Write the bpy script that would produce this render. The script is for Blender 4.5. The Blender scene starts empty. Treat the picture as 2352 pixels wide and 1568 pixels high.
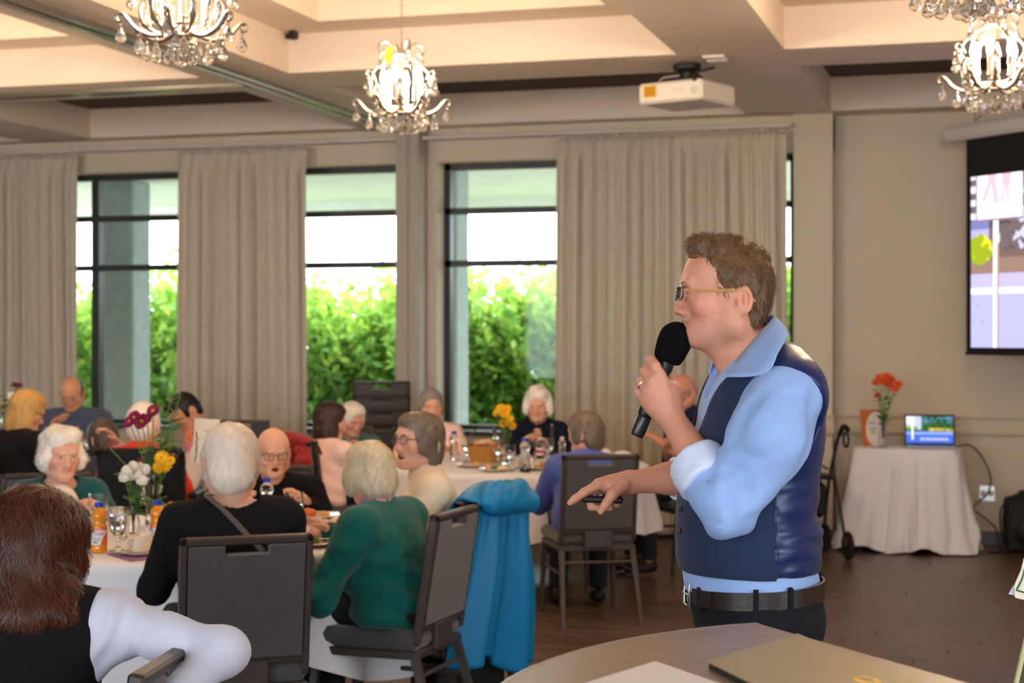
import bpy, bmesh, math, random
import numpy as np
from mathutils import Vector, Matrix, Euler, kdtree

random.seed(7); np.random.seed(7)
SC = bpy.context.scene
COL = SC.collection
PI = math.pi
def R(d): return math.radians(d)

# ------------------------------------------------------------------ camera, world, light, exposure
FPX, CX, HY, CAMH, YAW = 3811.0, 1176.0, 768.0, 1.55, R(16.4)
RV = np.array([math.cos(YAW), math.sin(YAW), 0.0])      # camera right, on the floor plan
FV = np.array([-math.sin(YAW), math.cos(YAW), 0.0])     # camera forward
UP = np.array([0.0, 0.0, 1.0])
def P(px, py, d):
    "photo pixel + distance -> point in the room"
    return RV*((px-CX)/FPX*d) + FV*d + UP*(CAMH+(HY-py)/FPX*d)
def PY(px, Y):
    "X of a pixel column on the plane y = Y, and its distance"
    k = (px-CX)/FPX; d = Y/(RV[1]*k+FV[1]); return (RV*k*d+FV*d)[0], d
cd = bpy.data.cameras.new('camera'); cam = bpy.data.objects.new('camera', cd); COL.objects.link(cam)
cam.location = (0, 0, CAMH); cam.rotation_euler = (R(90), 0, YAW)
cd.sensor_width = 36; cd.lens = FPX/2352*36
cd.shift_y = -(784-HY)/2352
cd.dof.use_dof = True; cd.dof.focus_distance = 3.6; cd.dof.aperture_fstop = 5.6
cd.clip_end = 200
SC.camera = cam

w = bpy.data.worlds.new('world'); SC.world = w; w.use_nodes = True
bg = w.node_tree.nodes['Background']
bg.inputs[0].default_value = (0.80, 0.90, 1.0, 1); bg.inputs[1].default_value = 8.0
sl = bpy.data.lights.new('sun', 'SUN'); sl.energy = 9.0; sl.angle = R(0.6); sl.color = (1, .94, .82)
sun = bpy.data.objects.new('sun', sl); COL.objects.link(sun)
sun.rotation_euler = (R(50), 0, R(75))       # from high over the garden, to the left of the windows
SC.view_settings.view_transform = 'Standard'; SC.view_settings.look = 'None'
SC.view_settings.gamma = 1.0; SC.view_settings.use_curve_mapping = False
SC.view_settings.exposure = 0.45
SC.cycles.max_bounces = 12; SC.cycles.diffuse_bounces = 4; SC.cycles.glossy_bounces = 3
SC.cycles.transmission_bounces = 12; SC.cycles.transparent_max_bounces = 8
SC.cycles.caustics_reflective = False; SC.cycles.caustics_refractive = False
SC.cycles.sample_clamp_indirect = 6.0

# ------------------------------------------------------------------ materials
def lin(c):
    c = c/255.0
    return c/12.92 if c <= .04045 else ((c+.055)/1.055)**2.4
def rgb(r, g, b): return (lin(r), lin(g), lin(b), 1)
MATS = {}
def mat(name, col, rough=.6, metal=0, noise=0, nscale=20, bump=0, bscale=None, sheen=0, trans=0, ior=1.45,
        spec=.5, emit=None, estr=0, stretch=(1,1,1), attr=False, island=0, coat=0, sss=0):
    if name in MATS: return MATS[name]
    m = bpy.data.materials.new(name); m.use_nodes = True; MATS[name] = m
    nt = m.node_tree; N = nt.nodes; L = nt.links; b = N['Principled BSDF']
    b.inputs['Base Color'].default_value = col
    b.inputs['Roughness'].default_value = rough; b.inputs['Metallic'].default_value = metal
    b.inputs['IOR'].default_value = ior; b.inputs['Specular IOR Level'].default_value = spec
    b.inputs['Transmission Weight'].default_value = trans
    if sheen: b.inputs['Sheen Weight'].default_value = sheen
    if coat: b.inputs['Coat Weight'].default_value = coat
    if sss:
        b.inputs['Subsurface Weight'].default_value = sss
        b.inputs['Subsurface Radius'].default_value = (1, .35, .2); b.inputs['Subsurface Scale'].default_value = .006
    if emit: b.inputs['Emission Color'].default_value = emit; b.inputs['Emission Strength'].default_value = estr
    src = None
    if attr:
        a = N.new('ShaderNodeVertexColor'); a.layer_name = 'Col'
        mx = N.new('ShaderNodeMix'); mx.data_type = 'RGBA'; mx.blend_type = 'MULTIPLY'; mx.inputs[0].default_value = 1
        mx.inputs[6].default_value = col; L.new(a.outputs['Color'], mx.inputs[7]); src = mx.outputs[2]
    if noise or bump:
        tc = N.new('ShaderNodeTexCoord'); mp = N.new('ShaderNodeMapping'); mp.inputs['Scale'].default_value = stretch
        L.new(tc.outputs['Object'], mp.inputs[0])
    if noise:
        n = N.new('ShaderNodeTexNoise'); n.inputs['Scale'].default_value = nscale; n.inputs['Detail'].default_value = 4
        L.new(mp.outputs[0], n.inputs['Vector'])
        mr = N.new('ShaderNodeMapRange'); mr.inputs[1].default_value = .3; mr.inputs[2].default_value = .7
        mr.inputs[3].default_value = 1-noise; mr.inputs[4].default_value = 1+noise
        L.new(n.outputs[0], mr.inputs[0])
        mx = N.new('ShaderNodeMix'); mx.data_type = 'RGBA'; mx.blend_type = 'MULTIPLY'; mx.inputs[0].default_value = 1
        if src: L.new(src, mx.inputs[6])
        else: mx.inputs[6].default_value = col
        L.new(mr.outputs[0], mx.inputs[7]); src = mx.outputs[2]
    if island:
        g = N.new('ShaderNodeNewGeometry')
        mr = N.new('ShaderNodeMapRange'); mr.inputs[3].default_value = 1-island; mr.inputs[4].default_value = 1+island
        L.new(g.outputs['Random Per Island'], mr.inputs[0])
        mx = N.new('ShaderNodeMix'); mx.data_type = 'RGBA'; mx.blend_type = 'MULTIPLY'; mx.inputs[0].default_value = 1
        if src: L.new(src, mx.inputs[6])
        else: mx.inputs[6].default_value = col
        L.new(mr.outputs[0], mx.inputs[7]); src = mx.outputs[2]
    if src: L.new(src, b.inputs['Base Color'])
    if bump:
        n = N.new('ShaderNodeTexNoise'); n.inputs['Scale'].default_value = bscale or nscale; n.inputs['Detail'].default_value = 5
        L.new(mp.outputs[0], n.inputs['Vector'])
        bp = N.new('ShaderNodeBump'); bp.inputs['Strength'].default_value = bump; bp.inputs['Distance'].default_value = .004
        L.new(n.outputs[0], bp.inputs['Height']); L.new(bp.outputs[0], b.inputs['Normal'])
    return m
def emitmat(name, col, s, attr=False):
    if name in MATS: return MATS[name]
    m = bpy.data.materials.new(name); m.use_nodes = True; MATS[name] = m
    nt = m.node_tree; nt.nodes.clear()
    o = nt.nodes.new('ShaderNodeOutputMaterial'); e = nt.nodes.new('ShaderNodeEmission')
    e.inputs[0].default_value = col; e.inputs[1].default_value = s; nt.links.new(e.outputs[0], o.inputs[0])
    if attr:
        a = nt.nodes.new('ShaderNodeVertexColor'); a.layer_name = 'Col'; nt.links.new(a.outputs[0], e.inputs[0])
    return m
def panemat(name, refl=.06, tint=(.93,.97,.95,1)):
    "thin clear pane: straight-through light plus a weak mirror"
    if name in MATS: return MATS[name]
    m = bpy.data.materials.new(name); m.use_nodes = True; MATS[name] = m
    nt = m.node_tree; nt.nodes.clear(); N = nt.nodes; L = nt.links
    o = N.new('ShaderNodeOutputMaterial'); t = N.new('ShaderNodeBsdfTransparent'); g = N.new('ShaderNodeBsdfGlossy')
    t.inputs[0].default_value = tint; g.inputs['Roughness'].default_value = .02
    x = N.new('ShaderNodeMixShader'); lw = N.new('ShaderNodeLayerWeight'); lw.inputs[0].default_value = .12
    mr = N.new('ShaderNodeMapRange'); mr.inputs[3].default_value = refl; mr.inputs[4].default_value = .8
    L.new(lw.outputs['Fresnel'], mr.inputs[0]); L.new(mr.outputs[0], x.inputs[0])
    L.new(t.outputs[0], x.inputs[1]); L.new(g.outputs[0], x.inputs[2]); L.new(x.outputs[0], o.inputs[0])
    return m

# ------------------------------------------------------------------ object helpers
def tag(o, label=None, cat=None, group=None, kind=None):
    if label: o['label'] = label
    if cat: o['category'] = cat
    if group: o['group'] = group
    if kind: o['kind'] = kind
    return o
def empty(name, loc, rz=0, label=None, cat=None, group=None):
    o = bpy.data.objects.new(name, None); COL.objects.link(o); o.empty_display_size = .1
    o.location = loc; o.rotation_euler = (0, 0, rz)
    return tag(o, label, cat, group)
def copy_tree(o, parent=None):
    c = o.copy(); COL.objects.link(c); c.parent = parent
    for ch in list(o.children): copy_tree(ch, c)
    return c
def objm(name, me, parent=None):
    o = bpy.data.objects.new(name, me); COL.objects.link(o); o.parent = parent; return o
def meshdata(name, v, f, mats, smooth=True, fm=None, col=None):
    me = bpy.data.meshes.new(name)
    v = np.asarray(v, dtype=np.float32).reshape(-1, 3)
    if isinstance(f, np.ndarray):
        n, k = f.shape
        me.vertices.add(len(v)); me.vertices.foreach_set('co', v.ravel())
        me.loops.add(n*k); me.loops.foreach_set('vertex_index', f.astype(np.int32).ravel())
        me.polygons.add(n); me.polygons.foreach_set('loop_start', np.arange(0, n*k, k, dtype=np.int32))
        me.update(calc_edges=True); me.validate()
    else:
        me.from_pydata([tuple(map(float, p)) for p in v], [], [tuple(map(int, q)) for q in f]); me.update()
    if not isinstance(mats, (list, tuple)): mats = [mats]
    for m in mats: me.materials.append(m)
    if fm is not None: me.polygons.foreach_set('material_index', np.asarray(fm, dtype=np.int32))
    me.polygons.foreach_set('use_smooth', np.full(len(me.polygons), bool(smooth)))
    if col is not None:
        a = me.color_attributes.new('Col', 'FLOAT_COLOR', 'POINT')
        c = np.ones((len(v), 4), dtype=np.float32); c[:, :3] = col; a.data.foreach_set('color', c.ravel())
    me.update(); return me
def rotm(rx=0, ry=0, rz=0): return np.array(Euler((rx, ry, rz)).to_matrix())
class MB:
    "collects shapes into one mesh"
    def __init__(s): s.v = []; s.f = []; s.m = []; s.n = 0
    def add(s, v, f, mi=0):
        v = np.asarray(v, float).reshape(-1, 3); s.v.append(v)
        for q in f: s.f.append(tuple(int(i)+s.n for i in q)); s.m.append(mi)
        s.n += len(v); return s
    def box(s, c, d, rot=None, mi=0, bev=0):
        c = np.asarray(c, float); x, y, z = [q/2 for q in d]
        if bev <= 0:
            v = np.array([[i*x, j*y, k*z] for i in (-1, 1) for j in (-1, 1) for k in (-1, 1)])
            f = [(0,1,3,2),(4,6,7,5),(0,4,5,1),(2,3,7,6),(0,2,6,4),(1,5,7,3)]
        else:
            b = min(bev, x*.9, y*.9, z*.9); v = []; ix = {}
            for i in (-1, 1):
                for j in (-1, 1):
                    for k in (-1, 1):
                        for a in range(3):
                            p = [i*(x-b), j*(y-b), k*(z-b)]
                            p[a] = (i*x, j*y, k*z)[a]; ix[(i,j,k,a)] = len(v); v.append(p)
            v = np.array(v); f = []
            for a in range(3):
                o1, o2 = [q for q in range(3) if q != a]
                for sg in (-1, 1):
                    q = []
                    for (s1, s2) in ((-1,-1),(1,-1),(1,1),(-1,1)):
                        k = [0,0,0]; k[a] = sg; k[o1] = s1; k[o2] = s2; q.append(ix[(k[0],k[1],k[2],a)])
                    if (sg > 0) == (a == 1): q = q[::-1]
                    f.append(q)
            for a in range(3):
                o1, o2 = [q for q in range(3) if q != a]
                for s1 in (-1, 1):
                    for s2 in (-1, 1):
                        ks = []
                        for sa in (-1, 1):
                            k = [0,0,0]; k[a] = sa; k[o1] = s1; k[o2] = s2; ks.append(tuple(k))
                        q = [ix[ks[0]+(o1,)], ix[ks[1]+(o1,)], ix[ks[1]+(o2,)], ix[ks[0]+(o2,)]]
                        f.append(q)
            for i in (-1, 1):
                for j in (-1, 1):
                    for k in (-1, 1):
                        f.append([ix[(i,j,k,0)], ix[(i,j,k,1)], ix[(i,j,k,2)]])
        if rot is not None: v = v @ np.asarray(rot).T
        return s.add(v+c, f, mi)
    def lathe(s, prof, n=24, c=(0,0,0), mi=0, caps=True, rot=None):
        c = np.asarray(c, float); v = []; f = []
        a = np.arange(n)*2*PI/n
        for r, z in prof: v += [[r*math.cos(t), r*math.sin(t), z] for t in a]
        for i in range(len(prof)-1):
            for j in range(n):
                k = (j+1) % n; f.append((i*n+j, i*n+k, (i+1)*n+k, (i+1)*n+j))
        if caps:
            if prof[0][0] > 1e-5: f.append(tuple(range(n))[::-1])
            if prof[-1][0] > 1e-5: f.append(tuple(range((len(prof)-1)*n, len(prof)*n)))
        v = np.array(v)
        if rot is not None: v = v @ np.asarray(rot).T
        return s.add(v+c, f, mi)
    def tube(s, pts, r, n=8, mi=0, closed=False, flat=None):
        pts = np.asarray(pts, float); m = len(pts)
        rr = np.full(m, r) if np.isscalar(r) else np.asarray(r, float)
        T = np.gradient(pts, axis=0) if not closed else np.roll(pts, -1, 0)-np.roll(pts, 1, 0)
        T /= np.linalg.norm(T, axis=1)[:, None]+1e-12
        up = np.array([0, 0, 1.]) if abs(T[0][2]) < .9 else np.array([1., 0, 0])
        u = np.cross(T[0], up); u /= np.linalg.norm(u); v = []; f = []
        for i in range(m):
            u = u-T[i]*np.dot(u, T[i]); u /= np.linalg.norm(u)+1e-12; b = np.cross(T[i], u)
            for j in range(n):
                t = j*2*PI/n; k = flat or 1
                v.append(pts[i]+rr[i]*(math.cos(t)*u+math.sin(t)*b*k))
        for i in range(m-1 if not closed else m):
            for j in range(n):
                k = (j+1) % n; i2 = (i+1) % m; f.append((i*n+j, i*n+k, i2*n+k, i2*n+j))
        if not closed:
            f.append(tuple(range(n))[::-1]); f.append(tuple(range((m-1)*n, m*n)))
        return s.add(v, f, mi)
    def cyl(s, a, b, r, n=12, mi=0, r2=None): return s.tube([a, b], [r, r if r2 is None else r2], n, mi)
    def prism(s, poly, z0, z1, mi=0):
        n = len(poly); v = [[x, y, z0] for x, y in poly]+[[x, y, z1] for x, y in poly]
        f = [tuple(range(n))[::-1], tuple(range(n, 2*n))]+[(i, (i+1) % n, n+(i+1) % n, n+i) for i in range(n)]
        return s.add(v, f, mi)
    def sphere(s, c, r, n=12, mi=0):
        r = np.ones(3)*r; prof = [(math.sin(t), -math.cos(t)) for t in np.linspace(0, PI, n//2+2)]
        v0 = s.n; s.lathe([(max(p, 1e-6), z) for p, z in prof], n, mi=mi, caps=False)
        s.v[-1] = s.v[-1]*r+np.asarray(c, float); return s
    def data(s, name, mats, smooth=False, col=None):
        me = meshdata(name, np.concatenate(s.v), s.f, mats, smooth, s.m, col)
        if smooth: me.set_sharp_from_angle(angle=R(48))
        return me
    def build(s, name, mats, parent=None, smooth=False, **k):
        return tag(objm(name, s.data(name, mats, smooth), parent), **k)
def autosmooth(o, ang=35):
    me = o.data
    try: me.set_sharp_from_angle(angle=R(ang))
    except Exception: pass
    return o
def text_obj(name, s, size, m, parent, loc, rot, extrude=0.0):
    c = bpy.data.curves.new(name, 'FONT'); c.body = s; c.size = size; c.extrude = extrude
    c.align_x = 'CENTER'; c.align_y = 'CENTER'
    t = bpy.data.objects.new(name, c); COL.objects.link(t); bpy.context.view_layer.update()
    me = bpy.data.meshes.new_from_object(t.evaluated_get(bpy.context.evaluated_depsgraph_get()))
    bpy.data.objects.remove(t); me.materials.clear(); me.materials.append(m)
    o = objm(name, me, parent); o.location = loc; o.rotation_euler = rot
    return o
def vnormals(v, f):
    t = v[f]; n = np.cross(t[:, 2]-t[:, 0], t[:, 3 if f.shape[1] == 4 else 1]-t[:, 1])
    out = np.zeros_like(v)
    for k in range(f.shape[1]): np.add.at(out, f[:, k], n)
    return out/(np.linalg.norm(out, axis=1)[:, None]+1e-12)
def wob(p, freq, seed=0, octs=3):
    "smooth pseudo-noise, about -1..1, from warped sines"
    r = np.random.RandomState(seed); out = np.zeros(len(p)); a = 1; tot = 0
    for o in range(octs):
        for k in range(3):
            d = r.normal(size=3); d /= np.linalg.norm(d); e = r.normal(size=3); e /= np.linalg.norm(e)
            out += a*np.sin(p@d*freq+2*np.sin(p@e*freq*.6+r.rand()*6)+r.rand()*6); tot += a*1.2
        freq *= 1.9; a *= .55
    return out/tot*1.6
# ------------------------------------------------------------------ implicit surfaces for bodies and cloth
class SDF:
    def __init__(s): s.ops = []
    def cap(s, a, b, ra, rb=None, k=.02, op='u'):
        s.ops.append(('cap', np.asarray(a, float), np.asarray(b, float), ra, ra if rb is None else rb, k, op)); return s
    def ell(s, c, r, k=.02, op='u', rot=None):
        r = np.ones(3)*np.asarray(r, float)
        s.ops.append(('ell', np.asarray(c, float), r, None if rot is None else np.asarray(rot, float), 0, k, op)); return s
    def box(s, c, h, k=.01, op='u', rot=None, rad=0.0):
        s.ops.append(('box', np.asarray(c, float), np.asarray(h, float), None if rot is None else np.asarray(rot, float), rad, k, op)); return s
    def plane(s, p, n, k=.004):
        "cut away everything on the side n points to"
        n = np.asarray(n, float); s.ops.append(('plane', np.asarray(p, float), n/np.linalg.norm(n), 0, 0, k, 's')); return s
    def _bb(s, o):
        if o[0] == 'cap': r = max(o[3], o[4]); return np.minimum(o[1], o[2])-r, np.maximum(o[1], o[2])+r
        if o[0] == 'ell':
            e = o[2] if o[3] is None else np.sqrt(((o[3]*o[2][None, :])**2).sum(1)); return o[1]-e, o[1]+e
        h = o[2]+o[4]; e = h if o[3] is None else np.abs(o[3])@h; return o[1]-e, o[1]+e
    def mesh(s, h):
        lo = np.min([s._bb(o)[0] for o in s.ops if o[-1] == 'u'], axis=0)-3*h
        hi = np.max([s._bb(o)[1] for o in s.ops if o[-1] == 'u'], axis=0)+3*h
        n = np.ceil((hi-lo)/h).astype(int)+1
        F = np.full(n, .25, dtype=np.float32)
        ax = [lo[i]+np.arange(n[i])*h for i in range(3)]
        for o in s.ops:
            k, op = o[-2], o[-1]
            if o[0] == 'plane': i0 = np.zeros(3, int); i1 = n
            else:
                a, b = s._bb(o); mg = k+3*h
                i0 = np.clip(np.floor((a-mg-lo)/h).astype(int), 0, n); i1 = np.clip(np.ceil((b+mg-lo)/h).astype(int)+1, 0, n)
            if np.any(i1 <= i0): continue
            X = ax[0][i0[0]:i1[0]][:, None, None]; Y = ax[1][i0[1]:i1[1]][None, :, None]; Z = ax[2][i0[2]:i1[2]][None, None, :]
            if o[0] == 'cap':
                A, B = o[1], o[2]; D = B-A; dd = D@D+1e-12
                px, py, pz = X-A[0], Y-A[1], Z-A[2]
                t = np.clip((px*D[0]+py*D[1]+pz*D[2])/dd, 0, 1)
                d = np.sqrt((px-t*D[0])**2+(py-t*D[1])**2+(pz-t*D[2])**2)-(o[3]+(o[4]-o[3])*t)
            elif o[0] == 'plane':
                d = -((X-o[1][0])*o[2][0]+(Y-o[1][1])*o[2][1]+(Z-o[1][2])*o[2][2])
            else:
                px, py, pz = X-o[1][0], Y-o[1][1], Z-o[1][2]
                if o[3] is not None:
                    M = o[3]
                    px, py, pz = (px*M[0,0]+py*M[1,0]+pz*M[2,0], px*M[0,1]+py*M[1,1]+pz*M[2,1], px*M[0,2]+py*M[1,2]+pz*M[2,2])
                r = o[2]
                if o[0] == 'ell':
                    k0 = np.sqrt((px/r[0])**2+(py/r[1])**2+(pz/r[2])**2)
                    k1 = np.sqrt((px/r[0]**2)**2+(py/r[1]**2)**2+(pz/r[2]**2)**2)+1e-9
                    d = k0*(k0-1)/k1
                else:
                    qx, qy, qz = abs(px)-r[0], abs(py)-r[1], abs(pz)-r[2]
                    d = np.sqrt(np.maximum(qx, 0)**2+np.maximum(qy, 0)**2+np.maximum(qz, 0)**2)+np.minimum(np.maximum(qx, np.maximum(qy, qz)), 0)-o[4]
            sl = (slice(i0[0], i1[0]), slice(i0[1], i1[1]), slice(i0[2], i1[2])); g = F[sl]
            k = max(k, 1e-4)
            if op == 'u':
                e = np.maximum(k-np.abs(g-d), 0)/k; F[sl] = np.minimum(g, d)-e*e*k*.25
            else:
                e = np.maximum(k-np.abs(g+d), 0)/k; F[sl] = np.maximum(g, -d)+e*e*k*.25
        return surface_nets(F, lo, h)
def surface_nets(F, lo, h):
    S = F < 0
    n = np.array(F.shape)-1
    cnt = np.zeros(n, np.int8)
    for i in (0, 1):
        for j in (0, 1):
            for k in (0, 1): cnt += S[i:i+n[0], j:j+n[1], k:k+n[2]]
    act = (cnt > 0) & (cnt < 8)
    I = np.argwhere(act); idx = np.full(n, -1, np.int32); idx[act] = np.arange(len(I))
    c = {}
    for i in (0, 1):
        for j in (0, 1):
            for k in (0, 1): c[(i, j, k)] = F[I[:, 0]+i, I[:, 1]+j, I[:, 2]+k].astype(float)
    acc = np.zeros((len(I), 3)); num = np.zeros(len(I))
    for a in range(3):
        for u in (0, 1):
            for v in (0, 1):
                p = [u, v]; p.insert(a, 0); q = list(p); q[a] = 1
                A, B = c[tuple(p)], c[tuple(q)]; m = (A < 0) != (B < 0)
                t = np.where(m, A/(A-B+1e-20), 0)
                pt = np.tile(np.array(p, float), (len(I), 1)); pt[:, a] = t
                acc += pt*m[:, None]; num += m
    V = lo+(I+acc/num[:, None])*h
    Q = []
    for a in range(3):
        sl0 = [slice(None)]*3; sl1 = [slice(None)]*3; sl0[a] = slice(0, -1); sl1[a] = slice(1, None)
        s0, s1 = S[tuple(sl0)], S[tuple(sl1)]
        E_ = np.argwhere(s0 != s1); b, d = [(1, 2), (2, 0), (0, 1)][a]
        ok = (E_[:, b] > 0) & (E_[:, d] > 0) & (E_[:, b] < n[b]) & (E_[:, d] < n[d]); E_ = E_[ok]
        inn = S[E_[:, 0], E_[:, 1], E_[:, 2]]
        q = []
        for (ob, od) in ((0, 0), (-1, 0), (-1, -1), (0, -1)):
            e = E_.copy(); e[:, b] += ob; e[:, d] += od; q.append(idx[e[:, 0], e[:, 1], e[:, 2]])
        q = np.stack(q, 1); q[~inn] = q[~inn][:, ::-1]
        Q.append(q)
    Q = np.concatenate(Q); Q = Q[(Q >= 0).all(1)]
    return V, Q
def relax(v, f, it=1, lam=.5):
    for _ in range(it):
        s = np.zeros_like(v); n = np.zeros(len(v))
        for k in range(4):
            a, b = f[:, k], f[:, (k+1) % 4]
            np.add.at(s, a, v[b]); np.add.at(n, a, 1); np.add.at(s, b, v[a]); np.add.at(n, b, 1)
        v = v+lam*(s/np.maximum(n, 1)[:, None]-v)
    return v
def join(parts):
    vs, fs, n = [], [], 0
    for v, f in parts: vs.append(v); fs.append(f+n); n += len(v)
    return np.concatenate(vs), np.concatenate(fs)
# ------------------------------------------------------------------ room shell
PAINT = mat('wall paint', rgb(206, 192, 172), .75, noise=.02, nscale=3, bump=.05, bscale=120)
PAINTC = mat('ceiling paint', rgb(226, 210, 194), .8, noise=.02, nscale=2)
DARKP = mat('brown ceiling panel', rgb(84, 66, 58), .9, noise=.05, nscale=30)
ALU = mat('dark window frame', rgb(58, 56, 58), .45, metal=.3)
STEEL = mat('track steel', rgb(190, 188, 180), .25, metal=1)
BASE = mat('baseboard', rgb(96, 98, 112), .5)
CONC = mat('concrete', rgb(150, 158, 158), .85, noise=.1, nscale=9, bump=.2, bscale=40)
YW, YG = 12.6, 12.8                     # inner face of the window wall, glass line
XL, XR, YB = -12.0, 3.2, -5.5
ZC, ZL, ZT = 3.2, 3.445, 3.85
ceil = MB()
xs = [XL, -11.2, -10.4, -7.97, -7.35, -4.93, -4.31, -1.83, -1.2, 1.15, 1.77, XR]
cols = [(-10.4, -7.97), (-7.35, -4.93), (-4.31, -1.83), (-1.2, 1.15)]
rows = [(10.3, 12.4), (4.25, 9.65), (-1.8, 3.6)]
ys = sorted([YB, 13.0]+[q for r in rows for q in r])
xs = sorted(set([XL, XR]+[q for c in cols for q in c]))
def quad(m, a, b, c, d): m.add([a, b, c, d], [(0, 1, 2, 3)])
for i in range(len(xs)-1):
    for j in range(len(ys)-1):
        x0, x1, y0, y1 = xs[i], xs[i+1], ys[j], ys[j+1]
        if (x0, x1) in cols and (y0, y1) in rows: continue
        quad(ceil, (x0,y0,ZC), (x0,y1,ZC), (x1,y1,ZC), (x1,y0,ZC))
panels = []
for (x0, x1) in cols:
    for r, (y0, y1) in enumerate(rows):
        for (a, b) in (((x0,y0),(x0,y1)), ((x0,y1),(x1,y1)), ((x1,y1),(x1,y0)), ((x1,y0),(x0,y0))):
            quad(ceil, a+(ZC,), b+(ZC,), b+(ZL,), a+(ZL,))
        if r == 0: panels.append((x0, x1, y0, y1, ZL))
        else:
            i = .35; u0, u1, v0, v1 = x0+i, x1-i, y0+i, y1-i
            for q in (((x0,y0),(x0,y1),(u0,v1),(u0,v0)), ((x0,y1),(x1,y1),(u1,v1),(u0,v1)), ((x1,y1),(x1,y0),(u1,v0),(u1,v1)), ((x1,y0),(x0,y0),(u0,v0),(u1,v0))):
                quad(ceil, *[p+(ZL,) for p in q])
            for (a, b) in (((u0,v0),(u0,v1)), ((u0,v1),(u1,v1)), ((u1,v1),(u1,v0)), ((u1,v0),(u0,v0))):
                quad(ceil, a+(ZL,), b+(ZL,), b+(ZT,), a+(ZT,))
            quad(ceil, (u0,v0,ZT), (u0,v1,ZT), (u1,v1,ZT), (u1,v0,ZT))
# a roof slab above, so that no daylight leaks in
ceil.box(((XL+XR)/2, (YB+13)/2, 3.97), (XR-XL+.6, 13-YB+.6, .2))
co = ceil.build('ceiling', PAINTC, kind='structure')
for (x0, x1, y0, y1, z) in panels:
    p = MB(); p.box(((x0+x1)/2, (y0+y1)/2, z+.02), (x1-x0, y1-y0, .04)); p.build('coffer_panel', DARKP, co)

def wall(name, boxes, m=PAINT):
    b = MB()
    for c, d in boxes: b.box(c, d)
    return b.build(name, m, kind='structure')
def bx(x0, x1, y0, y1, z0, z1): return (((x0+x1)/2, (y0+y1)/2, (z0+z1)/2), (x1-x0, y1-y0, z1-z0))
ZS, ZH = .76, 2.93
WX = [(-11.2, -4.62), (-4.33, -1.49)]
ww = wall('wall_window', [bx(XL, -1.2, YW, YG+.12, ZH, ZC+.2), bx(XL, -1.2, YW, YG+.12, 0, ZS), bx(XL, -11.2, YW, YG+.12, ZS, ZH),
     bx(-4.62, -4.33, YW-.02, YG+.12, ZS, ZH), bx(-1.49, -1.2, YW-.06, YG+.12, 0, ZC+.05)])
wall('wall_end', [bx(-1.2, XR+.2, YW+.13, YW+.33, 0, ZC+.1)])
wall('wall_left', [bx(XL-.2, XL, YB-.2, YG+.1, 0, ZC+.1)])
wall('wall_right', [bx(XR, XR+.2, YB-.2, YW+.3, 0, .7), bx(XR, XR+.2, YB-.2, YW+.3, 2.9, ZC+.1), bx(XR, XR+.2, 2.0, YW+.3, .7, 2.9), bx(XR, XR+.2, YB-.2, .2, .7, 2.9)])  # opening in this unseen wall added to let in daylight
bw = [bx(XL, XR, YB-.2, YB, 0, .7), bx(XL, XR, YB-.2, YB, 2.9, ZC+.1)]
bw += [bx(x, x+.5, YB-.2, YB, .7, 2.9) for x in (XL, -9.4, -6.2, -3.1, 0.1, XR-.5)]
bw += [bx(XL, -9.0, YB-.2, YB, .7, 2.9)]
wall('wall_back', bw)  # unseen wall; its broad openings are added for cool daylight fill
# partition post between the two windows
b = MB(); b.box(((-4.62-4.4)/2, YW-.11, ZC/2), (.2, .2, ZC)); b.box((-4.52, YW-.22, ZC/2), (.035, .02, ZC)); b.box((-4.43, YW-.22, ZC/2), (.03, .02, ZC))
b.build('trim_1', mat('post paint', rgb(176, 165, 152), .6), kind='structure')
# steel partition tracks under the beams
def track(name, a, b_, w=.075):
    a, b_ = np.array(a), np.array(b_); d = b_-a; L = np.linalg.norm(d); u = d/L; s = np.array([-u[1], u[0], 0])
    m = MB(); c = (a+b_)/2; rz = rotm(0, 0, math.atan2(u[1], u[0]))
    for o in (-1, 1): m.box(c+s*o*w*.62, (L, w*.62, .03), rz, bev=.006)
    m.box(c+UP*.012, (L, w*2.0, .012), rz)
    return m.build(name, STEEL, kind='structure')
track('trim_2', (-4.66, YB, ZC-.012), (-4.66, YW, ZC-.012))
track('trim_3', (XL, 10.0, ZC-.012), (-4.76, 10.0, ZC-.012))
# windows
PANE = panemat('window pane', .01)
def window(name, x0, x1, muls):
    root = empty(name, (x0, YG, ZS)); tag(root, kind='structure')
    def put(nm, boxes, m):
        b = MB()
        for c, d in boxes: b.box(np.array(c)-np.array((x0, YG, ZS)), d)
        return b.build(nm, m, root)
    xs = [x0]+muls+[x1]
    put('frame', [bx(x0, x1, YG-.03, YG+.05, ZH-.05, ZH+.02), bx(x0, x1, YG-.03, YG+.05, ZS, ZS+.06), bx(x0, x0+.05, YG-.03, YG+.05, ZS, ZH), bx(x1-.05, x1, YG-.03, YG+.05, ZS, ZH)], ALU)
    for x in muls: put('mullion', [bx(x-.035, x+.035, YG-.035, YG+.055, ZS, ZH)], ALU)
    for z in (2.125, 2.55): put('transom', [bx(x0, x1, YG-.03, YG+.05, z-.025, z+.025)], ALU)
    for i in range(len(xs)-1):
        for (a, b_) in ((ZS, 2.125), (2.125, 2.55), (2.55, ZH)):
            put('pane', [bx(xs[i], xs[i+1], YG+.008, YG+.014, a, b_)], PANE)
window('window_1', -11.2, -4.62, [-9.3, -7.52, -6.0])
window('window_2', -4.33, -1.49, [-2.75])
# sill board
for i, (a, b_) in enumerate(WX):
    m = MB(); m.box(((a+b_)/2, YW+.06, ZS+.012), (b_-a, .24, .024), bev=.005); m.build('trim_%d' % (4+i), mat('sill', rgb(70, 70, 74), .4), kind='structure')
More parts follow.
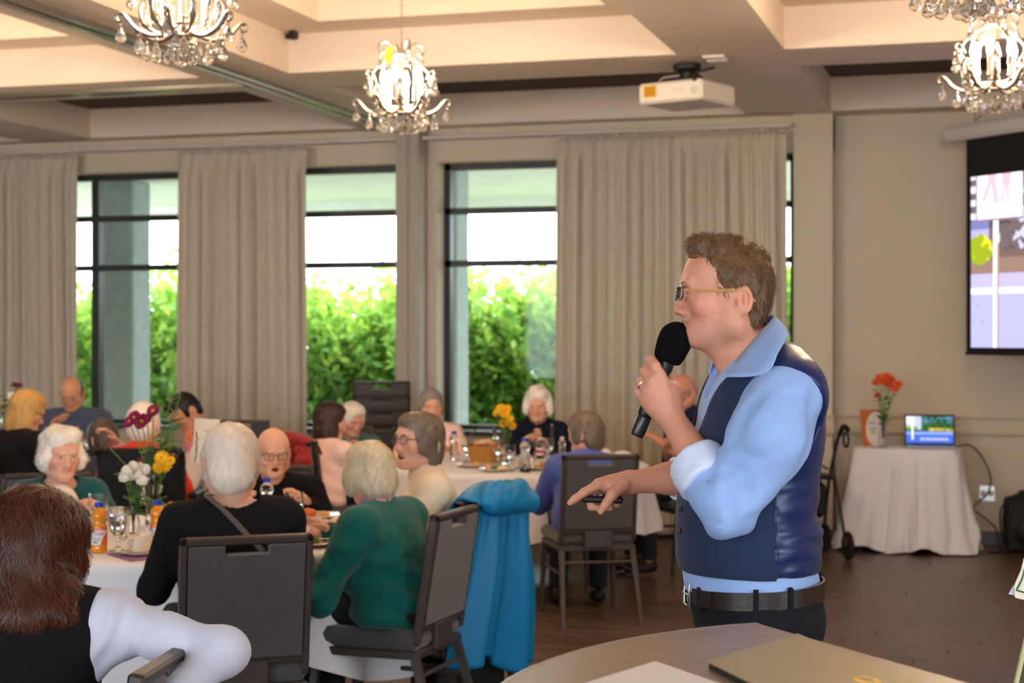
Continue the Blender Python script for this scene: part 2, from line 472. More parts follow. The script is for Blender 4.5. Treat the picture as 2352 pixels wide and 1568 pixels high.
# rails and baseboards on the end wall and the pier
def strip(name, x0, x1, y, z, h, t, m):
    b = MB(); b.box(((x0+x1)/2, y-t/2, z), (x1-x0, t, h), bev=.003); b.build(name, m, kind='structure')
strip('trim_6', -1.2, XR, YW+.13, .88, .11, .012, PAINT); strip('trim_7', -1.5, -1.19, YW-.06, .88, .11, .012, PAINT)
for k, z in enumerate((.94, .82)):
    strip('trim_%d' % (8+k), -1.2, XR, YW+.13, z, .02, .04, PAINT); strip('trim_%d' % (10+k), -1.51, -1.18, YW-.06, z, .02, .04, PAINT)
strip('baseboard_end', -1.2, XR, YW+.13, .05, .1, .014, BASE); strip('baseboard_window', XL, -1.2, YW, .05, .1, .014, BASE)
strip('baseboard_pier', -1.5, -1.19, YW-.06, .05, .1, .014, BASE)

# ------------------------------------------------------------------ floor of planks
def floormat():
    m = bpy.data.materials.new('plank wood'); m.use_nodes = True; nt = m.node_tree; N = nt.nodes; L = nt.links; b = N['Principled BSDF']
    tc = N.new('ShaderNodeNewGeometry'); mp = N.new('ShaderNodeMapping'); mp.inputs['Scale'].default_value = (2.2, 34, 1)
    L.new(tc.outputs['Position'], mp.inputs[0])
    n = N.new('ShaderNodeTexNoise'); n.inputs['Scale'].default_value = 1.6; n.inputs['Detail'].default_value = 6; L.new(mp.outputs[0], n.inputs[0])
    cr = N.new('ShaderNodeValToRGB'); cr.color_ramp.elements[0].color = rgb(62, 47, 40); cr.color_ramp.elements[1].color = rgb(118, 94, 80)
    cr.color_ramp.elements[0].position = .3; cr.color_ramp.elements[1].position = .75
    L.new(n.outputs[0], cr.inputs[0])
    oi = N.new('ShaderNodeObjectInfo'); mr = N.new('ShaderNodeMapRange'); mr.inputs[3].default_value = .88; mr.inputs[4].default_value = 1.1
    L.new(oi.outputs['Random'], mr.inputs[0])
    mx = N.new('ShaderNodeMix'); mx.data_type = 'RGBA'; mx.blend_type = 'MULTIPLY'; mx.inputs[0].default_value = 1
    L.new(cr.outputs[0], mx.inputs[6]); L.new(mr.outputs[0], mx.inputs[7]); L.new(mx.outputs[2], b.inputs['Base Color'])
    b.inputs['Roughness'].default_value = .34; b.inputs['Specular IOR Level'].default_value = .4
    return m
PLANK = floormat()
m = MB(); m.box(((XL+XR)/2, (YB+13)/2, -.062), (XR-XL+.4, 13-YB+.4, .1)); fl = m.build('floor', mat('subfloor', rgb(40, 30, 26), .8), kind='structure')
PW, PLN, GAP = .15, 1.2, .004
plankme = MB(); plankme.box((0, 0, -.006), (PLN-GAP, PW-GAP, .012), bev=.0012); plankme = plankme.data('plank', PLANK)
cells = []
nrow = int((13-YB)/PW)
for r in range(nrow):
    y = YB+PW*(r+.5); off = (r*.437 % 1)*PLN
    x = XL-off+PLN/2
    while x < XR+PLN/2:
        cells.append((x, y)); x += PLN
def seen(c):
    "how large a plank shows in the photograph (0 = not at all)"
    x, y = c; d = -x*math.sin(YAW)+y*math.cos(YAW); lat = x*math.cos(YAW)+y*math.sin(YAW)
    if d < 4: return 0
    px = CX+lat/d*FPX; py = HY+CAMH/d*FPX
    return 1/d if (1000 < px < 2450 and py < 1640) else 0
best = sorted(cells, key=seen, reverse=True)
near = [c for c in best[:300] if seen(c) > 0]; ns = set(near)
for (x, y) in near:
    o = objm('plank', plankme, fl); o.location = (x, y, 0)
rest = MB()
for c in cells:
    if c not in ns: rest.box((c[0], c[1], -.006), (PLN-GAP, PW-GAP, .012))
rest.build('planks_beyond', PLANK, fl, kind='stuff')

# ------------------------------------------------------------------ outside
m = MB(); m.box((-6, 38, -.1), (90, 50.2, .1)); m.build('ground', mat('pale paving', rgb(206, 200, 188), .9, noise=.08, nscale=4), kind='structure')
m = MB(); m.box((-6, 15.15, 3.12), (30, 4.3, .2)); m.box((-6, 17.25, 3.0), (30, .25, .14)); m.build('canopy', mat('soffit', rgb(240, 242, 232), .8, noise=.03, nscale=3), kind='structure')
for (p0, p1, yy) in ((232, 318, 14.2), (950, 1060, 13.9)):
    x0, _ = PY(p0, yy); x1, _ = PY(p1, yy); wd = .36
    m = MB(); m.box((x1-wd/2-.02, yy+.1, 1.51), (wd, .36, 3.02), bev=.02); m.build('exterior_column', CONC, kind='structure')
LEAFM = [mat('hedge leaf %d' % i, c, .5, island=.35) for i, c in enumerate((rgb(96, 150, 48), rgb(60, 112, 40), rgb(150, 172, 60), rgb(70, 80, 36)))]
for mm in LEAFM:
    bs = mm.node_tree.nodes['Principled BSDF']
    tr = mm.node_tree.nodes.new('ShaderNodeBsdfTranslucent'); tr.inputs[0].default_value = (.45, .62, .12, 1)
    mx = mm.node_tree.nodes.new('ShaderNodeMixShader'); mx.inputs[0].default_value = .4
    out = [n for n in mm.node_tree.nodes if n.type == 'OUTPUT_MATERIAL'][0]
    mm.node_tree.links.new(bs.outputs[0], mx.inputs[1]); mm.node_tree.links.new(tr.outputs[0], mx.inputs[2]); mm.node_tree.links.new(mx.outputs[0], out.inputs[0])
def leafmass(n, c, r, sz, rs):
    u = rs.normal(size=(n, 3)); u /= np.linalg.norm(u, axis=1)[:, None]
    p = np.asarray(c)+u*np.asarray(r)*(rs.rand(n, 1)**.22)*(1+.18*np.sin(u[:, :1]*9+u[:, 2:]*7+c[0]))
    p = p[p[:, 2] > .05]; n = len(p)
    a = rs.normal(size=(n, 3)); a /= np.linalg.norm(a, axis=1)[:, None]; b = np.cross(a, rs.normal(size=(n, 3))); b /= np.linalg.norm(b, axis=1)[:, None]
    s = (sz*(.6+.8*rs.rand(n)))[:, None]
    v = np.stack([p-a*s, p+b*s*.5, p+a*s, p-b*s*.5], 1).reshape(-1, 3)
    return v, np.arange(4*n).reshape(-1, 4)
BARK = mat('bark', rgb(82, 66, 50), .9)
rs = np.random.RandomState(3)
k = 0
for (yy, x0_) in ((18.2, -13.6), (19.3, -13.2)):
    for x in np.arange(x0_, 1.6, .95):
        y = yy+.2*math.sin(k*2.1); top = 2.12+.14*math.sin(k*1.7)+(.25 if yy > 19 else 0)
        lb = 'leafy green shrub in the front row of the garden hedge' if yy < 19 else 'taller leafy shrub in the back row of the garden hedge'
        root = empty('hedge_shrub', (x, y, -.05), 0, lb, 'shrub', 'shrubs of the hedge outside')
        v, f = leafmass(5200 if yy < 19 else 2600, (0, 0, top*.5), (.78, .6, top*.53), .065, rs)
        cm = np.where(v[::4, 2]+rs.normal(size=len(f))*.5 > top*.62, rs.choice([0, 2, 2, 0], len(f)), rs.choice([0, 1, 1, 3], len(f)))  # shade put into leaf colours: sunny greens up high, darker ones low down
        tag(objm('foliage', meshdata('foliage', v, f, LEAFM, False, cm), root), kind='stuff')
        m = MB()
        for q in range(4): m.tube([(0, 0, 0), (.1*math.cos(q*1.6), .1*math.sin(q*1.6), .5), (.4*math.cos(q*1.6), .3*math.sin(q*1.6), top*.8)], [.04, .03, .01], 6)
        m.build('stem', BARK, root); k += 1

# ------------------------------------------------------------------ curtains on their rods
CLOTHC = mat('curtain linen', rgb(202, 190, 172), .9, noise=.05, nscale=60, bump=.15, bscale=400, stretch=(1, 1, .3), sheen=.2)
RODM = mat('rod white', rgb(216, 208, 200), .4)
def curtain(x0, x1, nf, seed, label):
    yy = YW-.16; r = np.random.RandomState(seed); zt, zb = 3.075, .03
    root = empty('curtain', ((x0+x1)/2, yy, 0), 0, label, 'curtain')
    nx, nz = int((x1-x0)*110), 60
    s = np.linspace(0, 1, nx); ph = s*nf*2*PI+np.cumsum(r.normal(size=nx))*.05+1.2*np.sin(s*7+seed)
    ampv = .6+.4*np.sin(s*11+seed*3)
    v = np.zeros((nz, nx, 3))
    for i in range(nz):
        t = i/(nz-1); z = zb+(zt-zb)*t
        top = max(0, (t-.93)/.07); amp = (.11*(1-.1*t))*(1-top)+.03*top
        pw = ph+.22*np.sin(t*4+s*4)
        fold = (np.abs(np.cos(pw/2))**.55)*(.65+.35*ampv)+.16*np.sin(2.3*pw+1+t)
        pl = np.abs(np.cos(s*nf*2.6*PI))**.6
        v[i, :, 0] = x0+(x1-x0)*(s+(.02*np.sin(pw)/nf))-(x0+x1)/2+(.02*(1-t)*(s-.5)*2)
        v[i, :, 1] = .045-amp*(fold*(1-top)+top*(pl*.7+fold*.5))
        v[i, :, 2] = z
    f = [(i*nx+j, i*nx+j+1, (i+1)*nx+j+1, (i+1)*nx+j) for i in range(nz-1) for j in range(nx-1)]
    o = objm('fabric', meshdata('fabric', v, np.array(f), CLOTHC), root)
    so = o.modifiers.new('t', 'SOLIDIFY'); so.thickness = .006
    for x in np.linspace(x0+.04, x1-.04, int((x1-x0)/.13)):
        m = MB(); m.box((x-(x0+x1)/2, .0, zt+.006), (.012, .012, .024), bev=.002); m.build('glider', RODM, root)
    return root
xa, _ = PY(-160, YW-.16); xb, _ = PY(178, YW-.16); curtain(xa, xb, 9, 1, 'pale linen curtain at the window by the balding man in the grey vest')
xa, _ = PY(414, YW-.16); xb, _ = PY(706, YW-.16); curtain(xa, xb, 9, 5, 'pale linen curtain hanging between the concrete column and the chair stack')
xa, _ = PY(1284, YW-.16); xb, _ = PY(1806, YW-.16); curtain(xa, xb, 15, 9, 'widest pale linen curtain, beside the pier of the end wall')
for i, (a, b_) in enumerate(((XL, -4.62), (-4.4, -1.5))):
    m = MB(); m.cyl((a, YW-.16, 3.11), (b_, YW-.16, 3.11), .016, 10)
    for x in np.arange(a+.2, b_, 1.4): m.box((x, YW-.08, 3.115), (.02, .16, .02))
    o = m.build('curtain_rod', RODM, label='white curtain rod along the %s window' % ('long left' if i == 0 else 'right-hand'), cat='curtain rod')
    if i == 0: o['label'] = 'long white curtain rod carrying two curtain panels'
    else: o['label'] = 'white curtain rod carrying the single widest curtain'
# ------------------------------------------------------------------ chairs
CFR = mat('chair frame', rgb(74, 66, 62), .42, metal=.35)
CFAB = mat('chair fabric', rgb(80, 77, 78), .95, noise=.28, nscale=260, bump=.3, bscale=500, sheen=.3)
TILT = R(9)
def backpt(x, zb, off=0):
    return np.array([x, -.2-zb*math.sin(TILT)+off*math.cos(TILT), .445+zb*math.cos(TILT)+off*math.sin(TILT)])
ROTB = rotm(TILT, 0, 0)
def chair_parts():
    P_ = []
    m = MB()
    for s in (-1, 1): m.box(backpt(s*.2, .235), (.026, .034, .47), ROTB, bev=.006)
    m.box(backpt(0, .457), (.426, .034, .026), ROTB, bev=.006); m.box(backpt(0, .055), (.4, .03, .024), ROTB, bev=.005)
    m.box(backpt(0, .405), (.15, .03, .01), ROTB)
    P_.append(('back_frame', m, CFR))
    m = MB(); poly = [(-.186, .07), (.186, .07), (.186, .442), (.072, .442), (.072, .412), (-.072, .412), (-.072, .442), (-.186, .442)]
    n = len(poly); v = [backpt(x, z, o) for o in (-.02, .016) for x, z in poly]
    f = [tuple(range(n)), tuple(range(n, 2*n))[::-1]]+[(i, n+i, n+(i+1) % n, (i+1) % n) for i in range(n)]
    m.add(v, f); P_.append(('back_panel', m, CFAB))
    m = MB(); m.box((0, .01, .455), (.43, .44, .07), bev=.022); P_.append(('seat', m, CFAB))
    m = MB()
    for s in (-1, 1): m.box((s*.2, 0, .405), (.024, .42, .03), bev=.004)
    for y in (-.2, .2): m.box((0, y, .405), (.4, .024, .03), bev=.004)
    m.box((0, -.215, .455), (.16, .03, .1), bev=.006)
    P_.append(('seat_frame', m, CFR))
    for s in (-1, 1):
        for a, b in (((s*.195, -.19, .41), (s*.215, -.31, 0)), ((s*.195, .19, .41), (s*.21, .235, 0))):
            m = MB(); d = np.array(b)-np.array(a); L = np.linalg.norm(d)
            for w0, w1, t0, t1 in ((.03, .02, 0, 1),):
                A, B = np.array(a), np.array(b); v = []
                for c, w in ((A, w0), (B, w1)): v += [c+np.array((i*w/2, j*w/2, 0)) for i, j in ((-1,-1),(1,-1),(1,1),(-1,1))]
                m.add(v, [(0,3,2,1),(4,5,6,7),(0,1,5,4),(1,2,6,5),(2,3,7,6),(3,0,4,7)])
            P_.append(('leg', m, CFR))
        m = MB(); m.cyl((s*.203, -.235, .27), (s*.2, .205, .27), .009, 8); P_.append(('stretcher', m, CFR))
    m = MB(); m.cyl((-.2, -.215, .33), (.2, -.215, .33), .009, 8); P_.append(('stretcher', m, CFR))
    return [(n, autosmooth_me(q.data(n, mt, False)), ) for n, q, mt in P_]
def autosmooth_me(me): return me
CHAIR = chair_parts()
CHG = 'grey banquet chairs'
def chair(px, d, phi, label, z=0, pt=None):
    p = P(px, 0, d) if pt is None else np.array([pt[0], pt[1], 0])
    root = empty('banquet_chair', (p[0], p[1], z), YAW+R(phi), label, 'chair', CHG)
    for n, me in CHAIR: objm(n, me, root)
    return root
def dirv(phi): return np.array([-math.sin(YAW+R(phi)), math.cos(YAW+R(phi)), 0])
def behind(px, d, phi, off=.1):
    "chair whose back centre shows at px, d: returns its floor point"
    b = P(px, 0, d); return (b+dirv(phi)*.25)[:2]

# ------------------------------------------------------------------ round tables and their cloths
TOPW = mat('table board', rgb(150, 120, 90), .6)
LINEN = mat('table linen', rgb(238, 236, 240), .85, noise=.015, nscale=40, bump=.06, bscale=300, sheen=.15)
def round_table(px, d, rad, label, clabel, seed, hem=.38, swag=.16, nf=11):
    p = P(px, 0, d)
    root = empty('round_table', (p[0], p[1], 0), 0, label, 'table', 'round dining tables')
    m = MB(); m.lathe([(rad-.012, .715), (rad-.008, .722), (rad-.008, .732), (rad-.012, .737)], 64); m.build('tabletop', TOPW, root)
    for k in range(4):
        a = k*PI/2+.5; m = MB(); m.cyl((.45*math.cos(a), .45*math.sin(a), .72), (.5*math.cos(a), .5*math.sin(a), 0), .016, 8); m.build('leg', CFR, root)
    r = np.random.RandomState(seed); nt, nz = 220, 26; th = np.arange(nt)*2*PI/nt
    ph = nf*th+1.1*np.sin(2*th+seed)+.5*np.sin(3*th); hz = hem-swag*np.abs(np.sin(2*(th+.35+seed)))**1.5*.9+.02*np.sin(5*th)
    v = [[0, 0, .741]]; f = []
    for q in (.35, .7, .93, .985, 1.0): v += [[rad*q*math.cos(t), rad*q*math.sin(t), .741-(.002 if q == 1 else 0)] for t in th]
    for i in range(1, nz+1):
        t = i/nz
        zz = .739-(.739-hz)*t; am = .075*min(1, t*1.15)**.9*(1+.5*np.sin(3*th+seed)*.6)
        rr = rad+.008+.03*t+am*(.5+.5*np.sin(ph+.4*t))*t**.4
        for j in range(nt): v.append([rr[j]*math.cos(th[j]), rr[j]*math.sin(th[j]), zz[j]])
    nr = 5+nz
    f += [(0, 1+j, 1+(j+1) % nt) for j in range(nt)]
    for i in range(nr-1):
        for j in range(nt): k = (j+1) % nt; f.append((1+i*nt+j, 1+(i+1)*nt+j, 1+(i+1)*nt+k, 1+i*nt+k))
    o = objm('tablecloth', meshdata('tablecloth', v, f, LINEN), None); o.location = (p[0], p[1], 0)
    tag(o, clabel, 'tablecloth', 'white tablecloths on the round tables')
    return p
T1 = round_table(432, 6.72, .86, 'round dining table set with orange juice bottles and flower vases', 'white cloth on the round table with the juice bottles', 2)
T2 = round_table(1172, 10.42, .86, 'round dining table with the bread basket and yellow flowers', 'white cloth on the round table with the bread basket', 5, hem=.42, swag=.1)
T3 = round_table(236, 10.8, .86, 'round dining table beside the wheelchair, under the balding man', 'white cloth on the round table beside the wheelchair', 8)

# ------------------------------------------------------------------ chandeliers
SILV = mat('antique silver', rgb(150, 142, 135), .36, metal=.75)
CRYS = mat('crystal glass', (1, .97, .93, 1), .03, trans=.92, ior=1.52)
BULB = emitmat('lit bulb', (1, .8, .55, 1), 90)
TUBEM = mat('candle sleeve', rgb(232, 216, 200), .4)
def curve(pts, n=28):
    pts = np.asarray(pts, float); t = np.linspace(0, len(pts)-1, n); out = []
    for q in t:
        i = min(int(q), len(pts)-2); u = q-i
        p0, p1, p2, p3 = pts[max(i-1, 0)], pts[i], pts[i+1], pts[min(i+2, len(pts)-1)]
        out.append(.5*(2*p1+(p2-p0)*u+(2*p0-5*p1+4*p2-p3)*u*u+(3*p1-p0-3*p2+p3)*u**3))
    return np.array(out)
def around(rz, a, n=28):
    c = curve(rz, n); return np.stack([c[:, 0]*math.cos(a), c[:, 0]*math.sin(a), c[:, 1]], 1)
def drop_me():
    m = MB(); m.lathe([(.0005, -.078), (.010, -.073), (.0165, -.064), (.018, -.055), (.0145, -.042), (.008, -.026), (.0035, -.016), (.0008, -.013)], 8)
    m.lathe([(.0008, -.013), (.005, -.009), (.0065, -.005), (.004, .0), (.0006, .003)], 8)
    return m.data('crystal_drop', CRYS, False)
DROP = drop_me()
LOW = [(.02,.14),(.06,.112),(.12,.098),(.18,.118),(.212,.152),(.232,.172),(.25,.166),(.25,.146),(.234,.142),(.228,.154)]
LYR = [(.03,.115),(.10,.12),(.15,.16),(.163,.21),(.148,.24),(.132,.232),(.135,.215),(.145,.214)]
RIB = [(.15,.2),(.168,.26),(.148,.325),(.09,.375),(.045,.405),(.045,.44),(.075,.47),(.11,.466),(.126,.438),(.112,.414),(.094,.42),(.097,.436)]
MIDS = [(.155,.27),(.172,.30),(.192,.312),(.204,.3),(.199,.284),(.188,.288)]
def chandelier_meshes():
    out = []
    m = MB(); m.lathe([(.001,.095),(.02,.1),(.026,.108),(.016,.118),(.018,.15),(.03,.156),(.012,.165),(.01,.30),(.022,.315),(.012,.33),(.009,.4),(.03,.408),(.03,.416),(.006,.425),(.005,.47)], 16)
    out.append(('hub', m.data('hub', SILV, True)))
    for k in range(6):
        a = k*PI/3; m = MB(); rr = np.interp(np.linspace(0, 1, 28), (0, .3, .7, 1), (.007, .011, .008, .004)); m.tube(around(LOW, a), rr, 6); out.append(('arm', m.data('arm', SILV, True)))
        m = MB(); m.tube(around(LYR, a+PI/6), rr*.8, 6); out.append(('scroll', m.data('scroll', SILV, True)))
        m = MB(); m.tube(around(MIDS, a+PI/6, 20), .0055, 6); out.append(('scroll', m.data('scroll', SILV, True)))
        m = MB(); c = curve([(.01,.14),(.05,.135),(.088,.14),(.098,.16)], 12); m.tube(np.stack([c[:,0]*math.cos(a+.3), c[:,0]*math.sin(a+.3), c[:,1]], 1), .005, 6)
        m.lathe([(.004,.158),(.016,.163),(.011,.17)], 12, (.098*math.cos(a+.3), .098*math.sin(a+.3), 0)); out.append(('candle_arm', m.data('candle_arm', SILV, True)))
        m = MB(); m.lathe([(.0105,.168),(.0105,.25),(.004,.252)], 12, (.098*math.cos(a+.3), .098*math.sin(a+.3), 0)); out.append(('candle_sleeve', m.data('candle_sleeve', TUBEM, True)))
        m = MB(); m.lathe([(.006,.25),(.013,.268),(.0155,.285),(.011,.308),(.004,.332),(.0005,.342)], 12, (.098*math.cos(a+.3), .098*math.sin(a+.3), 0)); out.append(('bulb', m.data('bulb', BULB, True)))
    for k in range(4):
        a = k*PI/2+.4; m = MB(); m.tube(around(RIB, a, 40), .0065, 6); out.append(('rib', m.data('rib', SILV, True)))
    return out
CHM = chandelier_meshes()
CHDROPS = []
for k in range(6):
    a = k*PI/3; CHDROPS += [(.236, a, .136), (.17, a+.12, .098), (.115, a+.3, .084)]
    b = a+PI/6; CHDROPS += [(.196, b, .282), (.14, b, .21), (.055, b, .075)]
for k in range(4): CHDROPS += [(.112, k*PI/2+.4, .41)]
for k in range(5): CHDROPS += [(.028, k*1.256, .088)]
def chandelier(x, y, z, rot, label, power, tagc=False):
    root = empty('crystal_chandelier', (x, y, z), rot, label, 'chandelier', 'crystal chandeliers')
    for n, me in CHM: objm(n, me, root)
    for i, (r, a, h) in enumerate(CHDROPS):
        o = objm('crystal_drop', DROP, root); o.location = (r*math.cos(a), r*math.sin(a), h); o.rotation_euler = (0, 0, a*3); o.scale = (1.25, 1.25, 1.0)
    m = MB(); zz = .47; i = 0
    while z+zz < ZT-.01:
        t = np.arange(8)*PI/4; c = np.stack([.006*np.cos(t), 0*t, .0135*np.sin(t)], 1)
        if i % 2: c = c[:, [1, 0, 2]]
        m.tube(c+np.array((0, 0, zz+.013)), .0018, 4, closed=True); zz += .022; i += 1
    m.lathe([(.05, ZT-z-.03), (.055, ZT-z-.01), (.055, ZT-z)], 16)
    m.build('chain', SILV, root)
    if tagc:
        m = MB(); g = []
        for i_ in range(7):
            t = i_/6; g += [(-.02+.006*math.sin(t*7), .02, -t*.075), (.018+.006*math.cos(t*6), .02+.006*math.sin(t*5), -t*.075+.006)]
        m.add(np.array(g)+np.array((-.06, -.075, .435)), [(2*i_, 2*i_+1, 2*i_+3, 2*i_+2) for i_ in range(6)])
        m.build('ribbon', mat('yellow ribbon', rgb(246, 214, 40), .6), root, label='yellow ribbon tied to the upper scroll')
    l = bpy.data.lights.new('chandelier_light', 'POINT'); l.energy = power; l.color = (1, .72, .44); l.shadow_soft_size = .1
    lo = bpy.data.objects.new('chandelier_light', l); COL.objects.link(lo); lo.parent = root; lo.location = (0, 0, .29)
    return root
CP = 62
chandelier(-3.0, 8.15, 2.60, .3, 'crystal chandelier with a yellow ribbon on its upper scroll', CP, True)
chandelier(-3.0, 5.73, 2.585, .75, 'crystal chandelier hanging over the table with the juice bottles', CP)
chandelier(-.03, 8.15, 2.60, .05, 'crystal chandelier hanging in front of the projection screen', CP)
chandelier(-.08, 5.73, 2.60, .5, 'crystal chandelier with only its lowest drops showing, over the speaker side', CP)

chandelier(-6.14, 8.15, 2.60, .2, 'crystal chandelier in the coffer beyond the partition track', CP*1.3)

# ------------------------------------------------------------------ projector on its ceiling mount
WHT = mat('white plastic', rgb(226, 218, 206), .45); BLK = mat('black plastic', rgb(22, 21, 22), .5); GRYV = mat('vent grey', rgb(92, 86, 82), .6)
pj = P(1578, 222, 10.1)
root = empty('projector', (pj[0], pj[1], 2.93), YAW+R(-36), 'white ceiling projector with a yellow warning label', 'projector')
m = MB(); m.box((0, 0, .075), (.44, .42, .125), bev=.015); m.build('housing', WHT, root)
m = MB()
for i in range(5):
    for j in range(6): m.box((-.221, -.16+.022*i, .03+.014*j+.01), (.004, .015, .008))
for i in range(3):
    for j in range(5): m.box((-.221, .10+.02*i, .04+.014*j), (.004, .013, .008))
vents = m
m = MB()
for i in range(3):
    for j in range(4): m.box((-.16+.02*i, -.211, .07+.014*j), (.014, .004, .009))
# ports on the left face, label on the right face (built in the housing's own frame)
def onface(u, z, w, h, face, mt, name, t=.004):
    q = MB()
    if face == 'L': q.box((-.2205, u, z), (t, w, h))
    else: q.box((u, -.2105, z), (w, t, h))
    return q.build(name, mt, root)
for i in range(4):
    for j in range(3): onface(-.12+.02*i, .085+.016*j, .012, .009, 'L', GRYV, 'vent_slot')
for i in range(6):
    for j in range(3): onface(.06+.022*i, .075+.018*j, .014, .012, 'L', GRYV, 'vent_slot')
for i in range(5): onface(.16-.045*i, .045, .022, .012, 'L', BLK, 'port')
onface(-.135, .085, .088, .07, 'R', mat('label yellow', rgb(216, 160, 20), .6), 'warning_label')
for j in range(4): onface(-.135, .065+.013*j, .07-.01*(j % 2), .004, 'R', mat('label ink', rgb(60, 40, 10), .7), 'warning_text', .0055)
LOGO = mat('logo grey', rgb(204, 196, 184), .5)
for k in range(3):
    for j in range(2): onface(.035+.026*k, .073+.018*j, .017-.004*((k+j) % 2), .008, 'R', LOGO, 'embossed_mark', .0048)
onface(.172, .131, .022, .02, 'R', BLK, 'latch', .01)
m = MB(); m.lathe([(.028, 0), (.028, .003)], 20, (.17, -.2105, .07), rot=rotm(R(90), 0, 0)); m.build('sensor', mat('sensor', rgb(205, 196, 184), .5), root)
m = MB(); m.box((0, 0, .155), (.2, .2, .02), bev=.004)
for s in (-1, 1): m.cyl((0, 0, .165), (s*.16, s*.08, .142), .01, 8); m.cyl((0, 0, .165), (s*.14, -s*.12, .142), .01, 8)
m.cyl((0, 0, .15), (0, 0, .23), .028, 12); m.lathe([(.05, .215), (.085, .23), (.085, .262), (.06, .27)], 20); m.build('mount', BLK, root)
m = MB(); m.tube(curve([(-.205, .13, .10), (-.25, .10, .16), (-.2, .04, .2), (-.05, 0, .2)], 16), .008, 6); m.build('cable', mat('cable grey', rgb(160, 152, 146), .5), root)
m = MB(); m.tube(curve([(-.21, .17, .14), (-.26, .16, .19), (-.15, .1, .21), (-.02, 0, .2), (.08, .2, .262)], 20), .007, 6); m.build('cable', BLK, root)
# small ceiling plates beside it
for (px, py, w_) in ((1640, 128, .13), (1648, 136, .12)):
    d = FPX*(ZC-CAMH)/(HY-py); p = P(px, py, d); m = MB(); m.box((p[0], p[1], ZC-.008), (w_, .07, .016), bev=.003)
    m.build('ceiling_plate', mat('plate white', rgb(222, 212, 204), .5), label='small white blank cover plate on the beam by the projector', cat='plate', group='white plates on the beam')
p = P(671, 84, 10.42); m = MB(); m.box((p[0]+.03, p[1]-.05, p[2]), (.05, .06, .055), bev=.01); m.box((p[0]-.005, p[1]-.01, p[2]), (.06, .03, .03))
m.build('corner_speaker', BLK, label='tiny black speaker in the corner of the ceiling coffer', cat='speaker')

# ------------------------------------------------------------------ projection screen
A0 = P(2183, 0, 11.8)[:2]; SD = (.4566*RV-.8897*FV)[:2]; SN = np.array([SD[1], -SD[0]])     # SN faces the room
if SN@(-A0) < 0: SN = -SN
ang = math.atan2(SD[1], SD[0])
root = empty('projection_screen', (A0[0], A0[1], 1.4), ang, 'pull-down projection screen showing a street sign slide', 'screen')
SB = mat('screen black', rgb(14, 13, 14), .8); HOUS = mat('screen housing', rgb(206, 198, 196), .5)
m = MB(); pr = [(.0, -.055), (.05, -.055), (.062, -.03), (.062, .03), (.04, .055), (-.04, .055), (-.055, .03), (-.055, -.03), (-.03, -.055)]
n = len(pr); v = [(x, y, z+1.57) for x in (0, 2.62) for y, z in pr]
m.add(v, [tuple(range(n)), tuple(range(n, 2*n))[::-1]]+[(i, n+i, n+(i+1) % n, (i+1) % n) for i in range(n)]); m.build('housing', HOUS, root)
sg = 1 if (rotm(0, 0, ang)@np.array((0, 1, 0)))[:2]@SN > 0 else -1
m = MB(); m.box((1.31, sg*-.005, .775), (2.3, .006, 1.5)); m.box((1.31, sg*-.005, .018), (2.32, .016, .022), bev=.003); m.build('border', SB, root)
def slide(u, v):
    "the street photograph on the slide: u to the right, v up, in slide heights"
    u = u/1.37; c = np.zeros(u.shape+(3,)); c[:] = (150, 150, 205)
    n = (wob(np.stack([u.ravel(), v.ravel(), 0*u.ravel()], 1), 42, 5, 4)*1.1).reshape(u.shape)
    c[v > .40] = (150, 120, 108); c[v > .52] = (120, 96, 88)
    k = v > .56; c[k] = np.where(n[k][:, None] > .5, (196, 196, 226), np.where(n[k][:, None] > -.1, (112, 98, 96), (86, 76, 74)))
    k = (v > .56) & (u < .11); c[k] = np.where((np.sin(v[k]*50) > .2)[:, None], (176, 170, 214), (120, 124, 176))
    k = ((u-.06)/.075)**2+((v-.575)/.085)**2+.55*n < 1; c[k] = np.where((n[k] > 0)[:, None], (226, 214, 46), (150, 168, 40))
    k = (v < .43) & (v > .345); c[k] = (186, 178, 226)
    k = (v <= .345) & (v > .31); c[k] = (250, 244, 246)
    k = v <= .31; c[k] = (176, 176, 236); k = (v <= .31) & (n > .55); c[k] = (158, 160, 224)
    k = (u < .035) & (v > .74); c[k] = np.where((np.sin(v[k]*80) > 0)[:, None], (110, 96, 104), (230, 222, 236))
    k = (u > .135) & (u < .165) & (v < .76); c[k] = (252, 250, 252); k = (u > .156) & (u < .168) & (v < .6); c[k] = (180, 140, 120)
    k = (u > .03) & (u < .31) & (v > .735); c[k] = (150, 120, 140)
    k = (u > .037) & (u < .304) & (v > .745); c[k] = (244, 238, 254)
    k = (v > .80) & (v < .81) & (u > .06) & (u < .27); c[k] = (226, 206, 224)
    def leg(x0, y0, x1, y1, w):
        t = np.clip(((u-x0)*(x1-x0)+(v-y0)*(y1-y0))/((x1-x0)**2+(y1-y0)**2), 0, 1)
        return np.hypot(u-x0-t*(x1-x0), v-y0-t*(y1-y0)) < w
    for a in ((.125, 1.0, .08, .86, .012), (.13, 1.0, .15, .845, .013), (.13, 1.05, .128, .97, .025), (.205, .95, .185, .84, .008), (.215, .95, .222, .835, .008), (.21, 1.04, .212, .95, .026)):
        c[leg(*a)] = (226, 182, 196)
    return c
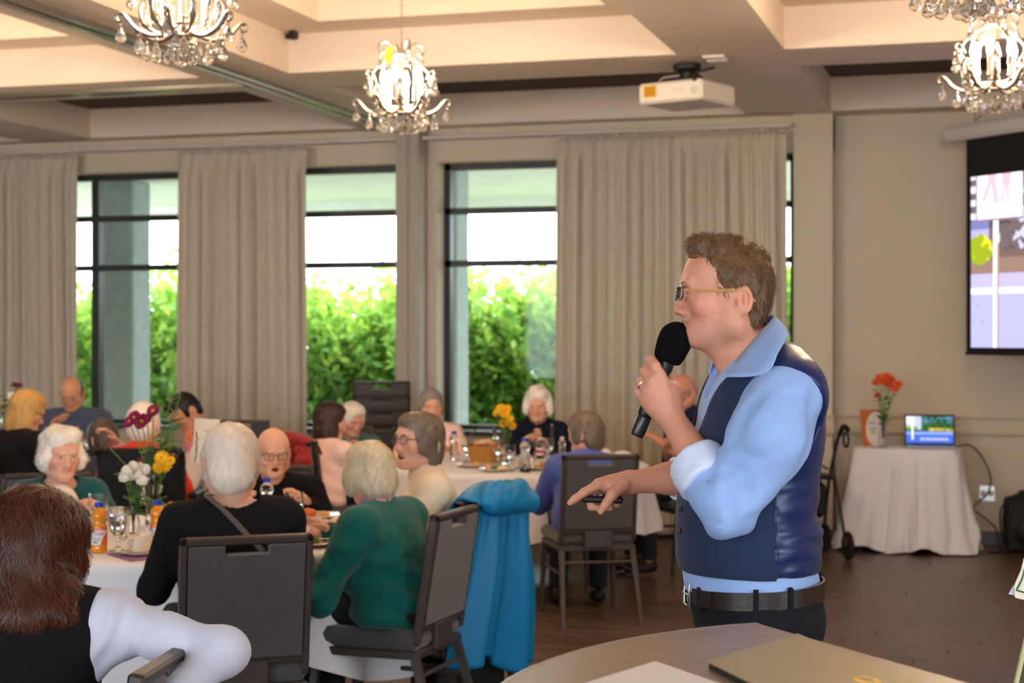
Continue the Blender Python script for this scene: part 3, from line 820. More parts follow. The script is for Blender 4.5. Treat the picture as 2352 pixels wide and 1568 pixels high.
def picture(name, w, h, nu, nv, fn, strength, parent, loc, rot):
    uu, vv = np.meshgrid(np.linspace(0, 1, nu), np.linspace(0, 1, nv)); c = fn(uu*w/h, vv)
    lc = np.where(c/255 <= .04045, c/255/12.92, ((c/255+.055)/1.055)**2.4).reshape(-1, 3)
    v = np.stack([(uu-.5)*w, (vv-.5)*h, 0*uu], -1).reshape(-1, 3); i = np.arange(nu*nv).reshape(nv, nu)
    f = np.stack([i[:-1, :-1], i[:-1, 1:], i[1:, 1:], i[1:, :-1]], -1).reshape(-1, 4)
    o = objm(name, meshdata(name, v, f, emitmat(name+' light', (1,1,1,1), strength, True), False, None, lc), parent); o.location = loc; o.rotation_euler = rot
    return o
picture('slide', 2.1, 1.19, 420, 240, slide, 1.15, root, (.21+1.05, -.002, .06+.595), (R(90), 0, 0))
for x in (.25, 2.37):
    m = MB(); m.cyl((x, 0, 1.62), (x, 0, ZC-1.4), .006, 6); m.tube(curve([(x+.02, 0, ZC-1.4), (x+.08, 0, 1.7), (x-.02, 0, 1.62)], 10), .004, 5); m.build('hanger', SILV, root)

# ------------------------------------------------------------------ small draped table with the laptop
tx0, tx1, ty0, ty1 = -1.02, -.27, 12.06, 12.48
root = empty('side_table', ((tx0+tx1)/2, (ty0+ty1)/2, 0), 0, 'small rectangular table under the laptop by the end wall', 'table')
hw, hd = (tx1-tx0)/2, (ty1-ty0)/2
m = MB(); m.box((0, 0, .718), (hw*2-.05, hd*2-.05, .025), bev=.004); m.build('tabletop', TOPW, root)
for sx in (-1, 1):
    for sy in (-1, 1): m = MB(); m.cyl((sx*(hw-.05), sy*(hd-.05), .71), (sx*(hw-.05), sy*(hd-.05), 0), .016, 8); m.build('leg', CFR, root)
nt, nz = 240, 40; v = []; f = []
def rrect(t, hw, hd, e=6.0):
    c, s = math.cos(t), math.sin(t); k = (abs(c/hw)**e+abs(s/hd)**e)**(-1/e); return k*c, k*s
th = [i*2*PI/nt for i in range(nt)]
base = [rrect(t, hw, hd) for t in th]
v.append((0, 0, .738))
for q in (.5, .9, .98, 1.0): v += [(x*q, y*q, .738-(.003 if q == 1 else 0)) for x, y in base]
for i in range(1, nz+1):
    t = i/nz
    for j, a in enumerate(th):
        x, y = base[j]; front = max(0, -math.sin(a)); side = abs(math.cos(a))
        sw = .5+.5*math.cos(7*a+.6); fl_ = .075*t+.05*t*t*side
        hz = .012+.04*max(0, math.sin(5*a+1.1))*(front > .3)+.1*(side > .93)*(y < 0)
        fold = (.018*math.sin(13*a+.8*math.sin(3*a))+.014*math.sin(23*a+2*t))*t**.7
        if t > .8: fold += .03*math.sin(9*a+6*t)*(t-.8)*5
        r_ = math.hypot(x, y); k = (r_+fl_+fold)/r_
        lim = .12
        yy = min(y*k, hd+lim*.6); z = .735-(.735-hz)*t
        v.append((x*k, yy, max(z, .004)))
f += [(0, 1+j, 1+(j+1) % nt) for j in range(nt)]
for i in range(4+nz-1):
    for j in range(nt): k = (j+1) % nt; f.append((1+i*nt+j, 1+(i+1)*nt+j, 1+(i+1)*nt+k, 1+i*nt+k))
o = objm('draped_tablecloth', meshdata('draped_tablecloth', v, f, LINEN)); o.location = ((tx0+tx1)/2, (ty0+ty1)/2, 0)
tag(o, 'white cloth reaching the floor over the small laptop table', 'tablecloth')
# laptop
lp = P(2140, 1020, 11.9)
root = empty('laptop', (lp[0], 12.18, .741), R(5), 'open silver laptop showing a street photograph', 'laptop')
m = MB(); m.box((0, .1, .008), (.35, .24, .016), bev=.004); m.build('base', mat('laptop silver', rgb(150, 152, 160), .35, metal=.7), root)
m = MB(); m.box((0, .08, .0165), (.3, .1, .002)); m.build('keyboard', BLK, root)
m = MB(); m.box((0, .232, .118), (.352, .008, .225), rotm(R(-14), 0, 0), bev=.003); m.build('lid', BLK, root)
def lslide(u, v):
    c = np.zeros(u.shape+(3,)); n = np.sin(u*31+np.sin(v*23)*2)*np.sin(v*29+np.sin(u*27)*2)
    c[:] = (60, 110, 60); k = n > .2; c[k] = (34, 66, 40); k = (v > .75) & (n < -.3); c[k] = (110, 160, 220)
    k = (u < .55) & (v > .5); c[k] = (196, 200, 220); k = (u < .3) & (v > .72); c[k] = (240, 240, 250); k = (u < .4) & (v < .62) & (v > .5); c[k] = (110, 170, 60)
    k = (v < .56) & (v > .44) & (u > .8) & (n > -.1); c[k] = (226, 190, 60)
    k = v < .44; c[k] = (110, 140, 220); k = v < .3; c[k] = (70, 110, 216); k = (v < .4) & (v > .34); c[k] = (150, 170, 235)
    k = (np.abs(v-.14) < .05) & (np.abs(u-1.0) < .5) & (np.sin(u*90) > -.2); c[k] = (214, 220, 240)
    k = (np.abs(u-.22) < .035) & (v < .85) & (v > .12); c[k] = (250, 250, 250)
    return c
picture('laptop_picture', .33, .195, 130, 80, lslide, 1.0, root, (0, .2265, .119), (R(90-14), 0, 0))
# outlet cover, cable, backpack
yw = YW+.13
ox, _ = PY(2267, yw)
root = empty('wall_outlet', (ox, yw, .38), 0, 'shiny metal wall outlet plate beside the draped table', 'outlet')
m = MB(); m.box((0, -.006, 0), (.115, .012, .12), bev=.004); m.build('plate', mat('chrome plate', rgb(220, 216, 210), .12, metal=1), root)
for s in (-1, 1): m = MB(); m.lathe([(.022, 0), (.022, .004)], 16, (s*.027, -.012, 0), rot=rotm(R(90), 0, 0)); m.build('socket', mat('socket grey', rgb(190, 186, 180), .4), root)
c0 = P(2200, 1022, 11.95)
m = MB(); m.tube(curve([(-.30, 12.3, .748), (-.22, 12.42, .752), (-.14, 12.5, .68), (-.07, 12.62, .52), (-.09, 12.66, .38), (-.19, 12.66, .28), (-.1, 12.62, .2), (-.03, 12.6, .13), (-.01, 12.5, .02), (.0, 12.4, .006), (.06, 12.3, .006)], 60), .006, 6)
m.build('power_cable', mat('cable brown', rgb(60, 52, 50), .6), label='thin dark cable looping from the laptop down to the floor', cat='cable')
bp = empty('backpack', (.2, 12.38, 0), R(10), 'black backpack leaning on the end wall', 'bag')
S = SDF(); S.ell((0, 0, .22), (.18, .11, .22), .03); S.box((0, .0, .2), (.14, .07, .16), .05, rad=.03); S.ell((0, -.1, .16), (.12, .06, .11), .03); S.cap((-.05, .05, .42), (.05, .05, .42), .02, k=.02); S.plane((0, 0, .002), (0, 0, -1), .01)
v, f = S.mesh(.012); BAGM = mat('bag nylon', rgb(16, 16, 18), .7, bump=.2, bscale=60)
objm('pack_body', meshdata('pack_body', v, f, BAGM), bp)
m = MB(); m.tube(curve([(-.14, .02, .36), (-.2, 0, .3), (-.2, -.02, .15), (-.16, -.02, .06)], 16), .012, 6, flat=.4); m.build('strap', BAGM, bp)
m = MB(); m.tube(curve([(-.12, -.1, .04), (-.2, -.12, .012), (-.3, -.1, .008)], 10), .008, 6); m.build('strap', BAGM, bp)
m = MB(); m.tube(curve([(-.09, -.155, .2), (0, -.17, .24), (.09, -.155, .2)], 12), .004, 5); m.build('zip', GRYV, bp)

# ------------------------------------------------------------------ bar-height table in the foreground
ZB = 1.04
def onz(px, py, z): d = FPX*(z-CAMH)/(HY-py); return P(px, py, d)
crn = onz(1735, 1430, ZB)[:2]; e2 = onz(1827, 1456, ZB)[:2]; l1 = onz(1160, 1568, ZB)[:2]; l2 = onz(1400, 1475, ZB)[:2]
# circle through the three traced edge points
def circ(a, b, c):
    A = np.array([[2*(b-a)[0], 2*(b-a)[1]], [2*(c-a)[0], 2*(c-a)[1]]]); r = np.array([b@b-a@a, c@c-a@a]); o = np.linalg.solve(A, r); return o, np.linalg.norm(a-o)
oc, orad = circ(l1, l2, crn)
WOODT = mat('laminate oak', rgb(150, 128, 108), .38, noise=.16, nscale=5, stretch=(3, 26, 3))
a0 = math.atan2(*(crn-oc)[::-1]); dr = (e2-crn)/np.linalg.norm(e2-crn)
poly = [tuple(oc+orad*np.array((math.cos(a0+t), math.sin(a0+t)))) for t in np.linspace(0, R(150), 40)]
far = crn+dr*1.15; back = np.array(poly[-1])
poly += [tuple(far+(back-crn)*.95)] + [tuple(far)]
cen = np.mean(np.array(poly), axis=0)
area = sum(poly[i][0]*poly[(i+1) % len(poly)][1]-poly[(i+1) % len(poly)][0]*poly[i][1] for i in range(len(poly)))
if area < 0: poly = poly[::-1]
root = empty('high_table', (cen[0], cen[1], 0), 0, 'high laminate table with a curved edge holding papers and a folder', 'table')
lp_ = [(x-cen[0], y-cen[1]) for x, y in poly]
m = MB(); m.prism(lp_, ZB-.028, ZB); m.build('tabletop', WOODT, root)
m = MB(); pts = [(x, y, ZB-.014) for x, y in lp_]; m.tube(pts, .015, 8, closed=True); m.build('edge_band', mat('edge band', rgb(172, 160, 150), .4), root, smooth=True)
m = MB(); m.cyl((0, 0, .02), (0, 0, ZB-.028), .035, 16); m.build('pedestal', CFR, root, smooth=True)
m = MB(); m.lathe([(.3, 0), (.3, .012), (.05, .03)], 32); m.build('foot', CFR, root)
# folder and white sheet on it
def flat_on(name, pts, z, t, mt, label, cat, parent=None):
    p = [onz(x, y, z)[:2] for x, y in pts]
    if sum(p[i][0]*p[(i+1) % len(p)][1]-p[(i+1) % len(p)][0]*p[i][1] for i in range(len(p))) < 0: p = p[::-1]
    c = np.mean(p, axis=0); m = MB(); m.prism([tuple(q-c) for q in p], 0, t); o = m.build(name, mt, parent, label=label, cat=cat); o.location = (c[0], c[1], z)
    return o
PAPER = mat('paper white', rgb(236, 226, 220), .7)
flat_on('paper_sheet', [(1505, 1521), (1640, 1568), (1760, 1612), (1300, 1640), (1180, 1640), (1355, 1568)], ZB+.001, .0025, PAPER, 'white paper sheet lying on the high table beside the folder', 'paper')
fp = [onz(x, y, ZB+.012)[:2] for x, y in ((1832, 1455), (1625, 1518))]; ed = (onz(2352, 1660, ZB+.012)[:2]-fp[0]); ed /= np.linalg.norm(ed)
fq = [fp[0], fp[1], fp[1]+ed*.42, fp[0]+ed*.42]; c = np.mean(fq, axis=0)
if sum(fq[i][0]*fq[(i+1) % 4][1]-fq[(i+1) % 4][0]*fq[i][1] for i in range(4)) < 0: fq = fq[::-1]
root = empty('folder', (c[0], c[1], ZB+.001), 0, 'olive gold presentation folder with a gold emblem on the high table', 'folder')
m = MB(); m.prism([tuple((q-c)*.985) for q in fq], 0, .009); m.build('pages', mat('folder pages', rgb(34, 32, 24), .8), root)
m = MB(); m.prism([tuple(q-c) for q in fq], .009, .0115); m.build('cover', mat('folder cover', rgb(156, 138, 96), .45, noise=.04, nscale=6), root)
g = onz(1990, 1562, ZB+.012)[:2]-c; GOLD = mat('gold foil', rgb(236, 190, 70), .35, metal=.4); m = MB()
u = ed; w_ = np.array([-ed[1], ed[0]])
for k in range(14):
    a = k*2*PI/14; q = g+u*.022*math.cos(a)+w_*.013*math.sin(a); m.box((q[0], q[1], .0118), (.011, .007, .0008), rotm(0, 0, a*1.3))
for k in range(9):
    q = g+u*(.05+.011*k)+w_*.004*math.sin(k*2); m.box((q[0], q[1], .0118), (.008, .013-.004*(k % 2), .0008), rotm(0, 0, math.atan2(u[1], u[0])))
m.build('emblem', GOLD, root)
# cream card with green rule on a pale green stand, at the right edge of the view
sp = P(2400, 1330, 3.3)
root = empty('sign_stand', (sp[0], sp[1], 0), YAW, 'cream card with a green border on a slanted pale green stand', 'sign')
def cam_pts(pts, d): return [np.array([(x-2400)/FPX*d, 0, CAMH+(HY-y)/FPX*d]) for x, y in pts]
def sheet(name, pts, off, mt, t=.003):
    q = cam_pts(pts, 3.3); n = len(q); m = MB(); v = [p+np.array((0, off, 0)) for p in q]+[p+np.array((0, off+t, 0)) for p in q]
    m.add(v, [tuple(range(n)), tuple(range(n, 2*n))[::-1]]+[(i, n+i, n+(i+1) % n, (i+1) % n) for i in range(n)]); return m.build(name, mt, root)
sheet('card', [(2331, 1370), (2334, 1373), (2352, 1377), (2480, 1400), (2500, 1290), (2352, 1282), (2346, 1308), (2330, 1344)], 0, mat('cream card', rgb(228, 220, 198), .7))
GRN = mat('green rule', rgb(52, 92, 58), .7)
sheet('border', [(2332, 1356), (2352, 1362), (2478, 1386), (2478, 1382), (2352, 1358), (2336, 1353)], -.0015, GRN, .001)
sheet('border', [(2333, 1353), (2337, 1354), (2349, 1330), (2354, 1305), (2352, 1304), (2346, 1328)], -.0015, GRN, .001)
sheet('inner_sheet', [(2319, 1365), (2332, 1368), (2336, 1344), (2330, 1346)], .006, mat('inner sheet', rgb(206, 214, 236), .7))
m = MB(); a, b = cam_pts([(2334, 1568), (2360, 1455)], 3.3); dd = (b-a)/np.linalg.norm(b-a); bot = a-dd*(a[2]/dd[2]); top = a+dd*.35
m.tube([bot, top], .0055, 8); m.build('pole', mat('pale green pole', rgb(206, 208, 150), .5), root, smooth=True)
m = MB(); m.tube([np.array([-2*bot[0]+.1, .02, 0]), top], .0055, 8); m.build('pole', MATS['pale green pole'], root, smooth=True)
m = MB(); m.tube([np.array([.05, .4, 0]), top], .0055, 8); m.build('pole', MATS['pale green pole'], root, smooth=True)

# ------------------------------------------------------------------ rollator and wheelchair
RUB = mat('rubber', rgb(24, 23, 24), .8); DKM = mat('dark metal', rgb(62, 58, 60), .4, metal=.6)
rp = P(1832, 1260, 11.6)
root = empty('rollator', (rp[0], rp[1], 0), YAW+R(8), 'folding walker with black seat bag behind the speaker', 'walker')
for s in (-1, 1):
    m = MB(); m.tube(curve([(s*.27, .24, .1), (s*.26, .1, .5), (s*.25, -.12, .82), (s*.25, -.2, .9)], 16), .013, 8); m.build('frame_tube', DKM, root, smooth=True)
    m = MB(); m.tube([(s*.27, -.24, .1), (s*.26, -.02, .55)], .013, 8); m.build('frame_tube', DKM, root, smooth=True)
    m = MB(); m.tube(curve([(s*.25, -.16, .86), (s*.25, -.24, .92), (s*.25, -.33, .9)], 10), .018, 8); m.build('hand_grip', RUB, root, smooth=True)
    t = np.arange(16)*PI/8; m = MB(); m.tube(np.stack([0*t+s*.25, -.29+.05*np.cos(t), .83+.05*np.sin(t)], 1), .009, 6, closed=True); m.build('brake_lever', BLK, root, smooth=True)
    for y in (.24, -.24):
        m = MB(); m.tube(np.stack([0*t+s*.28, y+.08*np.cos(t), .1+.08*np.sin(t)], 1), .02, 8, closed=True); w1 = m.build('wheel', RUB, root, smooth=True)
        m = MB(); m.lathe([(.06, -.008), (.06, .008)], 16, (s*.28, y, .1), rot=rotm(0, R(90), 0)); m.build('hub', DKM, w1)
m = MB(); m.box((0, 0, .56), (.46, .28, .03), bev=.01); m.build('seat', BLK, root)
m = MB(); m.box((0, .05, .4), (.4, .22, .26), bev=.04); m.build('bag', BAGM, root)
m = MB(); m.tube(curve([(-.25, .1, .6), (-.2, .25, .62), (.2, .25, .62), (.25, .1, .6)], 16), .01, 6); m.build('crossbar', DKM, root, smooth=True)
def wheelchair(px, d, phi):
    p = P(px, 0, d); root = empty('wheelchair', (p[0], p[1], 0), YAW+R(phi), 'black wheelchair pushed up to the round table with the balding man', 'wheelchair')
    t = np.arange(40)*2*PI/40
    for s in (-1, 1):
        m = MB(); m.tube(np.stack([0*t+s*.29, -.12+.29*np.cos(t), .305+.29*np.sin(t)], 1), .015, 8, closed=True); w_ = m.build('wheel', RUB, root, smooth=True)
        m = MB()
        for q in range(12): a = q*PI/6; m.cyl((s*.29, -.12, .305), (s*.29, -.12+.285*math.cos(a), .305+.285*math.sin(a)), .002, 4)
        m.cyl((s*.26, -.12, .305), (s*.31, -.12, .305), .025, 12); m.build('spokes', STEEL, w_)
        m = MB(); m.tube(np.stack([0*t+s*.32, -.12+.25*np.cos(t), .305+.25*np.sin(t)], 1), .007, 6, closed=True); m.build('push_rim', STEEL, root, smooth=True)
        m = MB(); m.tube(curve([(s*.22, -.2, .4), (s*.22, -.22, .75), (s*.22, -.24, .92), (s*.22, -.33, .95)], 16), .013, 8); m.build('push_handle', DKM, root, smooth=True)
        m = MB(); m.tube(curve([(s*.22, -.33, .95), (s*.22, -.44, .945)], 4), .02, 8); m.build('hand_grip', RUB, root, smooth=True)
        m = MB(); m.box((s*.25, .02, .7), (.05, .34, .035), bev=.01); m.build('armrest', BLK, root)
        m = MB(); m.tube(np.stack([0*t[::4]+s*.2, .3+.075*np.cos(t[::4]), .085+.075*np.sin(t[::4])], 1), .014, 6, closed=True); m.build('caster', RUB, root, smooth=True)
        m = MB(); m.tube(curve([(s*.22, -.2, .42), (s*.22, .2, .42), (s*.2, .3, .3), (s*.2, .3, .1)], 16), .012, 8); m.build('frame_tube', DKM, root, smooth=True)
    m = MB(); m.box((0, .0, .46), (.44, .42, .05), bev=.015); m.build('seat', BLK, root)
    m = MB(); m.box((0, -.235, .73), (.43, .035, .46), rotm(R(4), 0, 0), bev=.012); m.build('backrest', BAGM, root)
    m = MB(); m.box((.06, -.27, .72), (.1, .03, .12), rotm(0, R(15), 0), bev=.006); m.build('care_tag', mat('tag white', rgb(220, 214, 208), .6), root)
    return root
wheelchair(346, 8.9, 0)
# ------------------------------------------------------------------ things on the tables
ZTB = .7425
GLASS = mat('clear glass', (1, 1, 1, 1), .02, trans=1, ior=1.42); PETC = mat('clear bottle plastic', (.97, .98, 1, 1), .08, trans=1, ior=1.3)
WATER = mat('water', (.96, .98, 1, 1), .0, trans=1, ior=1.33)
JUICE = mat('orange juice', rgb(232, 142, 12), .25, coat=.6); REDJU = mat('red juice', rgb(120, 14, 24), .2, coat=.5)
CAPB = mat('blue cap', rgb(14, 60, 176), .4); CHINA = mat('cream china', rgb(232, 216, 196), .25, coat=.3); CHROME = mat('chrome', rgb(220, 220, 222), .1, metal=1)
LORG = mat('label orange', rgb(236, 106, 18), .5); LWHT = mat('label white', rgb(226, 222, 226), .5); LRED = mat('label red', rgb(206, 26, 48), .5); LGRN = mat('label green', rgb(80, 160, 96), .5); LBLU = mat('label blue', rgb(60, 130, 206), .5); LGREY = mat('label grey ink', rgb(150, 150, 160), .5)
def spot(px, py, z=ZTB): return onz(px, py, z)
BPROF = [(.0005, .001), (.026, .001), (.029, .006), (.029, .02), (.0275, .024), (.0285, .028), (.0285, .098), (.0275, .102), (.0245, .106), (.025, .112), (.0235, .116), (.0265, .122), (.0295, .134), (.028, .146), (.021, .158), (.0145, .166), (.0135, .17)]
def cap_part(root, z, m=CAPB, r=.0165):
    b = MB(); b.lathe([(r*.96, z), (r, z+.002), (r, z+.015), (r*.92, z+.018), (.0005, z+.0182)], 24); b.build('cap', m, root, smooth=False)
def arc_label(name, root, r, z0, z1, a0, a1, m, n=14, t=.0006):
    v = []; 
    for k in range(n+1):
        a = a0+(a1-a0)*k/n
        for z in (z0, z1): v.append(((r+t)*math.cos(a), (r+t)*math.sin(a), z))
    o = objm(name, meshdata(name, v, [(2*k, 2*k+2, 2*k+3, 2*k+1) for k in range(n)], m, True), root); return o
def juice_bottle(px, py, label, fill=1.0, liquid=JUICE, dole=True, cap=CAPB, grp=None, sc=1.0):
    p = spot(px, py); root = empty('juice_bottle', (p[0], p[1], ZTB), 0, label, 'bottle', grp); root.scale = (sc, sc, sc)
    zf = .162*fill; pr = [(r, z) for r, z in BPROF if z <= zf]; pr.append((np.interp(zf, [q[1] for q in BPROF], [q[0] for q in BPROF]), zf+.0003))
    if fill >= 1:
        b = MB(); b.lathe(BPROF, 28); b.build('bottle', JUICE if liquid is JUICE else liquid, root, smooth=True)
    else:
        b = MB(); b.lathe(BPROF, 28, caps=False); b.build('bottle', PETC, root, smooth=True)
        b = MB(); b.lathe([(max(r-.0016, .0004), z+.001) for r, z in pr], 28); b.build('drink', liquid, root, smooth=True)
    cap_part(root, .168, cap)
    if dole:
        ca = math.atan2(-p[1], -p[0])
        arc_label('label_band', root, .0286, .084, .097, ca-1.5, ca+1.5, LORG); lw = arc_label('label', root, .0286, .03, .084, ca-1.5, ca+1.5, LWHT)
        for (a0, a1, z0, z1, m, nm) in ((-.55, .95, .066, .081, None, ''), (-.1, .85, .052, .056, LGREY, 'label_text'), (-.1, .75, .047, .050, LGREY, 'label_text'), (.2, .8, .036, .044, LGRN, 'label_badge'), (.75, 1.4, .074, .084, LBLU, 'label_corner')):
            if m: arc_label(nm, lw, .0288, z0, z1, ca-a1, ca-a0, m)
        # orange slice at the lower right of the label
        v = []; n = 10
        for k in range(n+1):
            t = k/n; a = ca+.15+1.15*t; h = .032+.042*math.sin(min(1, t*1.35)*PI*.5)*(t > 0)
            for z in (.0305, h): v.append((.0296*math.cos(a), .0296*math.sin(a), z))
        objm('label_orange', meshdata('label_orange', v, [(2*k, 2*k+2, 2*k+3, 2*k+1) for k in range(n)], LORG, True), lw)
        t = text_obj('label_name', 'Dole', .0185, LRED, lw, (0, 0, 0), (0, 0, 0)); me = t.data
        for q in me.vertices: x, y = q.co.x, q.co.y; a = ca+(x-.002)/.029; q.co = (.0299*math.cos(a), .0299*math.sin(a), .072+y)
        for k in range(6): arc_label('label_flavour', lw, .0290, .0885, .0925-.0006*(k % 2), ca-.62+.16*k, ca-.62+.16*k+.11, LWHT, 3)
    return root
def goblet(px, py, label, water=.6, sc=1.0, grp='stemmed water glasses', liquid=None):
    p = spot(px, py); root = empty('water_goblet', (p[0], p[1], ZTB), 0, label, 'glass', grp); root.scale = (sc,)*3
    b = MB(); o = [(.0005, .001), (.033, .001), (.034, .004), (.012, .010), (.007, .02), (.007, .05), (.014, .058), (.030, .078), (.037, .1), (.0395, .13), (.038, .165)]
    i = [(.0365, .165), (.0378, .13), (.0352, .1), (.028, .08), (.012, .063), (.0005, .061)]; b.lathe(o+i, 24, caps=False); b.build('glass', GLASS, root, smooth=True)
    if water:
        zw = .063+.1*water; b = MB(); pr = [(.0004, .0625), (.0115, .064), (.0272, .081), (.0344, .1), (.0369, .13), (.0362, .16)]; pr = [q for q in pr if q[1] < zw]+[(np.interp(zw, [q[1] for q in pr], [q[0] for q in pr]), zw), (.0004, zw)]
        b.lathe(pr, 24, caps=False); b.build('drink', liquid or WATER, root, smooth=True)
    return root
def teacup(px, py, label, rot=0, saucer=True, grp='cream cups'):
    p = spot(px, py); root = empty('teacup', (p[0], p[1], ZTB), rot, label, 'cup', grp); z0 = .013 if saucer else 0
    b = MB(); b.lathe([(.0005, z0+.002), (.03, z0), (.034, z0+.004), (.042, z0+.02), (.044, z0+.06), (.0425, z0+.061), (.040, z0+.02), (.03, z0+.008), (.0005, z0+.008)], 28, caps=False); b.build('cup', CHINA, root, smooth=True)
    b = MB(); b.tube(curve([(.042, 0, z0+.05), (.062, 0, z0+.052), (.068, 0, z0+.036), (.058, 0, z0+.02), (.041, 0, z0+.018)], 16), .005, 8); b.build('handle', CHINA, root, smooth=True)
    if saucer: b = MB(); b.lathe([(.0005, .003), (.04, .001), (.05, .005), (.075, .013), (.077, .015), (.074, .016), (.05, .009), (.0005, .009)], 32, caps=False); b.build('saucer', CHINA, root, smooth=True)
    return root
FOODO = mat('orange food', rgb(206, 104, 40), .6, noise=.3, nscale=60, bump=.6, bscale=90); FOODG = mat('green leaf food', rgb(96, 128, 40), .6, noise=.3, nscale=50); BREAD = mat('bread crust', rgb(214, 158, 92), .75, noise=.15, nscale=40, bump=.3, bscale=80)
def plate(px, py, label, food=(), r=.125, knife=True):
    p = spot(px, py); root = empty('dinner_plate', (p[0], p[1], ZTB), 0, label, 'plate', 'dinner plates')
    b = MB(); b.lathe([(.0005, .004), (r*.6, .002), (r*.66, .005), (r*.97, .016), (r, .018), (r*.97, .0195), (r*.66, .009), (.0005, .0075)], 40, caps=False); b.build('plate', CHINA, root, smooth=True)
    for i, (x, y, s, m) in enumerate(food):
        S = SDF(); S.ell((x, y, .012+s*.35), (s, s*.8, s*.55), .01); S.ell((x+s*.5, y+s*.3, .012+s*.3), (s*.6, s*.6, s*.45), .01); v, f = S.mesh(.006); v += vnormals(v, f)*(.004*wob(v, 120, i))[:, None]; objm('food', meshdata('food', v, f, m), root)
    if knife:
        b = MB(); b.box((.02, .02, .024), (.19, .012, .003), rotm(0, 0, .4), bev=.001); b.build('knife', CHROME, root)
    return root
# --- vases and flowers
def vase(px, py, prof, label, z=ZTB, pt=None, water=0):
    p = spot(px, py) if pt is None else np.array(pt); root = empty('flower_vase', (p[0], p[1], z), 0, label, 'vase')
    o = prof; i = [(max(r-.0025, .0004), max(zz, .006)) for r, zz in prof[::-1]]; b = MB(); b.lathe(o+i+[(.0004, .006)], 24, caps=False); b.build('vase', GLASS, root, smooth=True); return p
MAG = mat('magenta petal', rgb(134, 14, 74), .6, island=.25); WPET = mat('white petal', rgb(244, 240, 230), .7, island=.08); YPET = mat('yellow petal', rgb(246, 186, 12), .6, island=.15); OPET = mat('orange petal', rgb(226, 84, 24), .6, island=.25); DRED = mat('crimson petal', rgb(92, 10, 44), .6, island=.2)
CEN = mat('flower centre', rgb(190, 160, 30), .8); STEMG = mat('flower stem', rgb(86, 122, 52), .6); LEAFG = mat('flower leaf', rgb(70, 112, 42), .55, island=.3)
def daisy_me(m, n=18, r=.03, layers=2, cup=.25, name='bloom'):
    b = MB()
    for l in range(layers):
        for k in range(n):
            a = k*2*PI/n+l*PI/n; rr = r*(1-.18*l); c, s = math.cos(a), math.sin(a); w = r*.17
            pts = []
            for (q, ww, z) in ((.12, .4, 0), (.5, 1, cup*r*.35+l*.003), (.85, .9, cup*r*.5+l*.004), (1, .3, cup*r*.35+l*.004)): pts += [(rr*q*c-w*ww*s, rr*q*s+w*ww*c, z), (rr*q*c+w*ww*s, rr*q*s-w*ww*c, z)]
            b.add(pts, [(0, 1, 3, 2), (2, 3, 5, 4), (4, 5, 7, 6)])
    return b.data(name, m, False)
def mum_me(m, r=.026, name='bloom'):
    b = MB(); rs_ = np.random.RandomState(2)
    for k in range(90):
        t = math.acos(1-1.5*(k+.5)/90); a = k*2.39996; d = np.array((math.sin(t)*math.cos(a), math.sin(t)*math.sin(a), math.cos(t))); u = np.cross(d, (0, 0, 1.)); u /= np.linalg.norm(u)+1e-6; w = r*.2
        b.add([d*r*.4-u*w*.5, d*r*.4+u*w*.5, d*r*.95+u*w, d*r*1.02, d*r*.95-u*w], [(0, 1, 2, 3, 4)])
    b.sphere((0, 0, 0), r*.75, 10); return b.data(name, m, False)
BLOOMS = {'mag': daisy_me(MAG), 'crim': daisy_me(DRED, 16, .026), 'yel': daisy_me(YPET, 14, .03, 3), 'org': daisy_me(OPET, 20, .03, 3, .4), 'wht': mum_me(WPET)}
CENME = MB(); CENME.lathe([(.0005, .008), (.005, .007), (.0075, .003), (.006, 0)], 12); CENME = CENME.data('flower_centre', CEN, True)
def leaf_me():
    b = MB(); n = 7; pts = []
    for k in range(n):
        t = k/(n-1); w = .011*math.sin(t*PI)**.8+.0006; pts += [(-w, t*.055, -.012*t*t), (0, t*.055, .004-.012*t*t), (w, t*.055, -.012*t*t)]
    b.add(pts, [(3*k+j, 3*k+j+1, 3*k+j+4, 3*k+j+3) for k in range(n-1) for j in (0, 1)]); return b.data('leaf', LEAFG, True)
LEAFME = leaf_me()
def flower(base, head, kind, label, grp, sc=1.0, tilt=None, leaves=2, seed=0):
    base, head = np.asarray(base, float), np.asarray(head, float); r = np.random.RandomState(seed+int(abs(head[0])*1000) % 997)
    root = empty('flower', tuple(base), 0, label, 'flower', grp); L = head-base; mid = L*.5+np.array((r.normal()*.008, r.normal()*.008, abs(L[2])*.05)); mid[:2] = L[:2]*.3
    c = curve([(0, 0, 0), mid, L], 12); b = MB(); b.tube(c, .0022, 6); b.build('stem', STEMG, root, smooth=True)
    d = tilt if tilt is not None else (L*np.array((1.2, 1.2, .7))-np.array((0, .02, 0))); q = Vector(tuple(d)).to_track_quat('Z', 'Y')
    if kind:
        o = objm('bloom', BLOOMS[kind], root); o.location = tuple(L); o.rotation_mode = 'QUATERNION'; o.rotation_quaternion = q; o.scale = (sc,)*3
        if kind in ('mag', 'crim', 'yel'): o = objm('flower_centre', CENME, root); o.location = tuple(L); o.rotation_mode = 'QUATERNION'; o.rotation_quaternion = q; o.scale = (sc,)*3
    for k in range(leaves):
        i = int(4+k*(7/max(1, leaves))); o = objm('leaf', LEAFME, root); o.location = tuple(c[min(i, 11)]); o.rotation_euler = (R(r.uniform(-10, 60)), R(r.uniform(-20, 20)), r.rand()*6.28); s = r.uniform(.7, 1.3); o.scale = (s,)*3
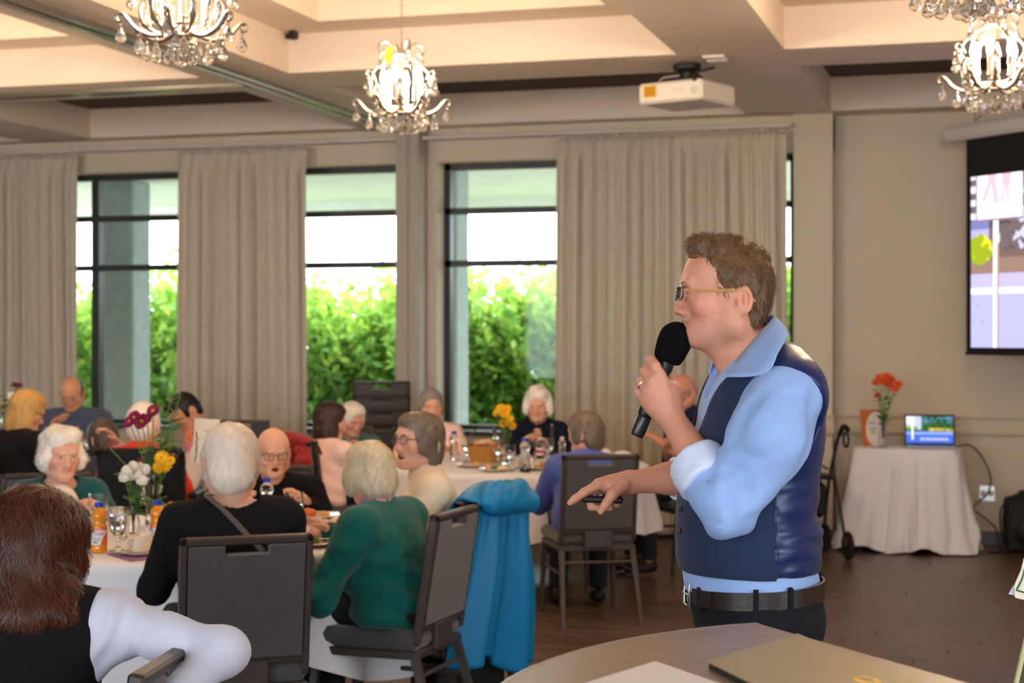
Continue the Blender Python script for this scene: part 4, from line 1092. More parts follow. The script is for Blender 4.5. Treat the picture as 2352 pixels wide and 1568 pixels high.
# table with the juice bottles
juice_bottle(228, 1268, 'full orange juice bottle beside the cut-glass goblet', grp='orange juice bottles')
juice_bottle(362, 1262, 'full orange juice bottle half hidden by the woman in black', grp='orange juice bottles')
juice_bottle(613, 1196, 'half empty orange juice bottle in front of the bald man in black', .52, dole=False, grp='orange juice bottles')
goblet(271, 1266, 'water goblet between the juice bottle and the cream cup', .72)
goblet(226, 1228, 'tall goblet behind the full juice bottle', .15)
goblet(676, 1222, 'stemmed water glass beside the cup near the green sweater', .5)
teacup(322, 1274, 'cream cup and saucer on the purple napkin', R(-105))
teacup(713, 1232, 'cream cup beside the stemmed glass and the green sweater', R(15))
p = spot(271, 1216); b = MB(); b.lathe([(.0005, .003), (.034, .001), (.037, .006), (.042, .09), (.0405, .0905), (.036, .01), (.0005, .008)], 28, caps=False)
o = b.build('tall_mug', CHINA, smooth=True, label='plain cream mug behind the cut-glass goblet', cat='mug'); o.location = (p[0], p[1], ZTB)
p = spot(330, 1238); b = MB()
root = empty('sugar_caddy', (p[0], p[1], ZTB), .3, 'small white sugar packet caddy by the cream cup', 'caddy'); b.box((0, 0, .02), (.055, .04, .036), bev=.004); b.build('box', CHINA, root)
for k in range(4): b = MB(); b.box((-.018+.012*k, 0, .042), (.004, .032, .03), rotm(0, .1*k-.15, 0)); b.build('sugar_packet', LWHT, root)
nap = [spot(x, y)[:2] for x, y in ((243, 1272), (300, 1289), (372, 1284), (330, 1262))]; c = np.mean(nap, axis=0)
if sum(nap[i][0]*nap[(i+1) % 4][1]-nap[(i+1) % 4][0]*nap[i][1] for i in range(4)) < 0: nap = nap[::-1]
b = MB(); b.prism([tuple(q-c) for q in nap], 0, .0012); o = b.build('purple_napkin', mat('purple paper', rgb(150, 104, 150), .8), label='purple paper napkin under the cup and saucer', cat='napkin'); o.location = (c[0], c[1], ZTB)
p = spot(197, 1262); root = empty('juice_glass', (p[0], p[1], ZTB), 0, 'short tumbler of amber juice by the auburn hair', 'glass')
b = MB(); b.lathe([(.0005, .002), (.028, .001), (.036, .09), (.0345, .09), (.0265, .006), (.0005, .005)], 24, caps=False); b.build('glass', GLASS, root, smooth=True)
b = MB(); b.lathe([(.0004, .0055), (.026, .0065), (.0325, .07), (.0004, .0702)], 24, caps=False); b.build('drink', mat('amber drink', rgb(226, 160, 40), .2), root, smooth=True)
plate(398, 1174, 'plate of orange food beyond the tall vase', ((0, 0, .035, FOODO), (.05, .02, .025, FOODO), (-.05, -.02, .025, FOODG)))
plate(716, 1190, 'plate of orange food in front of the bald man in black', ((-.02, 0, .034, FOODO), (.05, .01, .022, BREAD)))
plate(708, 1252, 'finished plate beside the green sweater', ((.02, 0, .018, FOODG),))
# place card on a brass stand
p = spot(472, 1205); dcard = np.linalg.norm(p[:2]@FV[:2]); root = empty('menu_card', (p[0], p[1], ZTB), YAW, 'tall cream menu card on a brass stand behind the white haired woman', 'card')
b = MB(); b.lathe([(.0005, .006), (.03, .005), (.032, .001), (.032, 0)], 24); b.cyl((0, 0, .004), (0, 0, .3), .0022, 8); b.build('stand', mat('brass', rgb(196, 150, 70), .3, metal=.9), root, smooth=True)
b = MB(); b.box((.004, -.004, .355), (.108, .002, .19), rotm(0, R(3), 0)); cd_ = b.build('card', mat('cream card stock', rgb(226, 212, 188), .8), root)
INK = mat('menu ink', rgb(66, 58, 54), .8)
for k, (x, z, w_) in enumerate(((.0, .40, .03), (.012, .38, .02), (-.002, .365, .028), (.004, .345, .035), (.002, .33, .03), (.006, .315, .034))):
    b = MB(); b.box((x+.01, -.0056, z), (w_, .0008, .0022)); b.build('printed_line', INK, cd_)
rs_ = np.random.RandomState(9)
for k in range(16):
    b = MB(); b.box((-.044+.008*rs_.rand()+k*.0003, -.0056, .27+.008*k), (.008+.006*rs_.rand(), .0008, .004), rotm(0, rs_.rand()*2, 0)); b.build('printed_vine', INK, cd_)
VP1 = [(.0005, .001), (.026, .001), (.03, .006), (.031, .03), (.024, .075), (.012, .115), (.0115, .13), (.017, .152)]
VP2 = [(.0005, .001), (.03, .001), (.032, .006), (.027, .05), (.024, .12), (.03, .18), (.038, .235), (.033, .245), (.03, .25)]
pv = vase(306, 1234, VP1, 'small clear bottle vase of white chrysanthemums')
for k, (x, y) in enumerate(((292, 1082), (306, 1072), (322, 1076), (286, 1096), (303, 1094), (334, 1079), (326, 1103), (316, 1092))):
    h = P(x, y, np.linalg.norm(pv[:2]@FV[:2])+.03*((k % 3)-1)); flower((pv[0], pv[1], ZTB+.012), h, 'wht', 'white chrysanthemum in the small bottle vase', 'white chrysanthemums', .95, leaves=3, seed=k)
pv = vase(349, 1218, VP2, 'tall clear vase holding magenta daisies and yellow blooms'); dv = pv[:2]@FV[:2]
for k, (x, y, kd, s) in enumerate(((308, 960, 'mag', 1.15), (326, 968, 'mag', 1.25), (352, 943, 'mag', 1.0), (298, 968, 'mag', 1.0), (338, 962, 'crim', 1.0), (323, 1062, 'crim', 1.0), (250, 1026, 'mag', .85), (397, 1046, 'crim', .9))):
    flower((pv[0], pv[1], ZTB+.012), P(x, y, dv+.04*((k % 3)-1)), kd, 'magenta daisy in the tall vase' if kd == 'mag' else 'dark crimson daisy in the tall vase', 'magenta and crimson daisies', s, tilt=np.array((.3*(x-349)/50, -1, .5)) if k < 6 else None, leaves=2, seed=k)
for k, (x, y, s) in enumerate(((372, 1052, 1.1), (378, 1066, 1.2), (366, 1072, 1.0), (392, 1058, .7))):
    flower((pv[0], pv[1], ZTB+.012), P(x, y, dv-.03), 'yel', 'yellow alstroemeria bloom low in the tall vase', 'yellow blooms in the tall vase', s, tilt=np.array((.2, -1, .4)), leaves=2, seed=k+20)
for k, (x, y) in enumerate(((404, 884), (414, 910), (396, 905), (410, 935), (386, 940), (398, 970), (400, 1005))):
    flower((pv[0], pv[1], ZTB+.012), P(x, y, dv+.02*(k % 3)), None, 'leafy green sprig in the tall vase', 'green sprigs in the tall vase', leaves=7, seed=k+40)
# table with the bread basket
p = spot(1114, 1062); root = empty('bread_basket', (p[0], p[1], ZTB), .2, 'golden woven basket with a hooped handle, filled with rolls', 'basket'); WICK = mat('wicker', rgb(196, 138, 62), .6, bump=.5, bscale=90)
for k in range(9):
    t = np.arange(32)*PI/16; r_ = .078+.02*k/8; b = MB(); b.tube(np.stack([r_*1.15*np.cos(t), r_*np.sin(t), .008+.0115*k+.003*np.sin(8*t+k*PI)], 1), .0065, 6, closed=True); b.build('weave', WICK, root, smooth=True)
b = MB(); b.lathe([(.085, .002), (.085, .006)], 24); b.build('base', WICK, root)
b = MB(); t = np.linspace(0, PI, 20); b.tube(np.stack([.11*np.cos(t), 0*t, .1+.125*np.sin(t)], 1), .005, 6); b.build('handle', mat('dark wicker', rgb(90, 78, 70), .6), root, smooth=True)
for k, (x, y, z, s) in enumerate(((-.04, -.02, .12, .034), (.02, .03, .125, .036), (.05, -.02, .115, .03), (-.01, -.04, .13, .028), (-.05, .035, .118, .03))):
    a_ = rotm(0, 0, .2)@np.array((x, y, z)); S = SDF(); S.ell((0, 0, 0), (s, s*.85, s*.65), .01); v, f = S.mesh(.007); o = objm('bread_roll', meshdata('bread_roll', v, f, mat('pale roll', rgb(232, 196, 150), .8) if k % 2 else BREAD)); o.location = (p[0]+a_[0], p[1]+a_[1], ZTB+a_[2]); tag(o, 'bread roll heaped in the golden woven basket', 'bread', 'rolls in the basket')
pv = vase(1162, 1066, VP1, 'small vase of yellow chrysanthemums by the basket'); dv = pv[:2]@FV[:2]
for k, (x, y, s) in enumerate(((1150, 938, 1.1), (1164, 940, 1.1), (1142, 948, 1.0), (1172, 962, .9), (1157, 972, 1.1), (1176, 978, 1.0), (1160, 950, 1.1))):
    flower((pv[0], pv[1], ZTB+.012), P(x, y, dv+.03*((k % 3)-1)), 'yel', 'yellow chrysanthemum in the vase by the bread basket', 'yellow chrysanthemums', s, tilt=np.array((.2*(x-1160)/20, -1, .6)), leaves=3, seed=k+60)
juice_bottle(1206, 1084, 'clear bottle with a blue cap and a little red juice left', .14, REDJU, False, grp='bottles on the basket table', sc=1.08)
juice_bottle(1043, 1056, 'clear blue capped bottle beside the laughing woman', .3, WATER, False, grp='bottles on the basket table')
juice_bottle(1136, 1048, 'blue capped bottle just behind the bread basket', .3, REDJU, False, grp='bottles on the basket table')
juice_bottle(1291, 1056, 'white capped water bottle beside the lavender cardigan', .5, WATER, False, cap=CHINA, grp='bottles on the basket table', sc=.8)
p = spot(1240, 1052); root = empty('sauce_bottle', (p[0], p[1], ZTB), 0, 'squat bottle with a red and white label on the basket table', 'bottle')
b = MB(); b.lathe([(.0005, .001), (.026, .001), (.028, .006), (.028, .075), (.018, .1), (.013, .11), (.013, .12)], 24); b.build('bottle', PETC, root, smooth=True); cap_part(root, .118, CHINA, .015)
ca = math.atan2(-p[1], -p[0]); arc_label('label', root, .0284, .02, .07, ca-1.4, ca+1.4, LWHT); arc_label('label_band', root, .0288, .036, .054, ca-1.4, ca+1.4, LRED)
p = spot(1268, 1046); root = empty('pepper_mill', (p[0], p[1], ZTB), 0, 'tall dark pepper mill before the woman in navy', 'mill'); b = MB(); b.lathe([(.0005, 0), (.026, .001), (.027, .02), (.018, .05), (.016, .1), (.02, .13), (.012, .15), (.017, .175), (.014, .195), (.0005, .2)], 20); b.build('mill_body', mat('mill wood', rgb(44, 34, 36), .35), root, smooth=True); b = MB(); b.sphere((0, 0, .205), .007, 10); b.build('knob', CHROME, root, smooth=True)
for k, (x, y, lb) in enumerate(((1144, 1070, 'wine glass in front of the yellow flowers'), (1170, 1080, 'wine glass next to the bottle with red juice'), (1258, 1062, 'wine glass in front of the pepper mill'), (1228, 1046, 'wine glass tucked behind the squat sauce bottle'), (1072, 1060, 'wine glass between the laughing woman and the basket'))):
    goblet(x, y, lb, .3 if k % 2 else .5, .95)
for k, (x, y, lb) in enumerate(((1187, 1076, 'chrome salt shaker between the wine glass and the red juice'), (1222, 1080, 'chrome pepper shaker on the other side of the red juice'))):
    p = spot(x, y); root = empty('shaker', (p[0], p[1], ZTB), 0, lb, 'shaker'); b = MB(); b.lathe([(.0005, 0), (.016, .001), (.018, .01), (.014, .05), (.013, .055)], 16); b.build('jar', GLASS, root, smooth=True); b = MB(); b.lathe([(.0135, .055), (.0145, .06), (.012, .072), (.0005, .077)], 16); b.build('lid', CHROME, root, smooth=True)
plate(1092, 1072, 'plate with a knife beside the garnish dish', ((0, 0, .02, BREAD),))
plate(1246, 1078, 'plate with a torn croissant beside the red juice bottle', ((.02, .02, .045, BREAD), (-.03, .02, .03, mat('bread crumb', rgb(240, 214, 180), .9)), (.06, 0, .03, FOODO)), .13)
plate(1136, 1082, 'garnish dish with lettuce at the table edge', ((0, 0, .025, FOODG), (.04, 0, .025, mat('pale fruit', rgb(240, 216, 150), .6)), (-.04, .01, .024, mat('pink fruit', rgb(236, 160, 130), .6))), .1, False)
p = spot(1412, 1056); S = SDF(); S.box((0, 0, .02), (.09, .05, .012), .02, rad=.01); S.ell((-.06, 0, .045), (.03, .045, .03), .02); S.ell((.05, .01, .04), (.05, .03, .02), .02); v, f = S.mesh(.008); v += vnormals(v, f)*(.005*wob(v, 50, 3))[:, None]
o = objm('linen_napkin', meshdata('linen_napkin', v, f, LINEN)); o.location = (p[0], p[1], ZTB); tag(o, 'crumpled white linen napkin beside the lavender cardigan', 'napkin')
# far left table
juice_bottle(118, 1040, 'blue capped water bottle between the blonde woman and the zip vest', .3, WATER, False, grp='bottles by the slate vest')
juice_bottle(164, 1042, 'blue capped orange juice bottle below the slate vest', .7, JUICE, False, grp='bottles by the slate vest')
goblet(204, 1052, 'stemmed glass between the juice and the grey haired person', .5, 1.05)
pv = vase(16, 1046, VP2, 'vase with a magenta bloom beside the blonde hair'); dv = pv[:2]@FV[:2]
for k, (x, y, kd) in enumerate(((40, 883, 'mag'), (36, 888, 'mag'), (3, 934, 'yel'))):
    flower((pv[0], pv[1], ZTB+.012), P(x, y, dv), kd, 'magenta bloom above the blonde hair' if kd == 'mag' else 'yellow bloom low beside the blonde hair', 'blooms beside the blonde woman', 1.4, leaves=2, seed=k+80)
for k, (x, y) in enumerate(((5, 890), (18, 905), (-8, 915), (28, 925), (10, 945))): flower((pv[0], pv[1], ZTB+.012), P(x, y, dv+.02*(k % 2)), None, 'leafy sprig beside the blonde woman', 'sprigs beside the blonde woman', leaves=6, seed=k+90)
p = spot(10, 1040); root = empty('table_sign', (p[0]+.02, p[1]+.1, ZTB), YAW, 'plain white table sign behind the magenta bloom', 'sign'); b = MB(); b.box((0, 0, .30), (.11, .003, .22)); b.build('card', PAPER, root); b = MB(); b.cyl((0, .004, .0), (0, .004, .2), .003, 8); b.lathe([(.03, 0), (.03, .004)], 20); b.build('stand', MATS['brass'], root)
p = spot(420, 1072); S = SDF(); S.ell((0, 0, .03), (.075, .06, .03), .02); S.ell((.01, 0, .06), (.065, .05, .022), .01); v, f = S.mesh(.009); o = objm('folded_napkins', meshdata('folded_napkins', v, f, mat('cream linen', rgb(236, 206, 160), .85))); o.location = (p[0], p[1], ZTB); tag(o, 'soft bundle of cream napkins on the table beside the wheelchair', 'napkins')
# small table by the end wall
zt = .742; pv = np.array((P(2026, 0, 11.85)[0], 12.2)); vase(0, 0, [(r, z*1.3) for r, z in VP1], 'slender clear vase of orange flowers on the laptop table', zt, (pv[0], pv[1], zt)); dv = pv@FV[:2]
for k, (x, y, s) in enumerate(((2022, 868, 1.2), (2036, 866, 1.3), (2046, 872, 1.2), (2030, 876, 1.1), (2012, 878, 1.0), (2064, 882, 1.0), (2056, 892, 1.1), (2042, 884, 1.1), (2016, 908, .9))):
    flower((pv[0], pv[1], zt+.012), P(x, y, dv+.04*((k % 3)-1)), 'org', 'orange bloom in the slender vase on the laptop table', 'orange blooms on the laptop table', s, tilt=np.array((.3*(x-2036)/30, -1, .7)), leaves=4, seed=k+100)
bp_ = P(1996, 0, 11.95); root = empty('event_sign', (bp_[0]+.02, 12.3, zt), YAW+R(8), 'upright white card with an orange edge beside the slender vase', 'sign')
b = MB(); b.add([(-.07, 0, 0), (.075, 0, 0), (.06, 0, .26), (-.1, 0, .265), (-.07, .006, 0), (.075, .006, 0), (.06, .006, .26), (-.1, .006, .265)], [(0, 1, 2, 3), (7, 6, 5, 4), (0, 4, 5, 1), (1, 5, 6, 2), (2, 6, 7, 3), (3, 7, 4, 0)]); b.build('board', mat('orange board', rgb(206, 112, 34), .6), root)
v = []; n = 24
for k in range(n): a = k*2*PI/n; v.append((max(min(.02+.075*math.cos(a), .07), -.07), -.002, .125+.125*math.sin(a)))
b = MB(); b.add(v, [tuple(range(n))]); b.build('white_panel', PAPER, root)
b = MB(); b.box((.0, -.004, .1), (.035, .001, .018)); b.build('printed_mark', mat('lime print', rgb(176, 190, 40), .6), root)
for k in range(2): b = MB(); b.box((-.01+.01*k, -.004, .165-.04*k), (.05, .001, .006)); b.build('printed_line', INK, root)
# ------------------------------------------------------------------ people
def skinmat(name, c): return mat(name, c, .5, noise=.06, nscale=60, bump=.12, bscale=220, attr=True, sss=.12, spec=.35)
SK_MAN = skinmat('skin ruddy', rgb(214, 150, 122)); SK_PALE = skinmat('skin pale', rgb(226, 172, 146)); SK_TAN = skinmat('skin tan', rgb(204, 148, 116))
def hairmat(name, c, isl=.3): return mat(name, c, .42, noise=.22 if max(c[:3]) < .5 else .07, nscale=90, stretch=(1, 1, .25), island=isl, spec=.4)
EYEW = mat('eye white', rgb(226, 220, 214), .2); IRIS = mat('iris', rgb(50, 42, 38), .15)
LENS = panemat('spectacle lens', .1, (.97, .97, .97, 1))
def frame(yaw, pitch=0, roll=0):
    "columns: right, forward, up of a head turned by yaw (room), pitch (up is +), roll"
    return np.array((Matrix.Rotation(yaw, 3, 'Z') @ Matrix.Rotation(pitch, 3, 'X') @ Matrix.Rotation(roll, 3, 'Y')))
class Head:
    def __init__(s, c, M, sc=1.0, **o):
        s.c = np.asarray(c, float); s.M = M; s.sc = sc; s.o = o
    def p(s, x, y, z): return s.c+s.M@(np.array((x, y, z))*s.sc)
    def loc(s, P_): return ((P_-s.c)@s.M)/s.sc
    def sdf(s, S, neck):
        o = s.o; sc = s.sc; M = s.M
        def E(x, y, z, rx, ry, rz, k=.02, op='u', rot=None): S.ell(s.p(x, y, z), np.array((rx, ry, rz))*sc, k*sc, op, M if rot is None else M@rot)
        def C(a, b, ra, rb, k=.015, op='u'): S.cap(s.p(*a), s.p(*b), ra*sc, rb*sc, k*sc, op)
        jw = o.get('jaw', 1.0); nl = o.get('nose', 1.0); ch = o.get('chin', 0.0)
        S.cap(s.p(0, -.03, -.05), neck, .052*sc*o.get('neck', 1), .06*sc*o.get('neck', 1), .03)
        E(0, -.004, .04, .075, .09, .088, .02); E(0, .033, .045, .064, .062, .062, .03)
        E(0, .030, -.02, .056, .053, .07, .03)
        for q in (-1, 1):
            C((q*.052*jw, -.012, -.052), (q*.018, .059, -.086+ch), .022, .02, .03)
            C((q*.056*jw, -.018, .0), (q*.052*jw, -.012, -.052), .02, .02, .03)
            E(q*.043, .056, -.018, .023, .022, .022, .025)
        E(0, .018, -.068, .04, .045, .03, .03)
        E(0, .067, -.087+ch, .021, .016, .0155, .02); E(0, .059, -.06, .031, .024, .03, .02)
        C((-.033, .085, .026), (.033, .085, .026), .0115, .0115, .02)
        for q in (-1, 1):
            E(q*.031, .1, .007, .017, .013, .012, .014, 's')
            E(q*.031, .0765, .007, .0145, .0145, .0135, .006)
            if not o.get('shut'): E(q*.031, .094, .006, .0125, .009, .0042, .003, 's')
            C((q*.044, .078, -.01), (q*.022, .083, -.014), .004, .003, .01)
        ty = .082+.018*nl
        C((0, .0885, .018), (0, .0935, .0), .0066, .007, .012); C((0, .0935, .0), (0, ty-.002, -.031), .007, .0085, .012)
        E(0, ty, -.0335, .0098, .0088, .0082, .01)
        for q in (-1, 1):
            E(q*.0118, .0885, -.0365, .008, .0105, .008, .009)
            E(q*.0065, .0945, -.0445, .0035, .006, .004, .003, 's')
            E(q*.028, .083, -.045, .003, .004, .02, .012, 's', np.array(Matrix.Rotation(q*.45, 3, 'Y')))
        mo = o.get('mouth', 'shut')
        if mo == 'shut':
            for q in (-1, 1):
                C((0, .0805, -.0535), (q*.013, .0775, -.0545), .0062, .0058, .006); C((q*.013, .0775, -.0545), (q*.025, .066, -.0585), .0058, .004, .006)
                C((0, .0795, -.0645), (q*.012, .0765, -.0642), .0068, .0062, .006); C((q*.012, .0765, -.0642), (q*.023, .066, -.061), .0062, .004, .006)
            for q in (-1, 1):
                C((0, .0885, -.0592), (q*.013, .0855, -.0592), .003, .0028, .002, 's'); C((q*.013, .0855, -.0592), (q*.029, .0695, -.061), .0028, .0024, .002, 's')
        else:
            h = .012 if mo == 'smile' else .009
            E(0, .0795, -.052, .024, .0085, .005, .008); E(0, .0745, -.070-h*.3, .02, .0085, .006, .008)
            E(0, .0845, -.061, .021 if mo == 'smile' else .016, .022, h, .003, 's')
        for q in (-1, 1):
            rt = np.array(Matrix.Rotation(q*.42, 3, 'Z')@Matrix.Rotation(-.2, 3, 'X'))
            E(q*.081, -.028, .002, .0075, .019, .031, .006, 'u', rt); E(q*.077, -.02, -.022, .006, .010, .013, .008, 'u', rt)
            E(q*.0905, -.0255, .004, .0095, .0125, .021, .003, 's', rt)
            E(q*.084, -.029, -.001, .0045, .0035, .014, .003, 'u', rt); E(q*.083, -.014, -.006, .004, .005, .007, .004, 'u', rt)
    def colours(s, v):
        q = s.loc(v); c = np.ones((len(v), 3))
        def blob(x, y, z, r): return np.exp(-(((np.abs(q[:, 0])-x)**2+(q[:, 1]-y)**2+(q[:, 2]-z)**2)/r**2))
        lips = np.exp(-((q[:, 0]/.024)**4+((q[:, 2]+.0595)/.0085)**4))*(q[:, 1] > .07)
        ck = np.clip(blob(.045, .06, -.025, .03)+blob(0, .1, -.03, .018)+blob(.083, -.022, 0, .025), 0, 1)
        c *= 1-ck[:, None]*np.array((.0, .10, .10)); c *= 1-lips[:, None]*np.array((.10, .34, .30))
        if s.o.get('mouth', 'shut') != 'shut':
            k = (np.abs(q[:, 0]) < .021) & (np.abs(q[:, 2]+.061) < .013) & (q[:, 1] < .078) & (q[:, 1] > .04); c[k] = (.25, .07, .06)
        if s.o.get('stubble'):
            k = np.clip(np.exp(-(((q[:, 2]+.075)/.028)**4))*(q[:, 1] > -.02)-lips, 0, 1)*s.o['stubble']; c *= 1-k[:, None]*np.array((.22, .2, .16))
        return c
    def eyes(s, root, off):
        out = []
        for q in (-1, 1):
            m = MB(); prof = [(.0118*math.sin(t), .0118*math.cos(t)) for t in np.linspace(1e-3, PI, 14)]
            m.lathe(prof, 14, caps=False); v = np.concatenate(m.v)[:, [0, 2, 1]]
            c = s.p(q*.031, .0775, .007); vw = v*s.sc@s.M.T+c-off
            fm = [1 if np.mean([v[i][1] for i in f]) > .0100 else 0 for f in m.f]
            objm('eye', meshdata('eye', vw, m.f, [EYEW, IRIS], True, fm), root)
    def brows(s, root, off, mt, n=60):
        r = np.random.RandomState(5)
        for q in (-1, 1):
            m = MB(); pts = [s.p(q*x, y+.0025, z)-off for x, y, z in ((.012, .0965, .0245), (.024, .0968, .0282), (.036, .0925, .0275), (.046, .082, .0222))]
            m.tube(curve(pts, 10), np.interp(np.linspace(0, 1, 10), (0, .4, 1), (.002, .0026, .001)), 6); m.build('eyebrow', mt, root, smooth=True)
    def glasses(s, root, off, mt, w=.023, h=.017, y=.103, thick=.0014, tm=None, z0=.006):
        m = MB(); t = np.arange(24)*2*PI/24
        for q in (-1, 1):
            c = np.stack([q*.0325+w*np.sign(np.cos(t))*np.abs(np.cos(t))**.7, y-.006*(np.abs(q*.0325+w*np.cos(t))/.055)**2, z0+h*np.sign(np.sin(t))*np.abs(np.sin(t))**.7], 1)
            m.tube((c*s.sc)@s.M.T+s.c-off, thick*s.sc, 6, closed=True)
        b = curve([(-.011, y, z0+.004), (0, y+.003, z0+.006), (.011, y, z0+.004)], 8); m.tube((b*s.sc)@s.M.T+s.c-off, thick*s.sc, 6)
        g = m.build('spectacle_frame', mt, root, smooth=True)
        for q in (-1, 1):
            m = MB(); b = curve([(q*.0555, y-.007, z0+.006), (q*.068, .07, z0+.008), (q*.0775, -.008, z0+.014), (q*.08, -.034, z0+.010), (q*.079, -.05, z0-.006)], 16)
            m.tube((b*s.sc)@s.M.T+s.c-off, (thick*1.5 if tm is None else .0036)*s.sc, 6); m.build('temple_arm', tm or mt, g, smooth=True)
            m = MB(); c = np.stack([q*.0325+w*.97*np.sign(np.cos(t))*np.abs(np.cos(t))**.7, 0*t+y-.002, z0+h*.97*np.sign(np.sin(t))*np.abs(np.sin(t))**.7], 1)
            m.add((c*s.sc)@s.M.T+s.c-off, [tuple(range(24))]); m.build('lens', LENS, g)
        return g
# ---- hair
def hair_sdf(H, style):
    S = SDF()
    def E(x, y, z, rx, ry, rz, k=.02, op='u'): S.ell(H.p(x, y, z), np.array((rx, ry, rz))*H.sc, k*H.sc, op, H.M)
    if style == 'crop':            # short male cut
        E(0, -.006, .046, .083, .1, .09); E(0, .045, .098, .058, .052, .034, .03); E(0, -.055, -.012, .068, .05, .06, .03)
        for q in (-1, 1): E(q*.07, .018, .012, .012, .02, .035, .015)
        E(0, .11, .015, .06, .055, .068, .008, 's'); E(0, .085, -.04, .12, .085, .05, .01, 's')
        for q in (-1, 1): E(q*.085, .062, .02, .03, .04, .055, .01, 's'); E(q*.085, -.024, -.006, .022, .022, .034, .006, 's')
    elif style == 'short':         # short women's cut, ears part-covered
        E(0, -.008, .046, .088, .108, .097); E(0, .04, .09, .062, .055, .035, .03); E(0, -.062, -.025, .074, .05, .07, .03)
        for q in (-1, 1): E(q*.074, .005, .0, .018, .045, .05, .02)
        E(0, .115, .0, .062, .058, .075, .01, 's'); E(0, .09, -.075, .11, .085, .055, .012, 's')
    elif style == 'fluffy':        # set white curls
        E(0, -.01, .046, .092, .108, .102); E(0, .045, .094, .066, .048, .036, .03); E(0, -.065, -.025, .085, .055, .07, .03)
        for q in (-1, 1): E(q*.08, .008, -.008, .03, .055, .062, .025)
        E(0, .125, -.005, .064, .062, .078, .016, 's'); E(0, .095, -.085, .11, .085, .062, .016, 's')
    elif style == 'pixie':         # side-swept crop that covers the temples
        E(0, -.008, .044, .086, .104, .094); E(0, .048, .086, .062, .05, .034, .03); E(0, -.06, -.03, .074, .05, .08, .03)
        for q in (-1, 1): E(q*.076, .012, .006, .018, .045, .055, .02); E(q*.07, -.03, -.045, .02, .03, .045, .02)
        E(.01, .128, -.008, .058, .06, .078, .01, 's'); E(0, .1, -.075, .11, .085, .05, .012, 's')
    elif style == 'bob':
        E(0, -.008, .046, .09, .108, .098); E(0, .045, .09, .064, .052, .035, .03); E(0, -.05, -.06, .08, .06, .09, .03)
        for q in (-1, 1): E(q*.076, -.004, -.045, .024, .058, .085, .025)
        E(0, .118, -.01, .06, .062, .085, .01, 's'); E(0, .1, -.12, .12, .085, .06, .012, 's')
    elif style == 'fringe':        # bald crown with side hair
        E(0, -.012, .006, .083, .1, .058); E(0, .1, .02, .12, .105, .12, .01, 's'); E(0, .0, .085, .1, .13, .045, .01, 's')
        for q in (-1, 1): E(q*.086, -.026, -.003, .02, .021, .034, .006, 's')
    elif style == 'receding':
        E(0, -.012, .03, .083, .102, .082); E(0, .08, .05, .12, .075, .13, .01, 's'); E(0, .08, -.06, .12, .09, .06, .01, 's'); E(0, .03, .13, .045, .09, .035, .01, 's')
        for q in (-1, 1): E(q*.086, -.026, -.003, .02, .021, .034, .006, 's')
    elif style == 'long':
        E(0, -.012, .045, .098, .115, .105); E(0, -.065, -.08, .098, .07, .15, .04); E(0, -.08, -.2, .1, .06, .1, .04)
        for q in (-1, 1): E(q*.082, .0, -.08, .035, .06, .13, .03); E(q*.09, -.02, -.2, .045, .055, .08, .03)
        E(0, .125, -.02, .058, .07, .1, .01, 's')
    return S
def strands(v, f, H, n, L, wd, flow, seed, lift=.004, curl=.0, steps=7):
    r = np.random.RandomState(seed); N = vnormals(v, f); kd = kdtree.KDTree(len(v))
    for i, p in enumerate(v): kd.insert(p, i)
    kd.balance()
    ids = r.randint(0, len(v), n); V = []; F = []; q = 0
    up = H.M[:, 2]
    for i in ids:
        if N[i]@up < -.35 or (N[i]@up < .15 and H.loc(v[i][None])[0][1] > .045 and H.loc(v[i][None])[0][2] < .085): continue
        p = v[i].copy(); nn = N[i]; ln = L*(.6+.8*r.rand()); st = ln/steps; pts = []; sd = []
        jit = r.normal(size=3)*.35; ph = r.rand()*6; lf = lift*(.3+r.rand())
        for k in range(steps+1):
            pts.append(p+nn*(.0008+lf*(k/steps)**1.5)+curl*np.array((math.sin(k*1.3+ph), math.cos(k*1.1+ph), math.sin(k*.9+ph*2)))*k/steps)
            d = flow(H.loc(p[None])[0], nn)+jit; d = H.M@d if True else d
            d = d-nn*(d@nn); d /= np.linalg.norm(d)+1e-9; sd.append(np.cross(d, nn))
            p2 = p+d*st; _, j, dist = kd.find(p2)
            nn = N[j]; p = np.array(v[j])+(p2-v[j])-nn*((p2-v[j])@nn) if dist < .02 else p2+np.array((0, 0, -.0))
        for k in range(steps+1):
            w_ = wd*(1-.75*k/steps)*(.6 if k == 0 else 1)*.5; V += [pts[k]-sd[k]*w_, pts[k]+sd[k]*w_]
        for k in range(steps): F.append((q+2*k, q+2*k+1, q+2*k+3, q+2*k+2))
        q += 2*(steps+1)
    return np.array(V), np.array(F)
def flow_down(q, n): return np.array((q[0]*4, (q[1]+.03)*3 if q[2] > .06 else -.2*np.sign(q[1]), -.9+min(q[2], .12)*5))
def flow_back(q, n): return np.array((q[0]*2, -1.0+.5*(q[2] < .03), -.35-(q[2] < .04)*.8))
def flow_curl(q, n): return np.array((math.sin(q[1]*80+q[2]*50), math.cos(q[0]*70+q[2]*60), math.sin(q[0]*60+q[1]*70)-.5))
def add_hair(H, style, hm, root, off, res=.005, n=700, L=.05, wd=.003, flow=flow_down, seed=1, disp=.003, dfreq=90, lift=.004, curl=0, sdf=None):
    S = sdf or hair_sdf(H, style); v, f = S.mesh(res)
    N = vnormals(v, f); v = v+N*(disp*wob(v, dfreq, seed))[:, None]
    parts = [(v, f)]
    if n: parts.append(strands(v, f, H, n, L, wd, flow, seed, lift, curl))
    v, f = join(parts); return objm('hair', meshdata('hair', v-off, f, hm), root)
